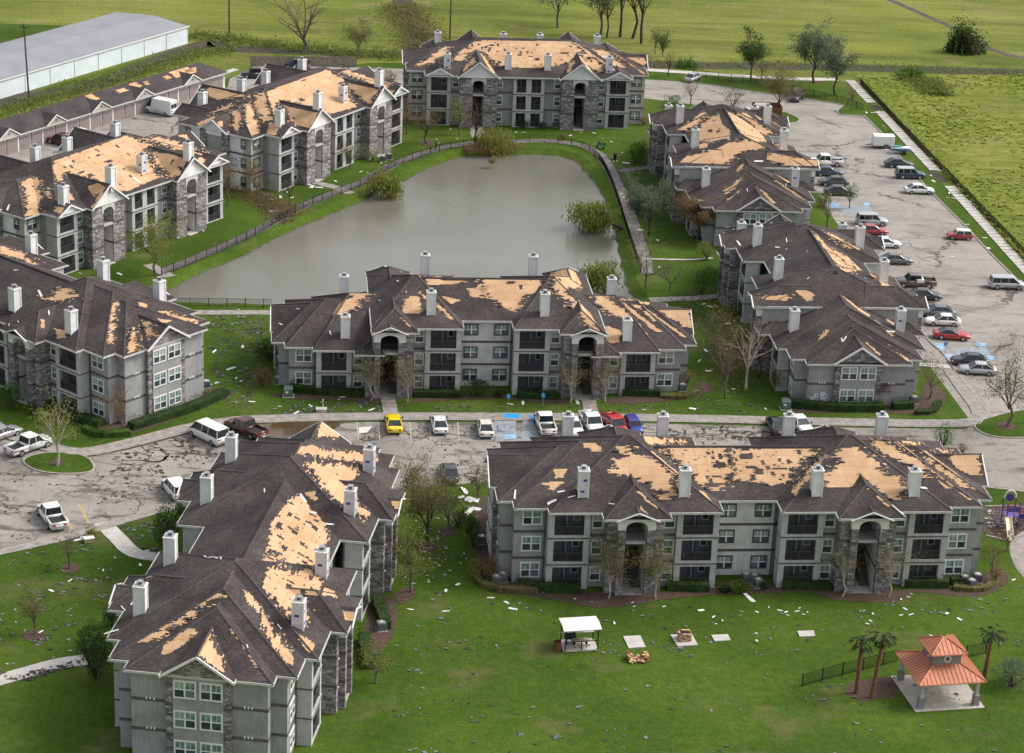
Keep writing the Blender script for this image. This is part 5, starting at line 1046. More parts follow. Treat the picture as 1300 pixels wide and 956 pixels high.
def car(px, py, hd, kind, color, label, name=None, z=.04, roofcol=None, bed='bed_black', group=None, h=.55):
    p = at(px, py, h); nm = name or {'sedan': 'parked_car', 'coupe': 'parked_car', 'hatch': 'parked_car', 'suv': 'parked_suv', 'minivan': 'parked_minivan', 'van': 'parked_van', 'cargo': 'parked_van', 'pickup': 'pickup_truck'}[kind]
    cat = {'suv': 'suv', 'minivan': 'minivan', 'van': 'van', 'cargo': 'van', 'pickup': 'pickup truck'}.get(kind, 'car')
    t = thing(nm, label, cat, (p.x, p.y, z), R(hd), group)
    parts, wm, rm, a0, a1, wr, w = car_meshes(kind, color, roofcol, bed)
    for n_, me in parts: ob(n_, me, t)
    for ax in (a0, a1):
        for s in (1, -1): o = ob('wheel', wm, t, (ax, s * (w - .1), wr)); ob('rim', rm, o)
    return t
GF = 'vehicles parked in front of the pond side block'
car(500, 537.5, 97, 'coupe', 'yellow', 'bright yellow coupe parked nose in before the block by the pond', group=GF)
car(557.5, 538.5, 98, 'sedan', 'white', 'white sedan with dark rear window parked second from the yellow coupe', group=GF)
car(616, 543, 96, 'sedan', 'ivory', 'cream sedan parked beside the blue painted bays', group=GF)
car(692, 538.5, 99, 'pickup', 'white', 'white pickup with empty black bed, tail toward the road', group=GF)
car(728, 542, -79, 'sedan', 'white', 'white sedan partly hidden by a chimney, nose toward the road', group=GF)
car(751, 538, -76, 'pickup', 'white', 'white pickup nosing toward the road next to the red pickup', group=GF)
car(780, 541, -72, 'pickup', 'red', 'bright red pickup with black bed between white pickup and blue car', group=GF)
car(804, 541, -77, 'hatch', 'blue', 'deep blue hatchback at the right end of the parked row', group=GF)
car(570.5, 600, 97, 'sedan', 'charcoal', 'dark grey sedan alone on the near side of the road', group=GF)
car(985, 540, 97, 'sedan', 'black', 'black sedan half hidden by the roof chimney, beside a white sedan', group=GF)
car(1016, 538.5, -73, 'sedan', 'white', 'white sedan parked just right of the half hidden black sedan', group=GF)
GL = 'vehicles on the lower left parking area'
car(264, 552, 137, 'van', 'white', 'white passenger van with dark rear windows near the kerb', group=GL)
car(312, 545, 141, 'pickup', 'maroon', 'dark maroon pickup beside the white passenger van', group=GL)
car(37, 566, 50, 'pickup', 'white', 'white pickup left of the tree island, fallen leaves on its hood', group=GL)
car(3, 550, 50, 'sedan', 'silver', 'silver sedan cut off by the left edge of the picture', group=GL)
car(66, 656, 118, 'pickup', 'white', 'white crew cab pickup parked alone by the lower left lawn', group=GL)
car(222, 621, 118, 'suv', 'white', 'white suv mostly hidden behind the foreground roof', group=GL)
GR = 'vehicles in the big parking lot on the right'
car(1141, 208, 5, 'sedan', 'black', 'black sedan just below the jet ski trailer', group=GR)
car(1155.5, 222, 5, 'suv', 'navy', 'long dark blue suv with pale roof near the jet ski trailer', group=GR, roofcol='silver')
car(1167, 241, 3, 'sedan', 'white', 'white sedan parked below the dark blue suv', group=GR)
car(1218, 299, 182, 'hatch', 'crimson', 'red hatchback with white roof alone near the lot edge', group=GR, roofcol='white')
car(1278, 361, 3, 'minivan', 'silver', 'silver minivan at the right edge beside the grass strip', group=GR)
car(1048, 206, 184, 'pickup', 'white', 'white pickup with black bed behind the upper side block', group=GR)
car(1051, 218.5, 4, 'sedan', 'navy', 'dark blue sedan next to the white pickup behind the block', group=GR)
car(1058, 231, 184, 'sedan', 'charcoal', 'dark grey sedan between a blue sedan and a black sedan', group=GR)
car(1065, 243, 4, 'sedan', 'black', 'black sedan nearest the upper blue painted bays', group=GR)
car(1107, 281, 4, 'suv', 'silver', 'silver suv right behind the dark red sedan', group=GR)
car(1107, 293, 4, 'sedan', 'crimson', 'dark red sedan behind the roof of the side block', group=GR)
car(1124, 309, 4, 'sedan', 'white', 'white sedan between the dark red sedan and the grey sedan', group=GR)
car(1138, 330, 4, 'sedan', 'grey', 'grey sedan above the brown pickup', group=GR)
car(1162, 359, 183, 'pickup', 'brown', 'brown pickup truck with white load in its bed', group=GR, bed='bed_black')
car(1174, 375, 3, 'sedan', 'black', 'black sedan right below the brown pickup', group=GR)
car(1190, 396, 183, 'sedan', 'grey', 'dark grey sedan half hidden behind a white sedan', group=GR)
car(1197, 407.5, 181, 'sedan', 'white', 'white sedan parked just above the red coupe', group=GR)
car(1208, 425, -4, 'coupe', 'red', 'red coupe with black soft top by the blue painted bays', group=GR, roofcol='black')
car(1231, 457.5, 181, 'sedan', 'black', 'black sedan behind the silver sedan below the blue bays', group=GR)
car(1241, 469, 178, 'sedan', 'silver', 'silver sedan lowest in the big parking lot', group=GR)
car(1011, 123, 250, 'suv', 'charcoal', 'dark suv with open rear at the top of the parking lot', group=GR)
car(880, 98.5, 62, 'sedan', 'silver', 'silver sedan parked by the grass at the top driveway', group=GR)
car(951, 146, 210, 'suv', 'white', 'white suv behind the wooden dumpster enclosure', group=GR)
GG = 'vehicles by the garages'
car(203, 140.5, 152, 'cargo', 'white', 'tall white cargo van in front of the garage doors', group=GG)
car(77, 179, 152, 'suv', 'maroon', 'dark red suv close to the garage doors', group=GG)
car(326, 95, 190, 'pickup', 'black', 'black pickup on the driveway by the wooden fence', group=GG)
car(377, 83.5, 170, 'suv', 'navy', 'dark blue suv in front of the wooden fence', group=GG)
car(100, 170, 150, 'sedan', 'white', 'pale sedan mostly hidden behind the orange roof by the garages', group=GG)
# load in the brown pickup
p = at(1168, 354, 1.3); tag(MB().box(-.5, .5, -.7, .7, 0, .45).build('sack', 'cloth_white'), 'white load lying in the bed of the brown pickup', 'sack').location = (p.x, p.y, .92)
# enclosed cargo trailer
p = at(1121, 181, .9); t = thing('cargo_trailer', 'white enclosed cargo trailer above the jet ski', 'trailer', (p.x, p.y, .03), R(4))
b_ = MB(); b_.loft([[(x, -.95 * k, .5), (x, .95 * k, .5), (x, .95 * k, 2.15), (x, .6 * k, 2.28), (x, -.6 * k, 2.28), (x, -.95 * k, 2.15)] for x, k in ((-1.8, .97), (-1.7, 1), (1.6, 1), (1.75, .96))]); b_.build('box', 'trim_white', t)
MB().box(-1.83, 1.78, -.97, .97, .44, .54).build('frame', 'black_plastic', t); MB().tube((-1.8, -.3, .5), (-2.9, 0, .45), .05).tube((-1.8, .3, .5), (-2.9, 0, .45), .05).build('tow_bar', 'black_plastic', t)
for s in (1, -1):
    w_ = MB().tube((.4, s * .98 - .1, .34), (.4, s * .98 + .1, .34), .34, .34, 12).build('wheel', 'tyre', t); MB().tube((.4, s * .98 - .11, .34), (.4, s * .98 + .11, .34), .2, .2, 10).build('rim', 'rim', w_)
    MB().box(-.05, .85, s * .98 - .12, s * .98 + .12, .7, .78).build('fender', 'black_plastic', t)
# jet ski on its trailer
p = at(1143, 191.5, .5); t = thing('trailer', 'low boat trailer under the white and blue jet ski', 'trailer', (p.x, p.y, .03), R(-2)); MB().box(-1.9, 1.6, -.6, -.5, .4, .48).box(-1.9, 1.6, .5, .6, .4, .48).box(-.2, -.1, -.6, .6, .4, .48).box(1.4, 1.5, -.6, .6, .4, .48).tube((-1.9, -.55, .44), (-3.2, 0, .44), .04).tube((-1.9, .55, .44), (-3.2, 0, .44), .04).build('frame', 'cap_metal', t)
for s in (1, -1): MB().tube((.6, s * .75 - .09, .28), (.6, s * .75 + .09, .28), .28, .28, 12).build('wheel', 'tyre', t)
t = thing('jet_ski', 'white and blue jet ski sitting on the low trailer', 'jet ski', (p.x, p.y, .5), R(-2))
MB().loft([[(x, -w_, .42 * k + .05), (x, -w_ * .5, 0.02), (x, w_ * .5, 0.02), (x, w_, .42 * k + .05)] for x, w_, k in ((-1.6, .5, .9), (-.8, .58, 1), (.4, .6, 1), (1.2, .45, 1.15), (1.7, .08, 1.4))]).build('hull', 'paint_seablue', t, True)
MB().loft([[(x, -w_, .42), (x, -w_ * .7, z_), (x, w_ * .7, z_), (x, w_, .42)] for x, w_, z_ in ((-1.6, .48, .5), (-.6, .56, .62), (.4, .56, .72), (1.1, .42, .78), (1.65, .1, .56))]).build('deck', 'trim_white', t, True)
MB().box(-1.3, .1, -.2, .2, .6, .86).build('seat', 'paint_teal', t); MB().tube((.3, -.4, 1.02), (.3, .4, 1.02), .035).tube((.35, 0, .7), (.3, 0, 1.02), .05).build('handlebar', 'black_plastic', t)
# ------------------------------------------------------------------ vegetation
def leaf_quad(mb, p, s, rng, mi=0, flat_=0.0):
    a = Vector((rng.gauss(0, 1), rng.gauss(0, 1), rng.gauss(0, 1) * (1 - flat_))).normalized(); b = a.cross(Vector((rng.gauss(0, 1), rng.gauss(0, 1), rng.gauss(0, 1)))).normalized()
    a *= s * rng.uniform(.6, 1.3); b *= s * rng.uniform(.35, .8)
    mb.add([tuple(p - a - b * .4), tuple(p + b), tuple(p + a + b * .3), tuple(p - b)], [(0, 1, 2, 3)], mi)
_vt = {}
def tree_meshes(h, sp, seed, nleaf, ls, leaf, bark, trunk=.34, kind='tree', lean=(0, 0), thin=1.0):
    rng = random.Random(seed); tr = MB(); tips = []
    top = Vector((lean[0] * h, lean[1] * h, h)); r0 = (.035 * h * .5 + .03) * thin
    def br(p, d, L, r, lev):
        q = p
        n_ = 3 if lev < 2 else 2
        for k in range(n_):
            d = (d + Vector((rng.gauss(0, .13), rng.gauss(0, .13), rng.gauss(.05, .1)))).normalized(); e = q + d * (L / n_); r1 = r * (.78 if k < n_ - 1 else .6)
            tr.tube(q, e, r, r1, 5 if lev < 2 else 3, 0, False); q, r = e, r1
            if lev < 3 and k >= (0 if lev else 99):
                for _ in range(1 if lev == 2 else 2):
                    nd = (d + Vector((rng.gauss(0, .75), rng.gauss(0, .75), rng.gauss(.15, .4)))).normalized(); br(q, nd, L * rng.uniform(.45, .7), r * .62, lev + 1)
            if lev >= 2: tips.append((q.copy(), lev))
        tips.append((q.copy(), lev))
    base = Vector((0, 0, 0)); tt = Vector((lean[0] * h * trunk, lean[1] * h * trunk, h * trunk)); mid = tt * .5 + Vector((rng.gauss(0, .03), rng.gauss(0, .03), 0)) * h
    tr.tube((0, 0, -.1), mid, r0 * 1.25, r0, 7, 0, False); tr.tube(mid, tt, r0, r0 * .85, 7, 0, False)
    nb = 6 if kind != 'column' else 8
    for i in range(nb):
        t = i * math.tau / nb + rng.uniform(-.4, .4); rr = sp * rng.uniform(.55, 1.0); zz = h * rng.uniform(.62, .98)
        if kind == 'column': rr *= .55
        tgt = Vector((lean[0] * zz, lean[1] * zz, 0)) + Vector((math.cos(t) * rr, math.sin(t) * rr, zz)); st = tt * rng.uniform(.75, 1.0) if i else tt
        if i == 0: tgt = top.copy()
        br(st, (tgt - st).normalized(), (tgt - st).length * .78, r0 * .5, 1)
    lf = MB()
    nleaf = int(nleaf * 2.2); ls *= .78
    for _ in range(nleaf):
        q, lev = rng.choice(tips); leaf_quad(lf, q + Vector((rng.gauss(0, .05 * h), rng.gauss(0, .05 * h), rng.gauss(0, .045 * h))), ls, rng)
    return tr.mesh('trunk', bark), (lf.mesh('crown', leaf) if nleaf else None)
_seed = [100]
def tree(px, py, h, sp, nleaf, leaf, bark, label, cat='tree', name='tree', ls=.13, group=None, trunk=.34, z=0.05, kind='tree', lean=(0, 0), thin=1.0):
    _seed[0] += 1; p = at(px, py); t = thing(name, label, cat, (p.x, p.y, z), 0, group)
    tm, lm = tree_meshes(h, sp, _seed[0], nleaf, ls, leaf, bark, trunk, kind, lean, thin); ob('trunk', tm, t)
    if lm: ob('crown', lm, t)
    return t
def blob_mesh(rx, ry, rz, n, ls, leaf, seed, lobes=5, ragged=.25):
    rng = random.Random(seed); mb = MB(); L = []
    for i in range(lobes): L.append((Vector((rng.uniform(-.5, .5) * rx, rng.uniform(-.5, .5) * ry, rng.uniform(.35, .75) * rz)), rng.uniform(.45, .75)))
    L.append((Vector((0, 0, rz * .45)), .8))
    n = int(n * 1.8); ls *= .8
    for _ in range(n):
        c, k = rng.choice(L); d = Vector((rng.gauss(0, 1), rng.gauss(0, 1), rng.gauss(0, 1))).normalized(); r = k * (rng.uniform(.55, 1) ** .5) * (1 + rng.gauss(0, ragged * .5))
        p = c + Vector((d.x * rx * r * .8, d.y * ry * r * .8, d.z * rz * r * .55)); p.z = max(p.z, .05); leaf_quad(mb, p, ls, rng)
    return mb.mesh('foliage', leaf)
def shrub(px, py, r, h, n, leaf, label, cat='shrub', name='shrub', ls=.12, group=None, ry=None, bark='bark_dark', ragged=.25, lobes=5, z=.05):
    _seed[0] += 1; p = at(px, py); t = thing(name, label, cat, (p.x, p.y, z), 0, group); rng = random.Random(_seed[0])
    ob('foliage', blob_mesh(r, ry or r, h, n, ls, leaf, _seed[0], lobes, ragged), t)
    st = MB()
    for i in range(6): a = rng.uniform(0, math.tau); st.tube((0, 0, -.05), (math.cos(a) * r * .5, math.sin(a) * r * .5, h * rng.uniform(.5, .85)), .05 + .012 * h, .015, 4)
    st.build('stem', bark, t); return t
def hedge(pts, w, h, label, leaf='leaf_dark', dens=42, group=None):
    path = [tuple(q)[:2] for q in pxpoly(pts)]; path = smooth_path(path, 3) if len(path) > 2 else path
    _seed[0] += 1; rng = random.Random(_seed[0]); c = path[len(path) // 2]; t = thing('hedge', label, 'hedge', (c[0], c[1], 0.05), 0, group); mb = MB(); core = MB()
    for i in range(len(path) - 1):
        a, b = Vector(path[i]), Vector(path[i + 1]); L = (b - a).length; d = (b - a).normalized(); n_ = Vector((-d.y, d.x))
        for _ in range(int(L * dens * (h + w) / 2.2)):
            s = rng.uniform(0, L); k = rng.random(); hh = h * (1 + .16 * math.sin(s * 1.9 + i * 2.1) + .1 * math.sin(s * 5.3 + i))
            if k < .5: y, z = rng.uniform(-w / 2, w / 2), hh + rng.gauss(0, .05)
            else: y, z = rng.choice((-1, 1)) * w / 2 + rng.gauss(0, .05), rng.uniform(0.03, hh)
            q = a + d * s + n_ * y; leaf_quad(mb, Vector((q.x - c[0], q.y - c[1], max(.04, z))), .1, rng)
        q = [a + n_ * w * .42, b + n_ * w * .42, b - n_ * w * .42, a - n_ * w * .42]; core.prism([(v.x - c[0], v.y - c[1]) for v in reversed(q)], 0, h * .72)
    mb.build('foliage', leaf, t); core.build('core', leaf, t); return t
# --- hedges and shrubs along the fronts
hedge([(656, 745), (690, 750), (737, 752)], 1.2, 1.1, 'clipped hedge under the left balconies of the near right block'); hedge([(605, 735), (612, 744), (640, 751), (682, 752)], .9, .7, 'low curved hedge around the left corner of the near right block', 'leaf_olive')
hedge([(846, 748), (900, 750)], 1.2, 1.1, 'clipped hedge under the balconies just right of the left stone entrance'); hedge([(992, 746), (1053, 748)], 1.2, 1.1, 'clipped hedge just left of the right stone entrance')
hedge([(1148, 744), (1203, 745)], 1.2, 1.1, 'clipped hedge just right of the right stone entrance'); hedge([(1206, 741), (1232, 741)], 1.1, 1.0, 'short hedge under the last window at the right corner'); hedge([(1210, 748), (1245, 750), (1266, 740)], .9, .6, 'low curved hedge around the air conditioners at right', 'leaf_olive')
hedge([(367, 496), (400, 500), (462, 503)], 1.2, 1.1, 'clipped hedge at the left end of the pond side block'); hedge([(526, 503), (580, 504)], 1.2, 1.0, 'clipped hedge right of the left arched entrance, pond side block'); hedge([(656, 505), (708, 506)], 1.2, 1.0, 'clipped hedge left of the right arched entrance, pond side block')
hedge([(790, 501), (838, 503)], 1.2, 1.1, 'clipped hedge right of the right arched entrance, pond side block'); hedge([(842, 505), (868, 506), (886, 499)], .9, .6, 'low curved hedge at the right end of the pond side block', 'leaf_olive')
hedge([(1003, 516), (1060, 521), (1122, 521)], 1.4, 1.2, 'thick hedge under the stone gable windows by the road'); hedge([(1133, 519), (1158, 518)], 1.3, 1.1, 'short hedge right of the side door by the road'); hedge([(1162, 526), (1184, 524), (1192, 512)], .9, .6, 'low curved hedge at the corner of the gabled block')
hedge([(166, 545), (205, 533), (245, 520), (287, 501)], 1.5, 1.1, 'long hedge along the gable end of the dark roofed left block'); hedge([(106, 547), (130, 554), (165, 552)], 1.1, .8, 'rounded low hedge at the corner of the dark roofed left block', 'leaf_green'); hedge([(58, 515), (90, 530), (128, 543)], 1.5, 1.2, 'hedge under the balconies of the dark roofed left block')
hedge([(478, 765), (490, 800)], 1.2, 1.2, 'hedge along the tower foot right of the foreground block'); hedge([(462, 812), (470, 850)], 1.2, 1.2, 'hedge below the lower tower right of the foreground block')
for x, y, r, h, n, lf, lb in ((607, 503, 1.9, 2.0, 700, 'leaf_dark', 'round dark shrub at the middle of the pond side block'), (580, 505, 1.1, 1.1, 260, 'leaf_dark', 'small dark shrub left of the round one before the white wall'), (634, 503, 1.0, 1.1, 240, 'leaf_dark', 'small dark shrub right of the round one before the white wall'),
        (937, 752, 1.3, 1.5, 420, 'leaf_green', 'green shrub before the white middle wall of the near block'), (918, 752, .7, .8, 160, 'leaf_dark', 'little shrub left of the green one by the white middle wall'), (970, 748, .8, .9, 200, 'leaf_dark', 'little shrub by the grey air conditioners'),
        (600, 694, 1.1, 3.9, 900, 'leaf_green', 'tall narrow green shrub at the left end of the near block'), (615, 733, 1.9, 2.6, 420, 'leaf_brown', 'rust coloured shrub at the left corner of the near block'), (582, 668, 1.3, 1.8, 320, 'leaf_dark', 'dark shrub beside the white debris between the foreground blocks'),
        (121, 862, 2.3, 5.6, 1500, 'leaf_dark', 'big dark evergreen bush left of the foreground gable'), (142, 795, 1.0, 2.4, 420, 'leaf_dark', 'smaller dark bush above the big evergreen by the foreground block'), (213, 702, 1.8, 5.0, 1300, 'leaf_dark', 'dark evergreen bush by the path left of the foreground roof'), (232, 668, 1.2, 4.2, 700, 'leaf_green', 'green bush hugging the wall behind the dark evergreen'),
        (340, 455, 2.4, 2.6, 800, 'leaf_dark', 'dark bush at the left end wall of the pond side block'), (333, 490, 1.7, 2.6, 380, 'leaf_brown', 'reddish brown bush left of the green utility box'), (806, 207, 2.2, 4.0, 1200, 'leaf_green', 'dense rounded green bush beside the pond path'), (832, 262, 2.3, 3.6, 950, 'leaf_green', 'bright green bush against the upper side block'), (845, 225, 2.6, 1.8, 500, 'leaf_dark', 'low dark bush at the foot of the upper side block'),
        (891, 375, 2.0, 4.3, 1100, 'leaf_green', 'tall bright green bush left of the lower side block'), (935, 402, 1.7, 2.6, 700, 'leaf_green', 'light green bush below the balcony of the lower side block'), (925, 385, 1.8, 2.0, 600, 'leaf_dark', 'dark green bush behind the light green one'), (897, 330, 1.9, 2.7, 500, 'leaf_yellow', 'yellow green bush below the brown tree by the side block'), (886, 303, 2.4, 1.4, 420, 'leaf_dark', 'dark low bush at the foot of the brown tree'),
        (985, 495, 1.2, 3.2, 420, 'leaf_olive', 'olive bush at the left corner of the gabled block'), (868, 493, 1.6, 2.4, 300, 'leaf_brown', 'brown twiggy bush at the right end of the pond side block'), (15, 520, 1.9, 3.2, 800, 'leaf_green', 'green bush at the left edge by the stone tower'), (40, 525, 1.0, 1.3, 240, 'leaf_dark', 'small dark bush beside the left edge path'),
        (1285, 872, 2.6, 2.8, 900, 'leaf_grey', 'dusty green bush at the lower right corner'), (1045, 262, 1.6, 2.4, 420, 'leaf_green', 'bright green bush behind the upper side block'), (1262, 738, 1.0, 1.7, 160, 'leaf_brown', 'small brown bush past the right corner air conditioners'), (116, 684, .9, 1.0, 220, 'leaf_yellow', 'yellow green clump by the dumped white boards'),
        (930, 137, 2.6, 4.2, 600, 'leaf_grey', 'grey green bush behind the upper side block'), (850, 137, 2.0, 2.2, 500, 'leaf_green', 'green bush with yellow top by the upper driveway'), (716, 178, 1.0, 1.2, 160, 'leaf_olive', 'small olive bush near the pond top path'), (665, 163, 1.4, 1.3, 300, 'leaf_dark', 'dark bush under the middle balconies at the far end'), (688, 163, 1.2, 1.2, 260, 'leaf_dark', 'dark bush right of the middle balconies at the far end'),
        (496, 107, 2.2, 3.2, 480, 'leaf_olive', 'olive bush at the left end of the far block'), (350, 238, 1.5, 1.6, 320, 'leaf_dark', 'dark bush under the corner windows of the pale roofed block'), (818, 158, 1.8, 1.8, 320, 'leaf_brown', 'brown bush at the right end of the far block'), (473, 205, 1.3, 2.2, 240, 'leaf_yellow', 'yellowish bush by the pale roofed block'),
        (625, 208, 1.2, 1.1, 220, 'leaf_yellow', 'yellow clump of reeds standing in the pond'), (1197, 568, 1.3, 3.1, 420, 'leaf_green', 'bushy young evergreen behind the right end of the near roof'), (1222, 574, .7, 1.0, 100, 'leaf_olive', 'straggly weed clump right of the bushy evergreen')):
    shrub(x, y, r, h, n, lf, lb)
# --- trees
tree(73, 592, 7.2, 2.6, 700, 'leaf_yellow', 'bark_pale', 'young yellow green tree on the oval grass island', ls=.14, z=.16)
tree(154, 550, 4.6, 1.6, 420, 'leaf_brown', 'bark', 'small rust leaved tree at the corner of the left block', ls=.11)
tree(44, 806, 4.0, 1.2, 330, 'leaf_olive', 'bark', 'small leafy tree with mulch ring on the lower left lawn', ls=.14); tree(88, 722, 4.3, 1.1, 160, 'leaf_olive', 'bark', 'thin young tree near the top of the lower left lawn', ls=.12)
tree(542, 692, 6.8, 2.5, 1500, 'leaf_olive', 'bark_dark', 'bronze leaved tree between the two foreground blocks', ls=.15); tree(569, 672, 4.2, 1.7, 400, 'leaf_olive', 'bark', 'thin tree right of the bronze leaved one', ls=.13); tree(522, 650, 5.4, 2.2, 750, 'leaf_olive', 'bark', 'olive tree at the roof edge near the dark sedan', ls=.14); tree(606, 634, 3.4, 1.6, 360, 'leaf_olive', 'bark', 'bushy olive tree right of the dark grey sedan', ls=.13)
tree(522, 752, 5.6, 2.0, 700, 'leaf_yellow', 'bark', 'pale leaved tree at the stone tower right of the foreground block', ls=.14); tree(478, 868, 3.6, 1.8, 320, 'leaf_yellow', 'bark', 'straggly pale tree at the bottom beside the foreground block', ls=.12)
for x, lb, n in ((773, 'slender green tree left of the near block left entrance', 900), (832, 'slender green tree right of the near block left entrance', 800)): tree(x, 760, 6.0, 1.45, n, 'leaf_olive', 'bark_pale', lb, ls=.12, kind='column', trunk=.25, thin=.6, group='slender trees beside the entrances')
for x, lb, n in ((1069, 'nearly bare slender tree left of the near block right entrance', 330), (1128, 'nearly bare slender tree right of the near block right entrance', 300)): tree(x, 758, 6.2, 1.35, n, 'leaf_olive', 'bark_pale', lb, ls=.1, kind='column', trunk=.25, thin=.6, group='slender trees beside the entrances')
for x, y, lb, n in ((470, 509, 'slender tree left of the pond side block left entrance', 700), (517, 511, 'slender tree right of the pond side block left entrance', 620), (724, 512, 'sparse slender tree left of the pond side block right entrance', 420), (768, 511, 'sparse slender tree right of the pond side block right entrance', 420)): tree(x, y, 5.6, 1.5, n, 'leaf_olive', 'bark_pale', lb, ls=.11, kind='column', trunk=.25, thin=.6, group='slender trees beside the entrances')
tree(921, 506, 9.0, 2.6, 420, 'leaf_brown', 'bark', 'tall thin brown tree on the lawn left of the gabled block', ls=.11, thin=.7); tree(908, 470, 8.0, 2.8, 420, 'leaf_brown', 'bark', 'brown twiggy tree behind the tall thin one', ls=.11, thin=.7); tree(947, 494, 8.5, 2.8, 120, 'leaf_brown', 'bark_pale', 'pale barked bare tree by the stone wall of the gabled block', ls=.1, thin=.9); tree(962, 480, 7.0, 2.2, 180, 'leaf_brown', 'bark_dark', 'dark bare tree close to the gabled block wall', thin=.7, ls=.1)
tree(824, 299, 6.6, 3.9, 4420, 'leaf_grey', 'bark_dark', 'broad dark grey green tree beside the pond path', ls=.17); tree(886, 306, 6.0, 3.0, 2210, 'leaf_brown', 'bark', 'golden brown tree against the upper side block', ls=.15); tree(905, 290, 5.0, 2.2, 400, 'leaf_olive', 'bark', 'sparse tree squeezed between the brown tree and the block', ls=.13)
tree(198, 350, 7.0, 4.0, 2210, 'leaf_yellow', 'bark', 'spreading yellow green tree by the fence left of the pond', ls=.15); tree(288, 262, 6.5, 2.6, 500, 'leaf_brown', 'bark', 'brown bare tree in the gap between the two left blocks', ls=.12); tree(326, 250, 4.6, 2.4, 420, 'leaf_brown', 'bark', 'low brown tree under the house wrapped wall', ls=.12); tree(368, 262, 5.0, 1.8, 60, 'leaf_brown', 'bark_dark', 'thin bare tree with mulch ring by the pale roofed block', thin=.8)
tree(541, 183, 5.4, 3.0, 420, 'leaf_brown', 'bark_dark', 'bare reddish tree on a mulch ring at the left of the far block', ls=.12); tree(516, 170, 4.8, 2.6, 420, 'leaf_brown', 'bark', 'brown twiggy tree against the left end of the far block', ls=.13); tree(583, 172, 5.2, 1.5, 420, 'leaf_yellow', 'bark', 'small yellow tree left of the far left entrance', ls=.13)
tree(604, 184, 7.0, 2.2, 120, 'leaf_brown', 'bark_dark', 'dark forked tree trunk at the far bank of the pond', thin=1.2)
tree(445, 215, 4.2, 2.0, 420, 'leaf_olive', 'bark', 'twiggy tree at the tower of the pale roofed block', ls=.12)
tree(385, 66, 13.0, 6.5, 0, 'leaf_brown', 'bark', 'large bare tree beyond the wooden fence', trunk=.2, thin=1.5); tree(708, 35, 10.5, 5.0, 900, 'leaf_grey', 'bark', 'leafy grey green tree in the field above the far block', ls=.24); tree(762, 46, 12.0, 4.6, 1100, 'leaf_grey', 'bark', 'leafy tree left of the bare tall trunks in the field', ls=.24)
for x, y, h, lb in ((770, 48, 10, 'thin trunked tree under the leafy field tree'), (787, 47, 15, 'tall bare tree first of the field row'), (803, 49, 16, 'tall bare tree in the middle of the field row'), (814, 55, 16, 'tall bare tree nearest the far block'), (832, 68, 4, 'short scrubby tree at the field edge')): tree(x, y, h, h * .3, 160, 'leaf_olive', 'bark_dark', lb, ls=.2, trunk=.4, thin=.8)
tree(841, 72, 4.2, 1.0, 420, 'leaf_dark', 'bark', 'small dark conifer by the canal walk', kind='column', trunk=.1, ls=.15); tree(849, 97, 4.4, 1.5, 60, 'leaf_brown', 'bark_dark', 'little bare tree by the canal walk'); tree(877, 133, 4.6, 1.7, 120, 'leaf_brown', 'bark', 'little bare tree on the upper driveway verge'); tree(953, 103, 8.2, 2.6, 1500, 'leaf_dark', 'bark', 'dark leafy tree between fence and canal', ls=.2)
tree(1033, 106, 9.8, 3.8, 3060, 'leaf_grey', 'bark_dark', 'broad tree on the grass corner at the top of the lot', ls=.2); tree(1060, 121, 8.6, 3.0, 2040, 'leaf_grey', 'bark_dark', 'slimmer tree nearest the top of the long pavement', ls=.19); tree(988, 147, 8.2, 2.6, 1700, 'leaf_olive', 'bark', 'half bare tree on the island behind the upper side block', ls=.17); tree(1081, 141, 4.6, 1.3, 100, 'leaf_brown', 'bark', 'thin bare sapling on the grass point of the lot'); tree(967, 103, 4.2, 1.2, 60, 'leaf_brown', 'bark', 'tiny bare tree by the canal fence')
tree(1278, 543, 8.6, 3.6, 800, 'leaf_dark', 'bark', 'half bare tree on the kerbed island at the right edge', ls=.13, z=.16); tree(1180, 506, 5.0, 2.1, 420, 'leaf_olive', 'bark', 'small olive tree at the right corner of the gabled block', ls=.12); tree(1258, 728, 3.0, 1.3, 130, 'leaf_brown', 'bark', 'small rust tree past the right corner of the near block', ls=.1)
tree(1050, 290, 5.4, 3.0, 160, 'leaf_brown', 'bark', 'bare brown tree overhanging the side block roofs', ls=.1); tree(1020, 292, 5.2, 2.6, 260, 'leaf_olive', 'bark', 'sparse tree between the two side blocks', ls=.12); tree(985, 290, 6.2, 2.6, 500, 'leaf_olive', 'bark', 'olive tree in front of the gable between the side blocks', ls=.13); tree(1078, 265, 3.6, 1.4, 200, 'leaf_dark', 'bark', 'small dark tree by the upper blue bays', ls=.12)
tree(1278, 700, 2.6, 1.2, 60, 'leaf_brown', 'bark', 'low bare sapling by the curving path at right')
tree(820, 366, 5.6, 4.0, 300, 'leaf_brown', 'bark', 'tangled grey brown tree at the right end of the pond', ls=.12); tree(850, 370, 3.6, 3.2, 240, 'leaf_grey', 'bark', 'low tangled tree beside the path right of the pond', ls=.13)
for x, y, n in ((455, 75, 700), (570, 70, 0),):
    if n: tree(x, y, 6.0, 2.6, n, 'leaf_olive', 'bark', 'bushy tree at the end of the wooden fence', ls=.2)
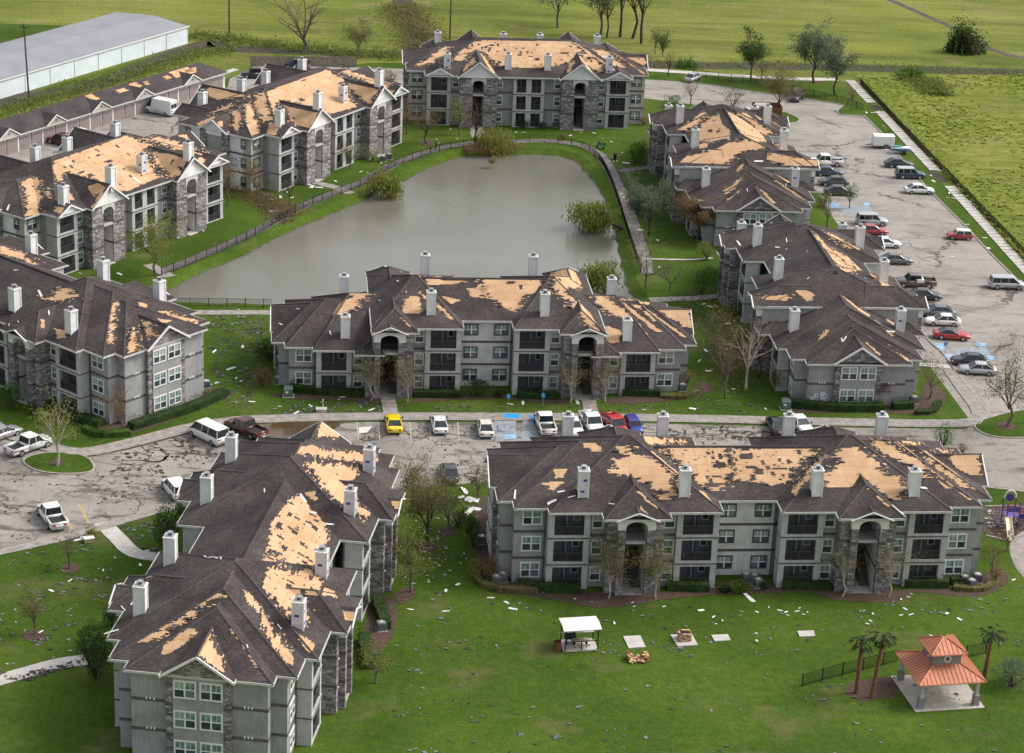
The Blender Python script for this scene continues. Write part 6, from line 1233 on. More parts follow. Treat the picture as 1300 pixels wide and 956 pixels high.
# willows pushed over into the pond
def willow(px, py, tx, ty, r, n, leaf, label, h0=1.8):
    _seed[0] += 1; rng = random.Random(_seed[0]); p = at(px, py); q = at(tx, ty, .6); t = thing('fallen_willow', label, 'tree', (p.x, p.y, .02)); d = Vector((q.x - p.x, q.y - p.y, 0)); tr = MB(); lf = MB()
    tr.tube((0, 0, -.2), d * .5 + Vector((0, 0, .9)), .3, .24, 7, 0, False); tr.tube(d * .5 + Vector((0, 0, .9)), d + Vector((0, 0, h0)), .24, .14, 7, 0, False)
    for i in range(16):
        a = rng.uniform(0, math.tau); e = d + Vector((math.cos(a) * r * rng.uniform(.3, .9), math.sin(a) * r * rng.uniform(.3, .9), h0 + rng.uniform(-.6, 2.0))); tr.tube(d * rng.uniform(.6, 1) + Vector((0, 0, h0 * .8)), e, .1, .03, 4, 0, False)
        for _ in range(n // 16):
            s = e + Vector((rng.gauss(0, .3) * r, rng.gauss(0, .3) * r, rng.uniform(-1.9, .7))); s.z = max(s.z, -.6)
            a_ = Vector((rng.gauss(0, .08), rng.gauss(0, .08), -rng.uniform(.25, .5))); b_ = Vector((rng.gauss(0, 1), rng.gauss(0, 1), 0)).normalized() * .07; lf.add([tuple(s - b_), tuple(s + b_), tuple(s + a_ + b_), tuple(s + a_ - b_)], [(0, 1, 2, 3)])
    tr.build('trunk', 'bark_dark', t); lf.build('crown', leaf, t)
willow(790, 289, 751, 281, 2.7, 3200, 'leaf_yellow', 'uprooted willow leaning out over the right side of the pond', 1.5); willow(772, 384, 763, 366, 2.4, 2000, 'leaf_yellow', 'leaning willow behind the right chimney of the pond side block', 2.2); willow(467, 247, 488, 240, 2.2, 1700, 'leaf_yellow', 'fallen willow on the left bank below the path', .9); willow(600, 186, 630, 184, 3.2, 2000, 'leaf_yellow', 'toppled willow across the far bank of the pond', .8)
def brush(name, pts, w, h, n, mat, label, ls=.3, cat='brush'):
    path = smooth_path([tuple(q)[:2] for q in pxpoly(pts)], 4); _seed[0] += 1; rng = random.Random(_seed[0]); mb = MB()
    seg = [(Vector(path[i]), Vector(path[i + 1])) for i in range(len(path) - 1)]; wt = [(b - a).length for a, b in seg]; cl = [rng.uniform(.3, 1.0) for _ in seg]
    n = int(n * 2.2); ls *= .6
    for _ in range(n):
        i = rng.choices(range(len(seg)), wt)[0]; a, b = seg[i]; q = a + (b - a) * rng.random(); d = (b - a).normalized(); q = q + Vector((-d.y, d.x)) * rng.gauss(0, w / 2.5); leaf_quad(mb, Vector((q.x, q.y, abs(rng.gauss(0, h * .5 * cl[i])))), ls, rng)
    return tag(mb.build(name, mat), label, cat, kind='stuff')
brush('brush', [(285, 235), (310, 245), (350, 262), (375, 275)], 4.5, 1.3, 2600, 'leaf_brown', 'brown fallen branches heaped between the left blocks', .16); brush('brush', [(330, 250), (350, 275), (370, 282)], 3, .9, 900, 'bark', 'grey fallen limbs by the left fence', .18)
brush('weeds', [(-40, 158), (60, 126), (180, 92), (262, 65), (300, 62)], 5.0, .8, 2400, 'weed', 'weeds along the drain behind the garages', .4); brush('weeds', [(240, 45), (300, 52), (380, 62), (470, 70), (540, 74)], 4.5, 1.2, 2000, 'weed', 'scrub along the canal behind the wooden fence', .42)
brush('weeds', [(512, 8), (520, 25), (533, 46), (542, 66)], 6, 1.8, 2400, 'leaf_olive', 'scrub in the ditch running into the far field', .42); brush('weeds', [(820, 80), (900, 84), (980, 82), (1080, 85), (1200, 90), (1320, 94)], 4.2, .6, 1200, 'weed', 'weeds along the far canal bank', .36); brush('weeds', [(860, 84), (885, 86)], 2.5, 1.6, 500, 'leaf_green', 'bright green canal weeds', .36)
brush('brush', [(1209, 64), (1218, 66), (1230, 66), (1236, 64)], 3.2, 5.0, 3800, 'leaf_dark', 'dense dark thicket in the far right field', .42); brush('brush', [(1224, 67), (1236, 66)], 2.6, 3.6, 900, 'leaf_brown', 'brown dead side of the field thicket', .4); brush('weeds', [(1148, 98), (1170, 104), (1186, 113), (1192, 122)], 4, 1.7, 1500, 'weed', 'tall weeds at the top of the meadow', .42); brush('weeds', [(1150, 95), (1160, 100)], 3, 1.8, 500, 'leaf_green', 'green shrubs at the top of the meadow', .42)
brush('brush', [(590, 192), (640, 190), (655, 186)], 2.4, 1.2, 1500, 'leaf_brown', 'dead branches along the far bank', .2); brush('brush', [(895, 470), (925, 480), (945, 475), (950, 450), (930, 430)], 5, 1.3, 1800, 'leaf_brown', 'brown twigs between pond side and gabled blocks', .12); brush('brush', [(505, 640), (540, 650), (560, 640), (520, 610)], 4, 1.6, 900, 'leaf_olive', 'broken branches between the foreground blocks', .14)
# meadow grass in tussocks on the right
_tr = random.Random(5); mb = MB(); rp = [tuple(q)[:2] for q in pxpoly([(1094, 98), (1318, 345), (1420, 450), (1560, 330), (1400, 94)])]; xs = [q[0] for q in rp]; ys = [q[1] for q in rp]; k = 0
def tussock(mb, x, y, s, rng, h):
    for _ in range(4):
        a = rng.uniform(0, math.tau); dx, dy = math.cos(a) * s, math.sin(a) * s; lx, ly = rng.gauss(-.2, .9) * h, rng.gauss(-.4, .9) * h
        mb.add([(x - dx, y - dy, 0), (x + dx, y + dy, 0), (x + dx * .4 + lx, y + dy * .4 + ly, h)], [(0, 1, 2)])
while k < 3800:
    x, y = _tr.uniform(min(xs), max(xs)), _tr.uniform(min(ys), max(ys))
    if not inside((x, y), rp): continue
    c = math.sin(x * .21 + 1.3 * math.sin(y * .09)) + math.sin(y * .17 + x * .05) + _tr.gauss(0, .6)
    if c < -.4: continue
    tussock(mb, x, y, _tr.uniform(.25, .6), _tr, _tr.uniform(.12, .3) * (1 + .25 * c)); k += 1
edge = [tuple(q)[:2] for q in pxpoly([(1093, 98), (1130, 140), (1180, 193), (1240, 258), (1318, 345), (1400, 440)])]
for p_, an in along(edge, .16): tussock(mb, p_.x + _tr.gauss(.3, .35), p_.y, .4, _tr, _tr.uniform(.4, .8))
tag(mb.build('tall_grass', 'tuft'), 'tall yellowish grass filling the meadow right of the long pavement', 'grass', kind='stuff')
# palms by the pavilion
def palm(px, py, h, label, lean=(0, 0), dead=.3):
    _seed[0] += 1; rng = random.Random(_seed[0]); p = at(px, py); t = thing('palm_tree', label, 'palm', (p.x, p.y, .03)); tr = MB(); q = Vector((0, 0, -.1))
    for k in range(8): e = Vector((lean[0] * (k + 1) / 8, lean[1] * (k + 1) / 8, h * (k + 1) / 8)); tr.tube(q, e, .2 - .005 * k + .03 * (k % 2), .2 - .005 * k, 8, 0, False); q = e
    tr.build('trunk', 'bark_palm', t); cr = MB()
    for k in range(30):
        a = rng.uniform(0, math.tau); el = rng.uniform(-.9, 1.1); L = rng.uniform(.9, 1.4); d = Vector((math.cos(a) * math.cos(el), math.sin(a) * math.cos(el), math.sin(el))); s = q.copy(); pts = [s]
        for j in range(4): d = (d + Vector((0, 0, -.22))).normalized(); s = s + d * L / 4; pts.append(s)
        w = Vector((-math.sin(a), math.cos(a), 0)) * .06
        for j in range(4): cr.add([tuple(pts[j] - w * .5), tuple(pts[j] + w * .5), tuple(pts[j + 1] + w * .5), tuple(pts[j + 1] - w * .5)], [(0, 1, 2, 3)])
        for j in range(9):
            f = pts[3] + (pts[4] - pts[3]) * rng.uniform(-.2, .6); b_ = Vector((-math.sin(a), math.cos(a), 0)) * rng.uniform(-.6, .6) + d * rng.uniform(.2, .6) + Vector((0, 0, rng.uniform(-.35, .05))); n_ = d.cross(b_).normalized() * .05 if d.cross(b_).length > 1e-3 else w; cr.add([tuple(f - n_), tuple(f + n_), tuple(f + b_)], [(0, 1, 2)])
    cr.build('crown', 'leaf_palm', t)
palm(1087, 880, 5.6, 'leftmost palm tree by the black iron fence'); palm(1106, 886, 6.6, 'taller palm tree beside the leftmost palm', (.55, 0)); palm(1249, 862, 5.0, 'palm tree right of the copper roofed pavilion', (.25, 0))
# ------------------------------------------------------------------ garages, storage building, fences, poles
def frame_of(a, b):
    d = b - a; return math.atan2(d.y, d.x), d.length
ga, gb = at(0, 200), at(287, 112); gy, gL = frame_of(ga, gb)
G = thing('garage_building', 'long low row of garages with dark roof and small white dormer gables', 'garage', (ga.x, ga.y, 0), gy)
g0 = -22.0; zE, zR, gD = 2.95, 4.75, 6.6
MB().box(g0, gL - .2, .1, gD, 0, zE).build('wall', 'siding_white', G)
def groof(name, faces, mat, par):
    mb = MB()
    for f in faces: mb.poly(f)
    return mb.build(name, mat, par)
e = .45; rf = groof('roof', [[(g0, -e, zE), (gL + e - .2, -e, zE), (gL - 3.4, gD / 2, zR), (g0, gD / 2, zR)], [(gL + e - .2, -e, zE), (gL + e - .2, gD + e, zE), (gL - 3.4, gD / 2, zR)], [(gL + e - .2, gD + e, zE), (g0, gD + e, zE), (g0, gD / 2, zR), (gL - 3.4, gD / 2, zR)]], 'shingle_garage', G)
MB().box(g0, gL + e - .2, -e - .07, -e, zE - .2, zE + .02).build('gutter', 'trim_light', rf); MB().box(gL + e - .2, gL + e - .13, -e, gD + e, zE - .2, zE + .02).build('gutter', 'trim_light', rf)
_dp = MB(); _dp.box(-1.2, 1.2, -.0, .08, 0, 2.2); 
for i in range(1, 5): _dp.box(-1.2, 1.2, -.025, 0, i * .44 - .012, i * .44 + .012)
door_me = _dp.mesh('garage_door', 'garage_door')
us = [gL - 2.35] + [gL - 5.75 - 2.76 * i for i in range(25)]
for i, u in enumerate(us):
    o = ob('garage_door', door_me, G, (u, .05, .02)); o.scale.x = 1.35 if i == 0 else 1.0
for i in range(0, 25, 2): MB().tube((gL - 4.3 - 2.76 * i, 0, 0), (gL - 4.3 - 2.76 * i, 0, zE - .1), .06, .06, 6).build('downpipe', 'trim_dark', G)
MB().box(g0, gL - .2, .04, .1, 2.24, 2.45).build('lintel', 'trim_light', G)
for px in (241, 181, 127.5, 71.5, 13, -50):
    y = 179 - 89 * px / 287; p = at(px, y, zE); d = Vector((p.x - ga.x, p.y - ga.y)); u = d.x * math.cos(gy) + d.y * math.sin(gy)
    dm = groof('dormer', [[(u - 2.3, -.62, zE + .1), (u, -.62, zE + 1.5), (u, 2.7, zE + 1.5), (u - 2.3, .1, zE + .1)], [(u, -.62, zE + 1.5), (u + 2.3, -.62, zE + .1), (u + 2.3, .1, zE + .1), (u, 2.7, zE + 1.5)]], 'shingle_garage', G)
    MB().prism_y([(u - 2.2, zE - .05), (u + 2.2, zE - .05), (u, zE + 1.35)], -.5, -.4).build('gable', 'siding_tan', dm); MB().tube((u, -.55, zE + .6), (u, -.5, zE + .6), .17, .17, 10).build('vent', 'trim_dark', dm)
    bb = MB()
    for s in (1, -1): bb.prism_y([(u + s * 2.35, zE + .13), (u + s * 2.35, zE - .06), (u, zE + 1.34), (u, zE + 1.54)][::s], -.68, -.6)
    bb.build('barge_board', 'trim_white', dm)
# bare spots on the garage roof
for a, sx, sy in ((gL - 9, 5.0, 1.6), (gL - 13, 1.6, .8), (gL - 18.5, 1.0, .8), (gL - 21, 1.7, 1.2), (gL - 24.6, 2.0, .8), (gL - 31.5, 1.5, 1.3), (gL - 7, 3.0, .8)):
    mb = MB(); mb.uv = []; v0 = 1.9 if sy < 1.5 else 1.6; k = 0
    while k * .16 < sy:
        x0, x1 = a - sx / 2 + random.uniform(-.3, .3), a + sx / 2 + random.uniform(-.4, .4); y0 = v0 + k * .16 - .2; z = lambda y: zE + (y + e) * (zR - zE) / (gD / 2 + e) + .03
        q = [(x0, y0), (x1, y0), (x1, y0 + .16), (x0, y0 + .16)]; mb.add([(x, y, z(y)) for x, y in q], [(0, 1, 2, 3)]); mb.uv.append(q); k += 1
    mb.build('bare_sheathing', 'sheathing', rf)
wa, wb = at(0, 126), at(239, 55); wy, wL = frame_of(wa, wb)
S = thing('storage_building', 'long white metal storage building with grey roof behind the garages', 'warehouse', (wa.x, wa.y, 0), wy); zS = 3.25; far = at(194, 19, 4.0); dv = Vector((far.x - wa.x, far.y - wa.y)); fu = dv.x * math.cos(wy) + dv.y * math.sin(wy); fv = -dv.x * math.sin(wy) + dv.y * math.cos(wy)
s0 = -30.0
mb = MB(); mb.box(s0, wL, 0, fv, 0, zS); mb.build('wall', 'metal_blue', S)
mb = MB(); mb.poly([(s0, -.15, zS + .02), (wL + .15, -.15, zS + .02), (wL + .15, fv, 4.0), (s0, fv, 4.0)]); mb.poly([(s0, fv, 4.0), (wL + .15, fv, 4.0), (wL + .15, 2 * fv, zS), (s0, 2 * fv, zS)]); mb.poly([(wL + .15, -.15, zS + .02), (wL + .15, 2 * fv, zS), (wL + .15, fv, 4.0)]); r_ = mb.build('roof', 'metal_roof_grey', S)
MB().box(s0, wL, fv, 2 * fv - .2, 0, zS - .05).build('wall', 'metal_blue', S)
MB().box(s0, wL + .2, -.24, -.15, zS - .12, zS + .06).build('gutter', 'trim_white', r_); MB().box(wL + .15, wL + .2, -.2, fv, zS - .1, zS + .02).build('trim', 'trim_white', r_)
k = wL - .1
while k > s0: MB().box(k - .05, k + .05, -.04, 0, 0, zS - .12).build('panel_seam', 'cap_metal', S); k -= 6.4
for i in range(int((wL - s0) / .8)): pass
sheet('gravel_yard', [tuple(p)[:2] for p in pxpoly([(-200, 120), (0, 70), (60, 45), (104, 44), (60, 66), (-100, 112)])], .02, 'lot')
sheet('mown_strip', [tuple(p)[:2] for p in pxpoly([(-100, 45), (0, 30), (130, 34), (130, 42), (60, 43), (0, 68), (-150, 100)])], .016, 'lawn'); sheet('mown_strip', [tuple(p)[:2] for p in pxpoly([(-200, 200), (0, 129), (242, 57), (290, 42), (250, 62), (0, 148), (-200, 215)])], .016, 'lawn')
def pole(px, py, h, label, lean=(0, 0)):
    p = at(px, py); t = thing('utility_pole', label, 'utility pole', (p.x, p.y, 0)); MB().tube((0, 0, -.2), (lean[0], lean[1], h), .17, .12, 8).build('pole', 'wood_pole', t)
    MB().box(lean[0] * .96 - .9, lean[0] * .96 + .9, -.06, .06, h * .95, h * .95 + .12).build('crossarm', 'wood_pole', t)
pole(37, 127, 13.2, 'leaning wooden pole in front of the white storage building', (-.45, 0)); pole(291, 47, 12, 'wooden pole beyond the end of the storage building'); pole(571, 53, 12, 'wooden pole in the field behind the far block')
def iron_fence(pts, h, label, sm=4, post=2.4, name='iron_fence'):
    path = [tuple(q)[:2] for q in pxpoly(pts)]; path = smooth_path(path, sm) if sm > 1 else path; c = path[0]; t = thing(name, label, 'fence', (c[0], c[1], .02)); pm = MB().box(-.04, .04, -.04, .04, 0, h + .08).mesh('post', 'iron')
    for p, an in along(path, post): ob('post', pm, t, (p.x - c[0], p.y - c[1], 0), an)
    for z in (.15, h - .05):
        mb = MB()
        for i in range(len(path) - 1): mb.tube((path[i][0] - c[0], path[i][1] - c[1], z), (path[i + 1][0] - c[0], path[i + 1][1] - c[1], z), .022, .022, 4)
        mb.build('rail', 'iron', t)
    mb = MB()
    for p, an in along(path, .115): x, y = p.x - c[0], p.y - c[1]; mb.box(x - .013, x + .013, y - .013, y + .013, .1, h)
    tag(mb.build('pickets', 'iron', t), kind='stuff')
iron_fence([(205, 350), (240, 337), (290, 315), (330, 296), (378, 269), (420, 251), (462, 235), (500, 213), (532, 201), (562, 191), (589, 187), (640, 181), (690, 180), (720, 184), (741, 190), (760, 204), (772, 224), (784, 255), (794, 288), (804, 318), (814, 349)], 1.2, 'black iron fence around the far and right sides of the pond')
iron_fence([(218, 389), (300, 390), (345, 391)], 1.2, 'short black iron fence along the near bank of the pond', 1)
iron_fence([(1018, 872), (1060, 860), (1104, 849), (1140, 840)], 1.35, 'black iron fence left of the copper roofed pavilion', 1); iron_fence([(1226, 836), (1252, 830)], 1.35, 'black iron fence right of the copper roofed pavilion', 1)
iron_fence([(880, 97), (935, 104), (985, 113), (1010, 118), (1045, 126), (1075, 133), (1096, 141)], 1.3, 'black iron fence round the grass at the top of the lot', 1); iron_fence([(1092, 108), (1122, 140), (1152, 172), (1196, 218), (1240, 263), (1280, 305), (1330, 358)], 1.2, 'thin iron fence between the long pavement and the meadow', 2)
# wooden fence made of panels
p0, p1 = at(318, 84), at(446, 85); fy, fl = frame_of(p0, p1); t = thing('wooden_fence', 'weathered wooden fence beside the bare tree', 'fence', (p0.x, p0.y, 0), fy); pm = MB()
for i in range(16): pm.box(i * .15, i * .15 + .138, -.012 + .012 * (i % 2), .012 + .012 * (i % 2), .03, 1.85 + .03 * ((i * 7) % 3))
pm = pm.mesh('panel', 'wood_fence'); k = 0
while k < fl: ob('panel', pm, t, (k, 0, 0)); MB().box(k - .05, k + .05, .03, .13, 0, 1.9).build('post', 'wood_fence', t); k += 2.42
# dumpster enclosure
p = at(973, 147); t = thing('dumpster_enclosure', 'brown wooden dumpster enclosure at the top of the side block', 'enclosure', (p.x, p.y, 0), R(4)); pk = MB().box(0, .28, -.03, .03, .02, 2.0).mesh('plank', 'wood_red')
for i in range(16): ob('plank', pk, t, (-2.4 + i * .3, -1.6, 0)); ob('plank', pk, t, (-2.4 + i * .3, 1.6, 0))
for i in range(10): ob('plank', pk, t, (2.4, -1.55 + i * .31, 0), R(90)); ob('plank', pk, t, (-2.42, -1.55 + i * .31, 0), R(90))
t = thing('dumpster', 'white lidded dumpster inside the brown wooden enclosure', 'dumpster', (p.x - 1.0, p.y + .2, 0), R(4)); MB().loft([[(x, -.8, .15), (x, .8, .15), (x, .95, 1.8), (x, -.95, 1.8)] for x in (-1.0, 1.0)]).build('bin', 'rust', t); MB().box(-1.05, 1.05, -1.0, 1.0, 1.8, 2.0).build('lid', 'trim_white', t)
# ------------------------------------------------------------------ copper roofed pavilion
p = at(1194, 846, 2.75); t = thing('pavilion', 'two tier copper roofed pavilion with round windows in its cupola', 'pavilion', (p.x, p.y, 0), R(12))
def hiproof(name, hw, z0, ti, z1, par):
    mb = MB(); c = [(-hw, -hw, z0), (hw, -hw, z0), (hw, hw, z0), (-hw, hw, z0)]; q = [(-ti, -ti, z1), (ti, -ti, z1), (ti, ti, z1), (-ti, ti, z1)]
    for i in range(4): mb.poly([c[i], c[(i + 1) % 4], q[(i + 1) % 4], q[i]])
    mb.poly(q)
    o = mb.build(name, 'copper', par); sm = MB(); n_ = int(hw * 2 / .42)
    for k in range(4):
        a = k * math.pi / 2; ca, sa = math.cos(a), math.sin(a)
        for i in range(1, n_):
            x = -hw + i * 2 * hw / n_; f = max(0.0, (abs(x) - ti) / (hw - ti)); zt = z0 + (z1 - z0) * (1 - f); yt = -(hw - (hw - ti) * (1 - f)); P = lambda X, Y, Zz: (ca * X - sa * Y, sa * X + ca * Y, Zz)
            sm.tube(P(x, -hw, z0 + .03), P(x, yt, zt + .03), .028, .028, 4)
    tag(sm.build('seams', 'copper', o), kind='stuff')
    for i in range(4): MB().tube((c[i][0], c[i][1], z0 + .03), (q[i][0], q[i][1], z1 + .03), .07, .07, 6).build('hip_cap', 'copper', o)
    ed = MB()
    for i in range(4):
        a_, b_ = Vector(c[i]), Vector(c[(i + 1) % 4]); ed.tube(a_ + Vector((0, 0, -.06)), b_ + Vector((0, 0, -.06)), .08, .08, 5)
    ed.build('eave_trim', 'copper', o); return o
hiproof('roof', 3.25, 2.75, 1.25, 3.75, t); MB().box(-3.1, 3.1, -3.1, 3.1, 2.55, 2.7).build('ceiling', 'trim_light', t)
cu = MB(); cu.box(-1.35, 1.35, -1.35, 1.35, 3.5, 4.95); cu = cu.build('cupola', 'brick_gazebo', t)
for k in range(4):
    a = k * math.pi / 2; d = Vector((math.sin(a), -math.cos(a), 0)); w_ = MB(); w_.tube(d * 1.34 + Vector((0, 0, 4.3)), d * 1.42 + Vector((0, 0, 4.3)), .36, .36, 16).build('round_window', 'trim_white', t)
    MB().tube(d * 1.36 + Vector((0, 0, 4.3)), d * 1.435 + Vector((0, 0, 4.3)), .23, .23, 14).build('pane', 'pane_lower', t)
hiproof('roof', 1.75, 4.95, .2, 5.85, t)
for x in (-2.7, 2.7):
    for y in (-2.7, 2.7): MB().box(x - .28, x + .28, y - .28, y + .28, 0, 1.1).build('pier', 'brick_gazebo', t); MB().box(x - .16, x + .16, y - .16, y + .16, 1.1, 2.6).build('post', 'pillar_grey', t)
sheet('patio', [tuple(q)[:2] for q in pxpoly([(1076, 868), (1100, 863), (1140, 859), (1150, 867), (1135, 884), (1095, 892), (1072, 880)])], .045, 'mulch'); sheet('patio', [(p.x + 4 * math.cos(R(12 + a)) * 1.2, p.y + 4 * math.sin(R(12 + a)) * 1.2) for a in (45, 135, 225, 315)], .06, 'concrete')
# ------------------------------------------------------------------ picnic canopy, pads, grills
def pad(pts, label):
    q = [tuple(v)[:2] for v in pxpoly(pts)]; c = Vector((sum(a for a, _ in q) / 4, sum(b for _, b in q) / 4)); mb = MB(); qq = [(a - c.x, b - c.y) for a, b in q]
    ar = sum(qq[i][0] * qq[(i + 1) % 4][1] - qq[(i + 1) % 4][0] * qq[i][1] for i in range(4))
    if ar < 0: qq.reverse()
    mb.prism(qq, 0, .1); o = mb.build('concrete_pad', 'slab_white'); o.location = (c.x, c.y, .03); return tag(o, label, 'concrete pad')
pad([(851, 807), (878, 805.5), (886, 820), (860, 821.5)], 'concrete pad with a brick grill standing on it'); pad([(791, 809), (813, 808), (819.5, 822.5), (798, 824)], 'concrete pad above the tumbled brick grill'); pad([(903, 807.5), (924, 806.5), (927.6, 814), (907, 815)], 'bare concrete pad right of the brick grill'); pad([(1012, 802.5), (1033, 801.5), (1035, 808.5), (1015, 809.5)], 'rightmost bare concrete pad alone on the lawn')
pad([(711, 813.5), (753, 811.5), (759.5, 826), (715, 828.5)], 'concrete pad under the white picnic canopy'); pad([(1180, 212), (1192, 216), (1196, 219), (1184, 215)], 'tilted pavement slab at the washout')
bl = at(717, 827, .1); br = at(758, 824.5, .1); tl = at(713, 814.5, .1); tr_ = at(752, 812.5, .1); c = (bl + br + tl + tr_) / 4; yw, ln = frame_of(bl, br); dp_ = (tl - bl).length; hx, hy = ln / 2, dp_ / 2
t = thing('picnic_canopy', 'open picnic canopy with flat white roof on dark posts', 'canopy', (c.x, c.y, .1), yw)
MB().add([(-hx - .25, -hy - .3, 2.35), (hx + .25, -hy - .3, 2.35), (hx + .25, 0, 2.55), (-hx - .25, 0, 2.55), (-hx - .25, hy + .3, 2.42), (hx + .25, hy + .3, 2.42), (-hx - .25, -hy - .3, 2.28), (hx + .25, -hy - .3, 2.28), (hx + .25, hy + .3, 2.35), (-hx - .25, hy + .3, 2.35)], [(0, 1, 2, 3), (3, 2, 5, 4), (6, 9, 8, 7), (0, 6, 7, 1), (1, 7, 8, 5, 2), (5, 8, 9, 4), (4, 9, 6, 0, 3)]).build('roof', 'trim_white', t)
for x in (-hx, hx):
    for y in (-hy, hy): MB().box(x - .05, x + .05, y - .05, y + .05, 0, 2.3).build('post', 'iron', t)
MB().box(-.04, .04, -hy - .04, -hy + .04, 0, 1.0).build('post', 'iron', t); MB().box(-hx, hx, -hy - .03, -hy + .03, .95, 1.02).build('rail', 'iron', t); MB().box(-hx, hx, hy - .03, hy + .03, .95, 1.02).build('rail', 'iron', t); MB().box(-hx, hx, hy - .35, hy + .1, 1.02, 1.08).build('counter', 'slab_white', t)
q = c + Vector((-hx * .55, .2, 0)); t = thing('grill', 'black smoker grill under the left side of the picnic canopy', 'grill', (q.x, q.y, .13), yw); MB().tube((-.5, 0, .85), (.5, 0, .85), .34, .34, 12).build('barrel', 'cloth_dark', t); MB().box(-.4, -.32, -.2, .2, 0, .6).box(.32, .4, -.2, .2, 0, .6).build('leg', 'iron', t); MB().tube((.3, 0, 1.1), (.3, 0, 1.75), .06, .06, 8).build('flue', 'iron', t)
q = c + Vector((.1, -.25, 0)); t = thing('picnic_table', 'dark picnic table on the canopy pad', 'table', (q.x, q.y, .13), yw); MB().box(-.85, .85, -.35, .35, .7, .76).build('tabletop', 'wood_fence', t)
for y in (-.6, .6): MB().box(-.85, .85, y - .12, y + .12, .42, .47).build('bench', 'wood_fence', t)
for x in (-.6, .6): MB().box(x - .05, x + .05, -.6, .6, .38, .42).box(x - .05, x + .05, -.25, -.15, 0, .7).box(x - .05, x + .05, .15, .25, 0, .7).build('leg', 'iron', t)
q = at(707.5, 825); t = thing('fire_barrel', 'rusty red barrel standing left of the picnic canopy', 'barrel', (q.x, q.y, .03)); MB().tube((0, 0, 0), (0, 0, .92), .36, .36, 16, 0, False).build('drum', 'rust', t); MB().tube((0, 0, .1), (0, 0, .14), .34, .34, 16).build('ash', 'cloth_dark', t)
for z in (.3, .6): MB().tube((0, 0, z - .02), (0, 0, z + .02), .375, .375, 16, 0, False).build('hoop', 'rust', t)
bk = MB().box(-.19, .19, -.095, .095, 0, .11).mesh('brick', 'brick_tan'); bk2 = MB().box(-.19, .19, -.095, .095, 0, .11).mesh('brick', 'brick_red')
q = at(868, 813); t = thing('brick_grill', 'small brick barbecue standing on the concrete pad', 'barbecue', (q.x, q.y, .13), R(5))
for k in range(7):
    for i in range(3):
        for s_ in (0, 1): ob('brick', bk if (i + k) % 3 else bk2, t, (-.4 + i * .4 + (.1 if k % 2 else 0), -.45 + s_ * .9, k * .115)); 
    ob('brick', bk, t, (-.5, 0, k * .115), R(90)); ob('brick', bk2, t, (.55, 0, k * .115), R(90))
MB().box(-.45, .5, -.4, .4, .72, .75).build('grate', 'iron', t)
q = at(809, 837); t = thing('brick_grill', 'tumbled brick barbecue lying on the grass below the pad', 'barbecue', (q.x, q.y, .03), R(8)); rr = random.Random(4)
for i in range(60):
    s_ = rr.choice((-1, 1)); 
    if i < 34: x, y, z = s_ * rr.uniform(.6, .95), rr.uniform(-.8, .6), rr.uniform(0, .55)
    else: x, y, z = rr.uniform(-.6, .6), rr.uniform(-.9, .5), rr.uniform(0, .22)
    o = ob('brick', bk if rr.random() < .55 else bk2, t, (x, y, z), rr.uniform(0, 3.1)); o.rotation_euler.x = rr.uniform(-.4, .4) if i >= 34 else 0
q = at(960, 816); tag(ob('ball', MB().loft([[(.16 * math.sin(a) * math.cos(b_ * math.tau / 10), .16 * math.sin(a) * math.sin(b_ * math.tau / 10), .16 - .16 * math.cos(a)) for b_ in range(10)] for a in (.15, .6, 1.1, 1.6, 2.1, 2.6, 3.0)]).mesh('ball', 'cloth_white', True), None, (q.x, q.y, .03)), 'pale ball lying on the lawn in front of the near block', 'ball')
# ------------------------------------------------------------------ playground
sheet('playground_bed', [tuple(v)[:2] for v in pxpoly([(1250, 644), (1288, 643), (1340, 655), (1340, 672), (1300, 680), (1275, 686), (1255, 681), (1246, 676)])], .045, 'mulch')
pl = [tuple(v)[:2] for v in pxpoly([(1250, 644), (1288, 643), (1340, 655)])]; ribbon('playground_border', pl, -.09, .09, .03, 'kerb', .15); pl = [tuple(v)[:2] for v in pxpoly([(1252, 681), (1275, 686.5), (1300, 680.5), (1345, 671)])]; ribbon('playground_border', pl, -.09, .09, .03, 'kerb', .15)
q = at(1281, 668); t = thing('play_structure', 'playground tower with tan slide, blue slide and red and purple posts', 'playground', (q.x, q.y, .04), R(10))
for i, (x, y) in enumerate(((-.7, -.7), (.7, -.7), (.7, .7), (-.7, .7), (2.0, -.7), (2.0, .7))): MB().tube((x, y, 0), (x, y, 3.1), .07, .07, 8).build('post', 'paint_crimson' if i % 2 == 0 else 'paint_purple', t)
MB().box(-.75, .75, -.75, .75, 1.35, 1.45).build('deck', 'paint_purple', t); MB().box(.7, 2.05, -.75, .75, 1.0, 1.1).build('deck', 'paint_crimson', t)
for x0, x1, y in ((-.7, .7, .72), (.75, 2.0, .72), (.75, 2.0, -.72)):
    mb = MB()
    for i in range(7): x = x0 + (x1 - x0) * (i + .5) / 7; mb.tube((x, y, 1.4), (x, y, 2.2), .025, .025, 5)
    mb.tube((x0, y, 2.2), (x1, y, 2.2), .035, .035, 6); mb.build('railing', 'paint_purple' if x0 < 0 else 'paint_crimson', t)
mb = MB(); pts = [(-.55 - .1 * k, -.75 - .5 * k, 1.45 - 1.35 * (k / 5) ** .9) for k in range(6)] + [(-1.1, -3.7, .08)]
mb.loft([[(x - .34, y, z + .2), (x - .28, y, z), (x + .28, y, z), (x + .34, y, z + .2), (x + .38, y, z + .2), (x + .32, y, z - .06), (x - .32, y, z - .06), (x - .38, y, z + .2)] for x, y, z in pts]); mb.build('slide', 'slide_tan', t, True)
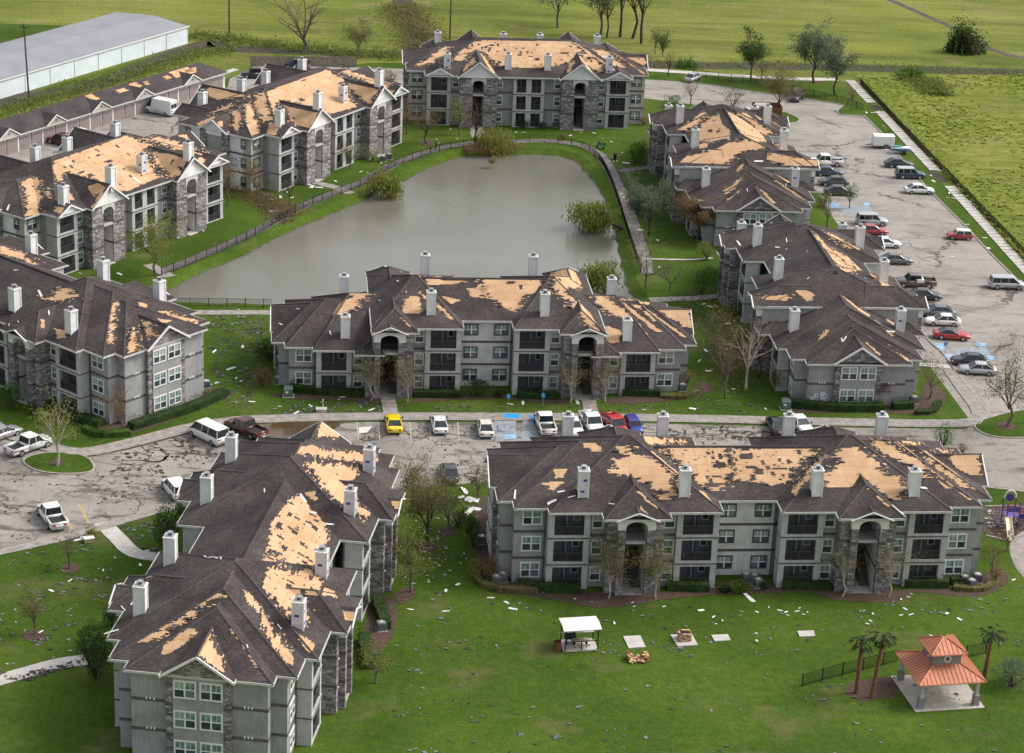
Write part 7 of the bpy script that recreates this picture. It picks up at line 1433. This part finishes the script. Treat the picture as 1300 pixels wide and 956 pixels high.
mb = MB(); pts = [(2.05 + .55 * k, -.1 - .1 * k, 1.15 - 1.05 * (k / 5) ** .85) for k in range(6)]; mb.loft([[(x, y - .34, z + .24), (x, y - .28, z), (x, y + .28, z), (x, y + .34, z + .24), (x, y + .38, z + .24), (x, y + .32, z - .06), (x, y - .32, z - .06), (x, y - .38, z + .24)] for x, y, z in pts]); mb.build('slide', 'paint_blue', t, True)
MB().box(.75, 2.05, -.78, -.72, 1.15, 1.75).build('panel', 'paint_blue', t); MB().box(-.7, .7, -.74, -.7, 2.0, 2.5).build('panel', 'paint_purple', t)
mb = MB()
for i in range(12): a, b_ = i / 12 * math.pi, (i + 1) / 12 * math.pi; mb.tube((-.0 + .68 * math.cos(a), .72, 3.0 + .9 * math.sin(a)), (.68 * math.cos(b_), .72, 3.0 + .9 * math.sin(b_)), .1, .1, 8)
mb.build('arch', 'slide_tan', t, True); MB().tube((-.0, .72, 3.1), (0, .8, 3.1), .45, .45, 14).build('bubble_panel', 'paint_purple', t)
for i in range(5): MB().tube((.72, -1.0 - .2 * i + .2, .25 + 0 * i), (2.0, -1.0 - .2 * i + .2, .25 + 0 * i), .03, .03, 5).build('ladder_rung', 'paint_crimson', t) if i < 3 else None
# ------------------------------------------------------------------ service equipment
def ac_unit(px, py, label, col='ac_dark', g='air conditioning units beside the walls'):
    p = at(px, py); t = thing('air_conditioner', label, 'air conditioner', (p.x, p.y, .05), R(random.uniform(-10, 25)), g); MB().box(-.42, .42, -.42, .42, .05, .85).build('case', col, t); mb = MB()
    for i in range(12): z = .12 + i * .058; mb.box(-.435, .435, -.435, .435, z, z + .018)
    mb.build('louvres', 'ac_grey', t); MB().tube((0, 0, .85), (0, 0, .9), .36, .36, 16).build('fan_guard', 'cap_metal', t); MB().tube((0, 0, .9), (0, 0, .93), .12, .12, 10).build('fan_hub', 'trim_white', t); MB().box(-.5, .5, -.5, .5, -.02, .05).build('base', 'concrete', t)
for x, y, l in ((1224, 741, 'leftmost of three dark air conditioners at the right corner of the near block'), (1240, 738.5, 'rearmost of three dark air conditioners at the right corner of the near block'), (1233, 746, 'front one of three dark air conditioners at the right corner of the near block')): ac_unit(x, y, l)
for x, y, l in ((630, 741, 'left air conditioner at the left corner of the near block'), (638, 737.5, 'right air conditioner at the left corner of the near block'), (947, 738, 'upper left unit of the air conditioner group at the white wall'), (957, 739, 'upper right unit of the air conditioner group at the white wall'), (962, 745, 'front unit of the air conditioner group at the white wall'), (1160, 512, 'air conditioner at the right corner of the gabled block'), (866, 496, 'air conditioner at the right end of the pond side block'),
        (353, 487, 'air conditioner at the left end of the pond side block'), (262, 492, 'air conditioner past the right corner of the left block'), (402, 217, 'air conditioner at the first tower of the pale roofed block'), (486, 205, 'left air conditioner at the second tower of the pale roofed block'), (494, 202, 'right air conditioner at the second tower of the pale roofed block'), (705, 161, 'left air conditioner under the far block'), (716, 162, 'right air conditioner under the far block'), (484, 800, 'air conditioner beside the foreground block tower'), (610, 690, 'air conditioner in the shade left of the near block')): ac_unit(x, y, l, 'ac_grey')
for x, y, l in ((366, 503, 'green utility box with torn papers on the lawn by the left road bend'), (997, 519, 'green utility box left of the hedge by the gabled block')):
    p = at(x, y); t = thing('utility_box', l, 'utility box', (p.x, p.y, .03), R(6)); MB().loft([[(-.55, -.5, 0), (.55, -.5, 0), (.55, .5, 0), (-.55, .5, 0)], [(-.55, -.5, 1.0), (.55, -.5, 1.0), (.55, .5, 1.0), (-.55, .5, 1.0)], [(-.5, -.2, 1.25), (.5, -.2, 1.25), (.5, .45, 1.25), (-.5, .45, 1.25)]]).build('case', 'green_box', t); MB().box(-.7, .7, -.65, .65, -.02, .04).build('base', 'concrete', t); MB().box(-.35, .0, -.53, -.5, .55, .8).build('sticker', 'white_board', t)
for x, y, l in ((645, 519, 'left blue parking sign on the lawn before the pond side block'), (689, 517.5, 'right blue parking sign on the lawn before the pond side block'), (1199, 451, 'blue parking sign between the painted pads in the right lot')):
    p = at(x, y); t = thing('parking_sign', l, 'sign', (p.x, p.y, .03)); MB().tube((0, 0, 0), (0, 0, 1.9), .03, .03, 6).build('post', 'cap_metal', t); MB().box(-.22, .22, -.05, -.03, 1.3, 1.85).build('plate', 'blue_bright', t)
    sy = MB(); sy.tube((-.02, -.055, 1.74), (-.02, -.06, 1.74), .035, .035, 8).box(-.035, .0, -.058, -.052, 1.56, 1.7).box(-.0, .1, -.058, -.052, 1.56, 1.59).box(.075, .1, -.058, -.052, 1.44, 1.56)
    for i in range(9): a, b_ = R(110 + i * 28), R(110 + (i + 1) * 28); sy.tube((.0 + .11 * math.cos(a), -.056, 1.5 + .11 * math.sin(a)), (.11 * math.cos(b_), -.056, 1.5 + .11 * math.sin(b_)), .013, .013, 4)
    sy.build('wheelchair_symbol', 'trim_white', t)
p = at(762, 189); t = thing('bench', 'green park bench by the bend of the pond path', 'bench', (p.x, p.y, .06), R(-35))
for i in range(4): MB().box(-.8, .8, -.25 + i * .13, -.14 + i * .13, .44, .48).build('slat', 'fabric_green', t)
for i in range(3): MB().box(-.8, .8, .28 + i * .03, .31 + i * .03, .55 + i * .14, .66 + i * .14).build('slat', 'fabric_green', t)
for x in (-.65, .65): MB().box(x - .04, x + .04, -.22, .32, 0, .44).box(x - .04, x + .04, .27, .34, .44, .98).build('leg', 'iron', t)
p = at(780.5, 203); t = thing('litter_bin', 'dark litter bin on the grass beside the pond path', 'litter bin', (p.x, p.y, .03)); MB().tube((0, 0, 0), (0, 0, 1.0), .26, .3, 12).build('bin', 'iron', t); MB().tube((0, 0, 1.0), (0, 0, 1.12), .33, .2, 12).build('lid', 'cloth_dark', t)
# side door awning and loose house wrap on the gabled block
al = MB(); al.add([(25.0, 9.9, 2.75), (25.0, 11.6, 2.75), (26.1, 11.6, 2.35), (26.1, 9.9, 2.35), (25.0, 9.9, 2.6), (25.0, 11.6, 2.6), (26.1, 11.6, 2.25), (26.1, 9.9, 2.25)], [(3, 2, 1, 0), (4, 5, 6, 7), (0, 4, 7, 3), (2, 6, 5, 1), (3, 7, 6, 2)]).build('awning', 'shingle', G2.t); MB().box(25.0, 25.06, 10.1, 11.3, .05, 2.2).build('door', 'door_panel', G2.t)
hw = MB(); hw.box(25.0, 25.03, 1.8, 4.2, .2, 1.1, 0).box(25.0, 25.03, 2.3, 3.9, 1.1, 1.55, 0).box(25.0, 25.03, 3.0, 3.6, 1.55, 1.8, 0)
for v, z in ((2.0, .5), (2.5, .9), (3.1, .6), (3.5, 1.2), (2.6, 1.25), (3.9, .7)): hw.box(25.03, 25.04, v, v + .3, z, z + .12, 1)
hw.box(25.03, 25.05, 2.93, 3.0, .2, 1.8, 1); hw.build('house_wrap', ['wrap', 'wrap_blue'], G2.t)
# ------------------------------------------------------------------ a person by the pond path
def person(px, py, hd, label):
    p = at(px, py); t = thing('person', label, 'person', (p.x, p.y, .03), R(hd))
    J = {'pel': (0, 0, .95, .13), 'sp': (.0, 0, 1.15, .125), 'ch': (.01, 0, 1.36, .145), 'nk': (.02, 0, 1.50, .055), 'hd': (.03, 0, 1.62, .09), 'ht': (.03, 0, 1.72, .075)}
    for s, k in ((1, 'l'), (-1, 'r')):
        J.update({'sh' + k: (0, .19 * s, 1.42, .06), 'el' + k: (.02 if s > 0 else .12, .27 * s, 1.14, .047), 'wr' + k: (.18 if s > 0 else .32, .25 * s, .94 if s > 0 else 1.08, .033), 'pm' + k: (.23 if s > 0 else .39, .245 * s, .88 if s > 0 else 1.08, .035),
                  'hp' + k: (0, .09 * s, .90, .1), 'kn' + k: (.05 * s + .03, .1 * s, .5, .065), 'an' + k: (.08 * s - .02, .1 * s, .1, .045), 'to' + k: (.08 * s + .14, .11 * s, .04, .04)})
        for i in range(4): J['f%d%s' % (i, k)] = (J['pm' + k][0] + .07, J['pm' + k][1] + (i - 1.5) * .018, J['pm' + k][2] - (.05 if s > 0 else .01), .009)
        J['th' + k] = (J['pm' + k][0] + .02, J['pm' + k][1] - .05 * s, J['pm' + k][2] + .02, .01)
    E = [('pel', 'sp'), ('sp', 'ch'), ('ch', 'nk'), ('nk', 'hd'), ('hd', 'ht')]
    for k in 'lr': E += [('ch', 'sh' + k), ('sh' + k, 'el' + k), ('el' + k, 'wr' + k), ('wr' + k, 'pm' + k), ('pm' + k, 'th' + k), ('pel', 'hp' + k), ('hp' + k, 'kn' + k), ('kn' + k, 'an' + k), ('an' + k, 'to' + k)] + [('pm' + k, 'f%d%s' % (i, k)) for i in range(4)]
    ks = list(J); me = bpy.data.meshes.new('body_cage'); me.from_pydata([J[k][:3] for k in ks], [(ks.index(a), ks.index(b_)) for a, b_ in E], []); o = ob('body', me, t); sk = o.modifiers.new('skin', 'SKIN')
    for i, k in enumerate(ks): d = me.skin_vertices[0].data[i]; d.radius = (J[k][3], J[k][3]); d.use_root = (k == 'pel')
    o.modifiers.new('sub', 'SUBSURF').levels = 1; dg = bpy.context.evaluated_depsgraph_get(); dg.update(); nm = bpy.data.meshes.new_from_object(o.evaluated_get(dg)); o.modifiers.clear(); o.data = nm; nm.materials.clear()
    for x in ('skin', 'cloth_navy', 'cloth_dark'): nm.materials.append(MATS[x])
    for f in nm.polygons:
        c_ = f.center; f.material_index = 0 if c_.z > 1.49 or (c_.x > .2 and .8 < c_.z < 1.2) else (1 if c_.z > .93 else 2); f.use_smooth = True
    hr = MB(); hr.loft([[(.03 + r_ * math.cos(a * math.tau / 12), r_ * math.sin(a * math.tau / 12), z) for a in range(12)] for z, r_ in ((1.64, .105), (1.70, .108), (1.75, .09), (1.785, .04))]); hr.box(.1, .2, -.07, .07, 1.665, 1.685); hr.build('cap', 'cloth_white', t)
    fc = MB(); fc.box(.118, .128, .02, .045, 1.625, 1.64, 0).box(.118, .128, -.045, -.02, 1.625, 1.64, 0).box(.12, .145, -.012, .012, 1.59, 1.62, 1).box(.116, .126, -.03, .03, 1.56, 1.57, 2); fc.build('face', ['cloth_dark', 'skin', 'lamp_red'], t)
    b_ = MB().box(-.16, .16, -.1, .1, 0, .14).build('parcel', 'lime'); b_.location = (p.x + .42 * math.cos(R(hd)), p.y + .42 * math.sin(R(hd)), 1.06); b_.rotation_euler = (0, 0, R(hd)); tag(b_, 'lime green parcel held by the person on the grass', 'parcel')
person(553.5, 189.5, -20, 'person in white cap and navy jacket walking on the grass by the pond path')
# ------------------------------------------------------------------ storm debris
_dr = random.Random(21)
def scrap(px, py, L, label, group, mat='white_board', w=None, z=.06, roof=None):
    if roof:
        h = roof_ray(px, py, roof)
        if not h: return
        p = h[1] + Vector((0, 0, .05)); n_ = h[5]
        if n_.z < 0: n_ = -n_
    else: p = at(px, py, .06); n_ = Vector((_dr.gauss(0, .09), _dr.gauss(0, .09), 1)).normalized()
    w = w or L * _dr.uniform(.22, .45) * (.55 if roof else 1); mb = MB(); a = L / 2; b_ = w / 2
    q = [(-a, -b_), (-a * .3, -b_ * _dr.uniform(.8, 1.15)), (a * _dr.uniform(.8, 1), -b_ * .9), (a, b_ * _dr.uniform(.4, 1)), (0, b_ * _dr.uniform(.8, 1.2)), (-a * _dr.uniform(.8, 1), b_ * .9)]
    mb.prism(q, 0, .035); o = mb.build('siding_scrap', mat); o.location = p; r_ = n_.to_track_quat('Z', 'Y').to_matrix().to_4x4() @ Matrix.Rotation(_dr.uniform(0, math.pi), 4, 'Z'); o.rotation_euler = r_.to_euler(); return tag(o, label, 'debris', group)
ORD = ['closest', 'second closest', 'third closest', 'fourth closest', 'fifth closest', 'sixth closest', 'seventh closest', 'eighth closest', 'ninth closest', 'tenth closest', 'eleventh closest', 'twelfth closest', 'thirteenth closest', 'fourteenth closest']
MARKS = {'the white picnic canopy': (735, 805), 'the left arched entrance of the near block': (803, 757), 'the right arched entrance of the near block': (1098, 755), 'the brick grill on its pad': (868, 812), 'the rightmost concrete pad': (1023, 805), 'the copper roofed pavilion': (1200, 840), 'the curving path at right': (1290, 715), 'the rust coloured shrub by the near block': (615, 735), 'the pale ball on the lawn': (960, 816), 'the small leafy lawn tree at left': (44, 806), 'the thin young lawn tree at left': (88, 722), 'the path left of the foreground roof': (165, 695), 'the big evergreen by the foreground block': (121, 850),
         'the green utility box by the road bend': (366, 503), 'the yellow coupe': (500, 537), 'the left blue parking sign': (645, 519), 'the right arched entrance, pond side block': (748, 508), 'the green utility box by the gabled block': (997, 519), 'the narrow green shrub by the near block': (600, 690), 'the dark grey sedan alone by the grass': (570, 600), 'the white pickup alone by the left lawn': (66, 656), 'the brown twiggy trees by the gabled block': (921, 500), 'the right end of the pond side roof': (884, 440), 'the left end of the pond side block': (335, 440),
         'the bench by the pond path': (762, 188), 'the broad dark tree by the pond path': (824, 297), 'the leaning willow at the right bank': (780, 288), 'the dense round bush by the pond path': (806, 205), 'the forked trunk at the far bank': (604, 184), 'the right arched entrance of the far block': (735, 163), 'the person on the grass': (553, 188), 'the thin bare tree with mulch ring': (368, 262), 'the first tower of the pale roofed block': (402, 225), 'the fallen willow on the left bank': (475, 243), 'the spreading yellow green tree by the fence': (198, 345), 'the second tower of the pale roofed block': (486, 208),
         'the red hatchback': (1218, 299), 'the lower gap in the long pavement': (1192, 226), 'the upper gap in the long pavement': (1110, 138), 'the silver sedan lowest in the lot': (1241, 469), 'the jet ski': (1143, 190)}
PEND = []
def scraps(lst, label, group, **kw):
    PEND.extend((x, y, L, label, group, kw, len(lst)) for x, y, L in lst)
def flush_scraps():
    by = {}
    for q in PEND: by.setdefault(min(MARKS, key=lambda k: (MARKS[k][0] - q[0]) ** 2 + (2.2 * (MARKS[k][1] - q[1])) ** 2), []).append(q)
    for k, v in by.items():
        v.sort(key=lambda q: (MARKS[k][0] - q[0]) ** 2 + (2.2 * (MARKS[k][1] - q[1])) ** 2)
        for i, (x, y, L, label, group, kw, n_) in enumerate(v): scrap(x, y, L * .82, (label if n_ < 2 else ('long' if L >= 1.2 else 'small') + ' white scrap ' + ORD[i % 14] + ' to ' + k), group, **kw)
scraps([(581, 742, 1.0), (566, 750, .9), (623, 759, 1.0), (643, 765, .9), (566, 776, .9), (522, 774, .6), (518, 773, .4), (651, 773, 1.1), (890, 775, .9), (780, 791, .7), (906, 783, .6), (917, 788, .4), (961, 777, .5), (843, 770, .4), (951, 759, 2.2), (990, 775, .7), (998, 777, .6), (1012, 776, .7), (1025, 777, .5), (976, 771, .5), (1015, 772, .4), (1101, 792, .5), (1110, 794, .5), (1105, 788, .5), (1149, 773, .7), (1144, 781, .6), (1157, 780, .8), (1202, 779, .9), (1218, 786, .8), (1182, 807, .5), (1153, 758, .5), (1144, 761, .5), (1157, 754, .4), (1287, 736, .6), (960, 804, .4), (909, 792, .35), (803, 765, .45), (805, 770, .4), (1000, 781, .4), (1020, 780, .4), (1092, 776, .4), (1108, 779, .5), (730, 760, .35), (690, 752, .3)],
       'white siding scrap lying on the lawn in front of the near block', 'white scraps on the front lawn')
scraps([(89, 737, .8), (65, 750, .8), (131, 724, .5), (178, 717, .7), (52, 802, .7), (89, 826, .5), (36, 850, .4), (9, 843, .4), (187, 699, .6), (125, 722, .3), (146, 708, .4), (20, 790, .3)], 'white siding scrap lying on the lower left lawn', 'white scraps on the left lawn')
scraps([(376, 524, 1.2), (394, 515, 1.0), (472, 520, 1.4), (435, 504, .9), (338, 532, 2.2), (430, 507, .5), (664, 512, 1.2), (648, 513, 1.1), (733, 511, 1.4), (879, 519, 1.1), (487, 520, .4), (818, 520, .7), (355, 516, .5), (408, 511, .5)], 'white scrap on the grass between kerb and pond side block', 'white scraps on the roadside grass')
scraps([(458, 546, 2.8)], 'large pale sheet lying on the road left of the yellow coupe', 'pale sheet', w=1.8)
scraps([(590, 623, 2.0), (594, 633, 1.3), (599, 635, 1.6), (605, 635, 1.3), (597, 648, 1.6), (593, 651, 1.0), (604, 646, 1.4), (585, 631, 1.0)], 'crumpled white sheet in the pile left of the near block', 'white pile between blocks', w=.55)
scraps([(101, 685, 2.0), (106, 683, 1.8)], 'white board dumped beside the lower left parking area', 'dumped boards', w=.5)
scraps([(896, 445, 1.5), (900, 471, 1.2), (924, 411, 1.0), (901, 389, 1.2), (893, 386, .8), (972, 519, .7), (931, 494, .6), (888, 458, .9), (303, 393, .4), (272, 446, 1.2), (308, 440, 1.0), (293, 468, 1.6), (300, 480, .8), (320, 510, 1.0), (275, 486, .7), (265, 488, .9), (306, 484, .6)], 'white scrap in the grass at one end of the pond side block', 'white scraps beside the pond side block')
scraps([(813, 292, 1.6), (795, 207, 1.6), (835, 305, 1.0), (808, 321, .8), (837, 339, .5), (776, 180, 1.1), (765, 176, .5), (754, 169, .8), (737, 168, .8), (783, 204, .7), (779, 205, .6), (790, 194, .5), (724, 172, .9), (690, 177, .6), (655, 168, .9), (665, 168, 1.1), (640, 170, 1.0), (633, 174, .8), (598, 169, .5), (614, 170, .7), (580, 176, .6), (572, 164, .8), (789, 246, .8), (792, 250, .5), (806, 246, 1.2)], 'white scrap on the grass near the pond path', 'white scraps near the pond path')
scraps([(356, 250, 1.8), (348, 268, 2.0), (370, 251, 1.2), (345, 253, .8), (386, 257, .7), (397, 259, .7), (348, 280, .6), (396, 237, 1.8), (405, 238, 1.6), (392, 234, 1.2), (426, 230, 1.0), (458, 218, .9), (468, 220, .8), (490, 210, .8), (495, 199, .8), (484, 207, .6), (152, 348, 1.2), (102, 347, .6), (258, 293, .5), (210, 235, .6), (338, 247, .5), (364, 244, .6)], 'white scrap on the grass left of the pond', 'white scraps left of the pond')
scraps([(1182, 223, 1.2), (1185, 230, 1.6), (1205, 245, 1.2), (1210, 252, 1.6), (1218, 238, 1.3), (1230, 256, 1.6), (1228, 285, .9), (1250, 302, .9), (1255, 315, 1.4), (1203, 251, .7), (1110, 143, 1.6), (1117, 142, 1.0), (1100, 143, 1.0), (1209, 326, .7), (1122, 160, .8), (1206, 478, 1.0), (1212, 480, 1.0), (1204, 476, .8)], 'white splintered board beside the long right hand pavement', 'white boards by the right pavement')
flush_scraps()
for b, s, ox, oy, l, pts in ((C1, 3.824, 600, 520, 'roof of the near right block', [(205, 415, 1.6), (385, 450, 1.5), (430, 400, 1.0), (480, 425, 1.1), (390, 504, 1.8), (672, 460, 1.4), (490, 50, .8), (1250, 130, .6)]), (C1, 3.824, 930, 520, 'roof of the near right block', [(928, 383, 1.8), (800, 488, 2.0), (740, 270, .5)]), (C2, 4.483, 330, 310, 'roof of the pond side block', [(120, 458, .8), (400, 507, .9), (680, 322, .6), (785, 212, 1.0), (800, 162, .6), (215, 370, .6), (832, 275, .5)]),
        (AA, 3.679, 0, 300, 'dark left block roof', [(187, 268, 2.0), (228, 358, 1.0), (75, 160, .8), (85, 400, .6), (275, 240, .8), (43, 415, .6)]), (HH, 4.554, 120, 520, 'roof of the foreground left block', [(640, 853, .9), (672, 857, .9), (705, 860, .9), (730, 862, .9), (1205, 515, 1.6), (1275, 600, 1.6), (982, 470, .7), (1345, 665, 1.6)]), (HH, 4.643, 120, 680, 'roof of the foreground left block', [(170, 432, 1.0), (230, 395, 1.0), (320, 248, .8), (1090, 540, .9), (100, 570, 1.8), (175, 262, .6), (900, 655, .6)]),
        (G2, 4.194, 890, 250, 'roof of the gabled block', [(200, 248, 1.2), (405, 270, .8), (455, 232, 1.0), (455, 280, .5), (565, 290, .5), (375, 140, .6), (570, 435, .6), (875, 435, .6)]), (G2, 4.194, 890, 350, 'roof of the gabled block', [(765, 338, 1.2), (940, 250, 1.2), (750, 345, .8), (1010, 300, 1.4)]), (G1, 4.781, 800, 110, 'roof of the upper side block', [(780, 455, 1.8), (945, 600, .8), (710, 628, .8), (430, 692, 1.4), (855, 535, .8)]), (FF, 4.345, 0, 150, 'roof of the block above the left edge', [(755, 345, 2.0), (45, 495, 1.6), (460, 265, .8)])):
    side = sorted(pts)
    for i, (u, v, L) in enumerate(side): scrap(ox + u / s, oy + v / s, L * .8, ('leftmost' if i == 0 else 'rightmost' if i == len(side) - 1 else ORD[i - 0][:-8].strip() + ' from left') + ' white strip on the ' + l + {930: ', right half', 890: (', lower part' if oy == 350 else ''), 610: ', right half', 520: '', 680: ', lower half'}.get(ox if ox > 600 else oy, ''), 'white scraps on the ' + l, roof=b)
def scatter(name, poly, n, mats, smin, smax, label, dens=None, z=.07):
    """shingle fragments: thin bent flakes, far too many to count"""
    w = [tuple(q)[:2] for q in pxpoly(poly)]; xs = [q[0] for q in w]; ys = [q[1] for q in w]; mb = MB(); k = tries = left = 0
    while k < n and tries < n * 30:
        tries += 1
        if left <= 0 or _dr.random() < .12: cx_, cy_ = _dr.uniform(min(xs), max(xs)), _dr.uniform(min(ys), max(ys)); left = _dr.choice((1, 1, 2, 3, 5, 8, 14)); sp_ = _dr.uniform(.25, .9)
        left -= 1; x, y = cx_ + _dr.gauss(0, sp_ * 1.5), cy_ + _dr.gauss(0, sp_)
        if not inside((x, y), w): continue
        s = smin + (smax * 1.25 - smin) * _dr.random() ** 2; a = _dr.uniform(0, math.pi); ca, sa = math.cos(a) * s, math.sin(a) * s; r_ = _dr.uniform(.3, .7); h = _dr.uniform(0, .12)
        mb.add([(x - ca, y - sa, z), (x + sa * r_, y - ca * r_, z + h), (x + ca, y + sa, z + .01), (x - sa * r_, y + ca * r_, z + h * .4)], [(0, 1, 2, 3)], _dr.randrange(len(mats))); k += 1
    tag(mb.build(name, mats), label, 'shingle scraps', kind='stuff')
scatter('shingle_scraps', [(480, 880), (520, 780), (560, 720), (640, 760), (1000, 770), (1300, 740), (1340, 960), (450, 960)], 720, ['scrap_grey', 'scrap_grey', 'scrap_dark'], .08, .3, 'grey shingle scraps strewn over the lawn before the near block')
scatter('shingle_scraps', [(-40, 725), (90, 680), (140, 700), (180, 730), (120, 830), (20, 870), (-60, 900)], 480, ['scrap_grey', 'scrap_grey', 'scrap_dark'], .08, .28, 'grey shingle scraps strewn over the lower left lawn'); scatter('shingle_scraps', [(150, 668), (215, 655), (210, 700), (185, 705)], 120, ['scrap_grey', 'scrap_dark'], .12, .3, 'grey shingle scraps on the small lawn by the foreground block')
scatter('shingle_scraps', [(-20, 590), (60, 600), (120, 600), (160, 580), (260, 565), (330, 545), (480, 540), (620, 540), (830, 545), (1100, 548), (1100, 560), (610, 600), (505, 615), (230, 640), (90, 672), (-20, 700)], 620, ['scrap_dark'], .06, .24, 'dark shingle scraps strewn over the road'); scatter('shingle_scraps', [(150, 575), (250, 552), (330, 545), (360, 560), (220, 600), (130, 650), (120, 620)], 240, ['scrap_dark', 'mud'], .1, .4, 'dark shingle scraps by the white van')
scatter('shingle_scraps', [(825, 545), (1060, 545), (1060, 560), (825, 560)], 260, ['scrap_dark', 'mud'], .1, .34, 'dark shingle scraps on the road behind the near roof')
scatter('shingle_scraps', [(762, 196), (778, 196), (790, 214), (840, 212), (838, 222), (792, 224), (815, 285), (803, 285), (776, 225)], 620, ['pale_board', 'scrap_grey', 'scrap_grey', 'scrap_dark', 'scrap_dark'], .06, .18, 'broken scraps covering the pond path', z=.09); scatter('shingle_scraps', [(790, 225), (850, 225), (850, 300), (820, 370), (880, 370), (900, 400), (960, 520), (880, 525), (890, 430), (810, 330)], 600, ['scrap_grey', 'scrap_dark'], .1, .26, 'shingle scraps on the grass right of the pond')
scatter('shingle_scraps', [(262, 400), (335, 400), (340, 440), (320, 520), (290, 520), (270, 470)], 700, ['scrap_grey', 'scrap_dark', 'mud'], .1, .32, 'shingle scraps on the grass between the left and the pond side blocks'); scatter('shingle_scraps', [(340, 510), (490, 512), (490, 528), (340, 530)], 260, ['scrap_grey', 'scrap_dark'], .1, .28, 'shingle scraps on the grass by the road bend'); scatter('shingle_scraps', [(505, 515), (960, 512), (960, 530), (505, 527)], 300, ['scrap_grey', 'scrap_dark'], .08, .24, 'shingle scraps on the lawn along the parked row')
scatter('shingle_scraps', [(500, 620), (610, 620), (600, 720), (510, 760)], 260, ['scrap_grey', 'pale_board'], .08, .24, 'scraps on the grass between the two foreground blocks'); scatter('shingle_scraps', [(5, 862), (110, 835), (112, 842), (30, 868)], 150, ['scrap_dark'], .1, .25, 'dark shingle scraps on the lower left path')
scatter('shingle_scraps', [(1250, 646), (1300, 648), (1300, 676), (1275, 684), (1250, 676)], 300, ['scrap_grey', 'scrap_dark', 'pale_board'], .08, .3, 'scraps strewn around the playground')
p = at(113, 688); t = thing('box', 'white carton dumped by the lower left parking area', 'box', (p.x, p.y, .05), R(25)); MB().box(-.5, .5, -.35, .35, 0, .4).build('carton', 'brick_tan', t); MB().box(-.54, .54, -.39, .39, .4, .5).build('lid', 'white_board', t)
p = at(408, 523); t = thing('storm_drain', 'small pale concrete drain box at the kerb by the road bend', 'drain', (p.x, p.y, .05), R(6)); MB().box(-.6, .6, -.35, .35, 0, .35).build('box', 'slab_white', t); MB().box(-.66, .66, -.4, .4, .35, .43).build('lid', 'slab_white', t)
p = at(410, 517); t = thing('traffic_bollard', 'white and orange marker post behind the concrete drain box', 'bollard', (p.x, p.y, .03)); MB().tube((0, 0, 0), (0, 0, 1.0), .06, .06, 8).build('post', 'trim_white', t); MB().tube((0, 0, .45), (0, 0, .65), .065, .065, 8).build('band', 'copper', t)
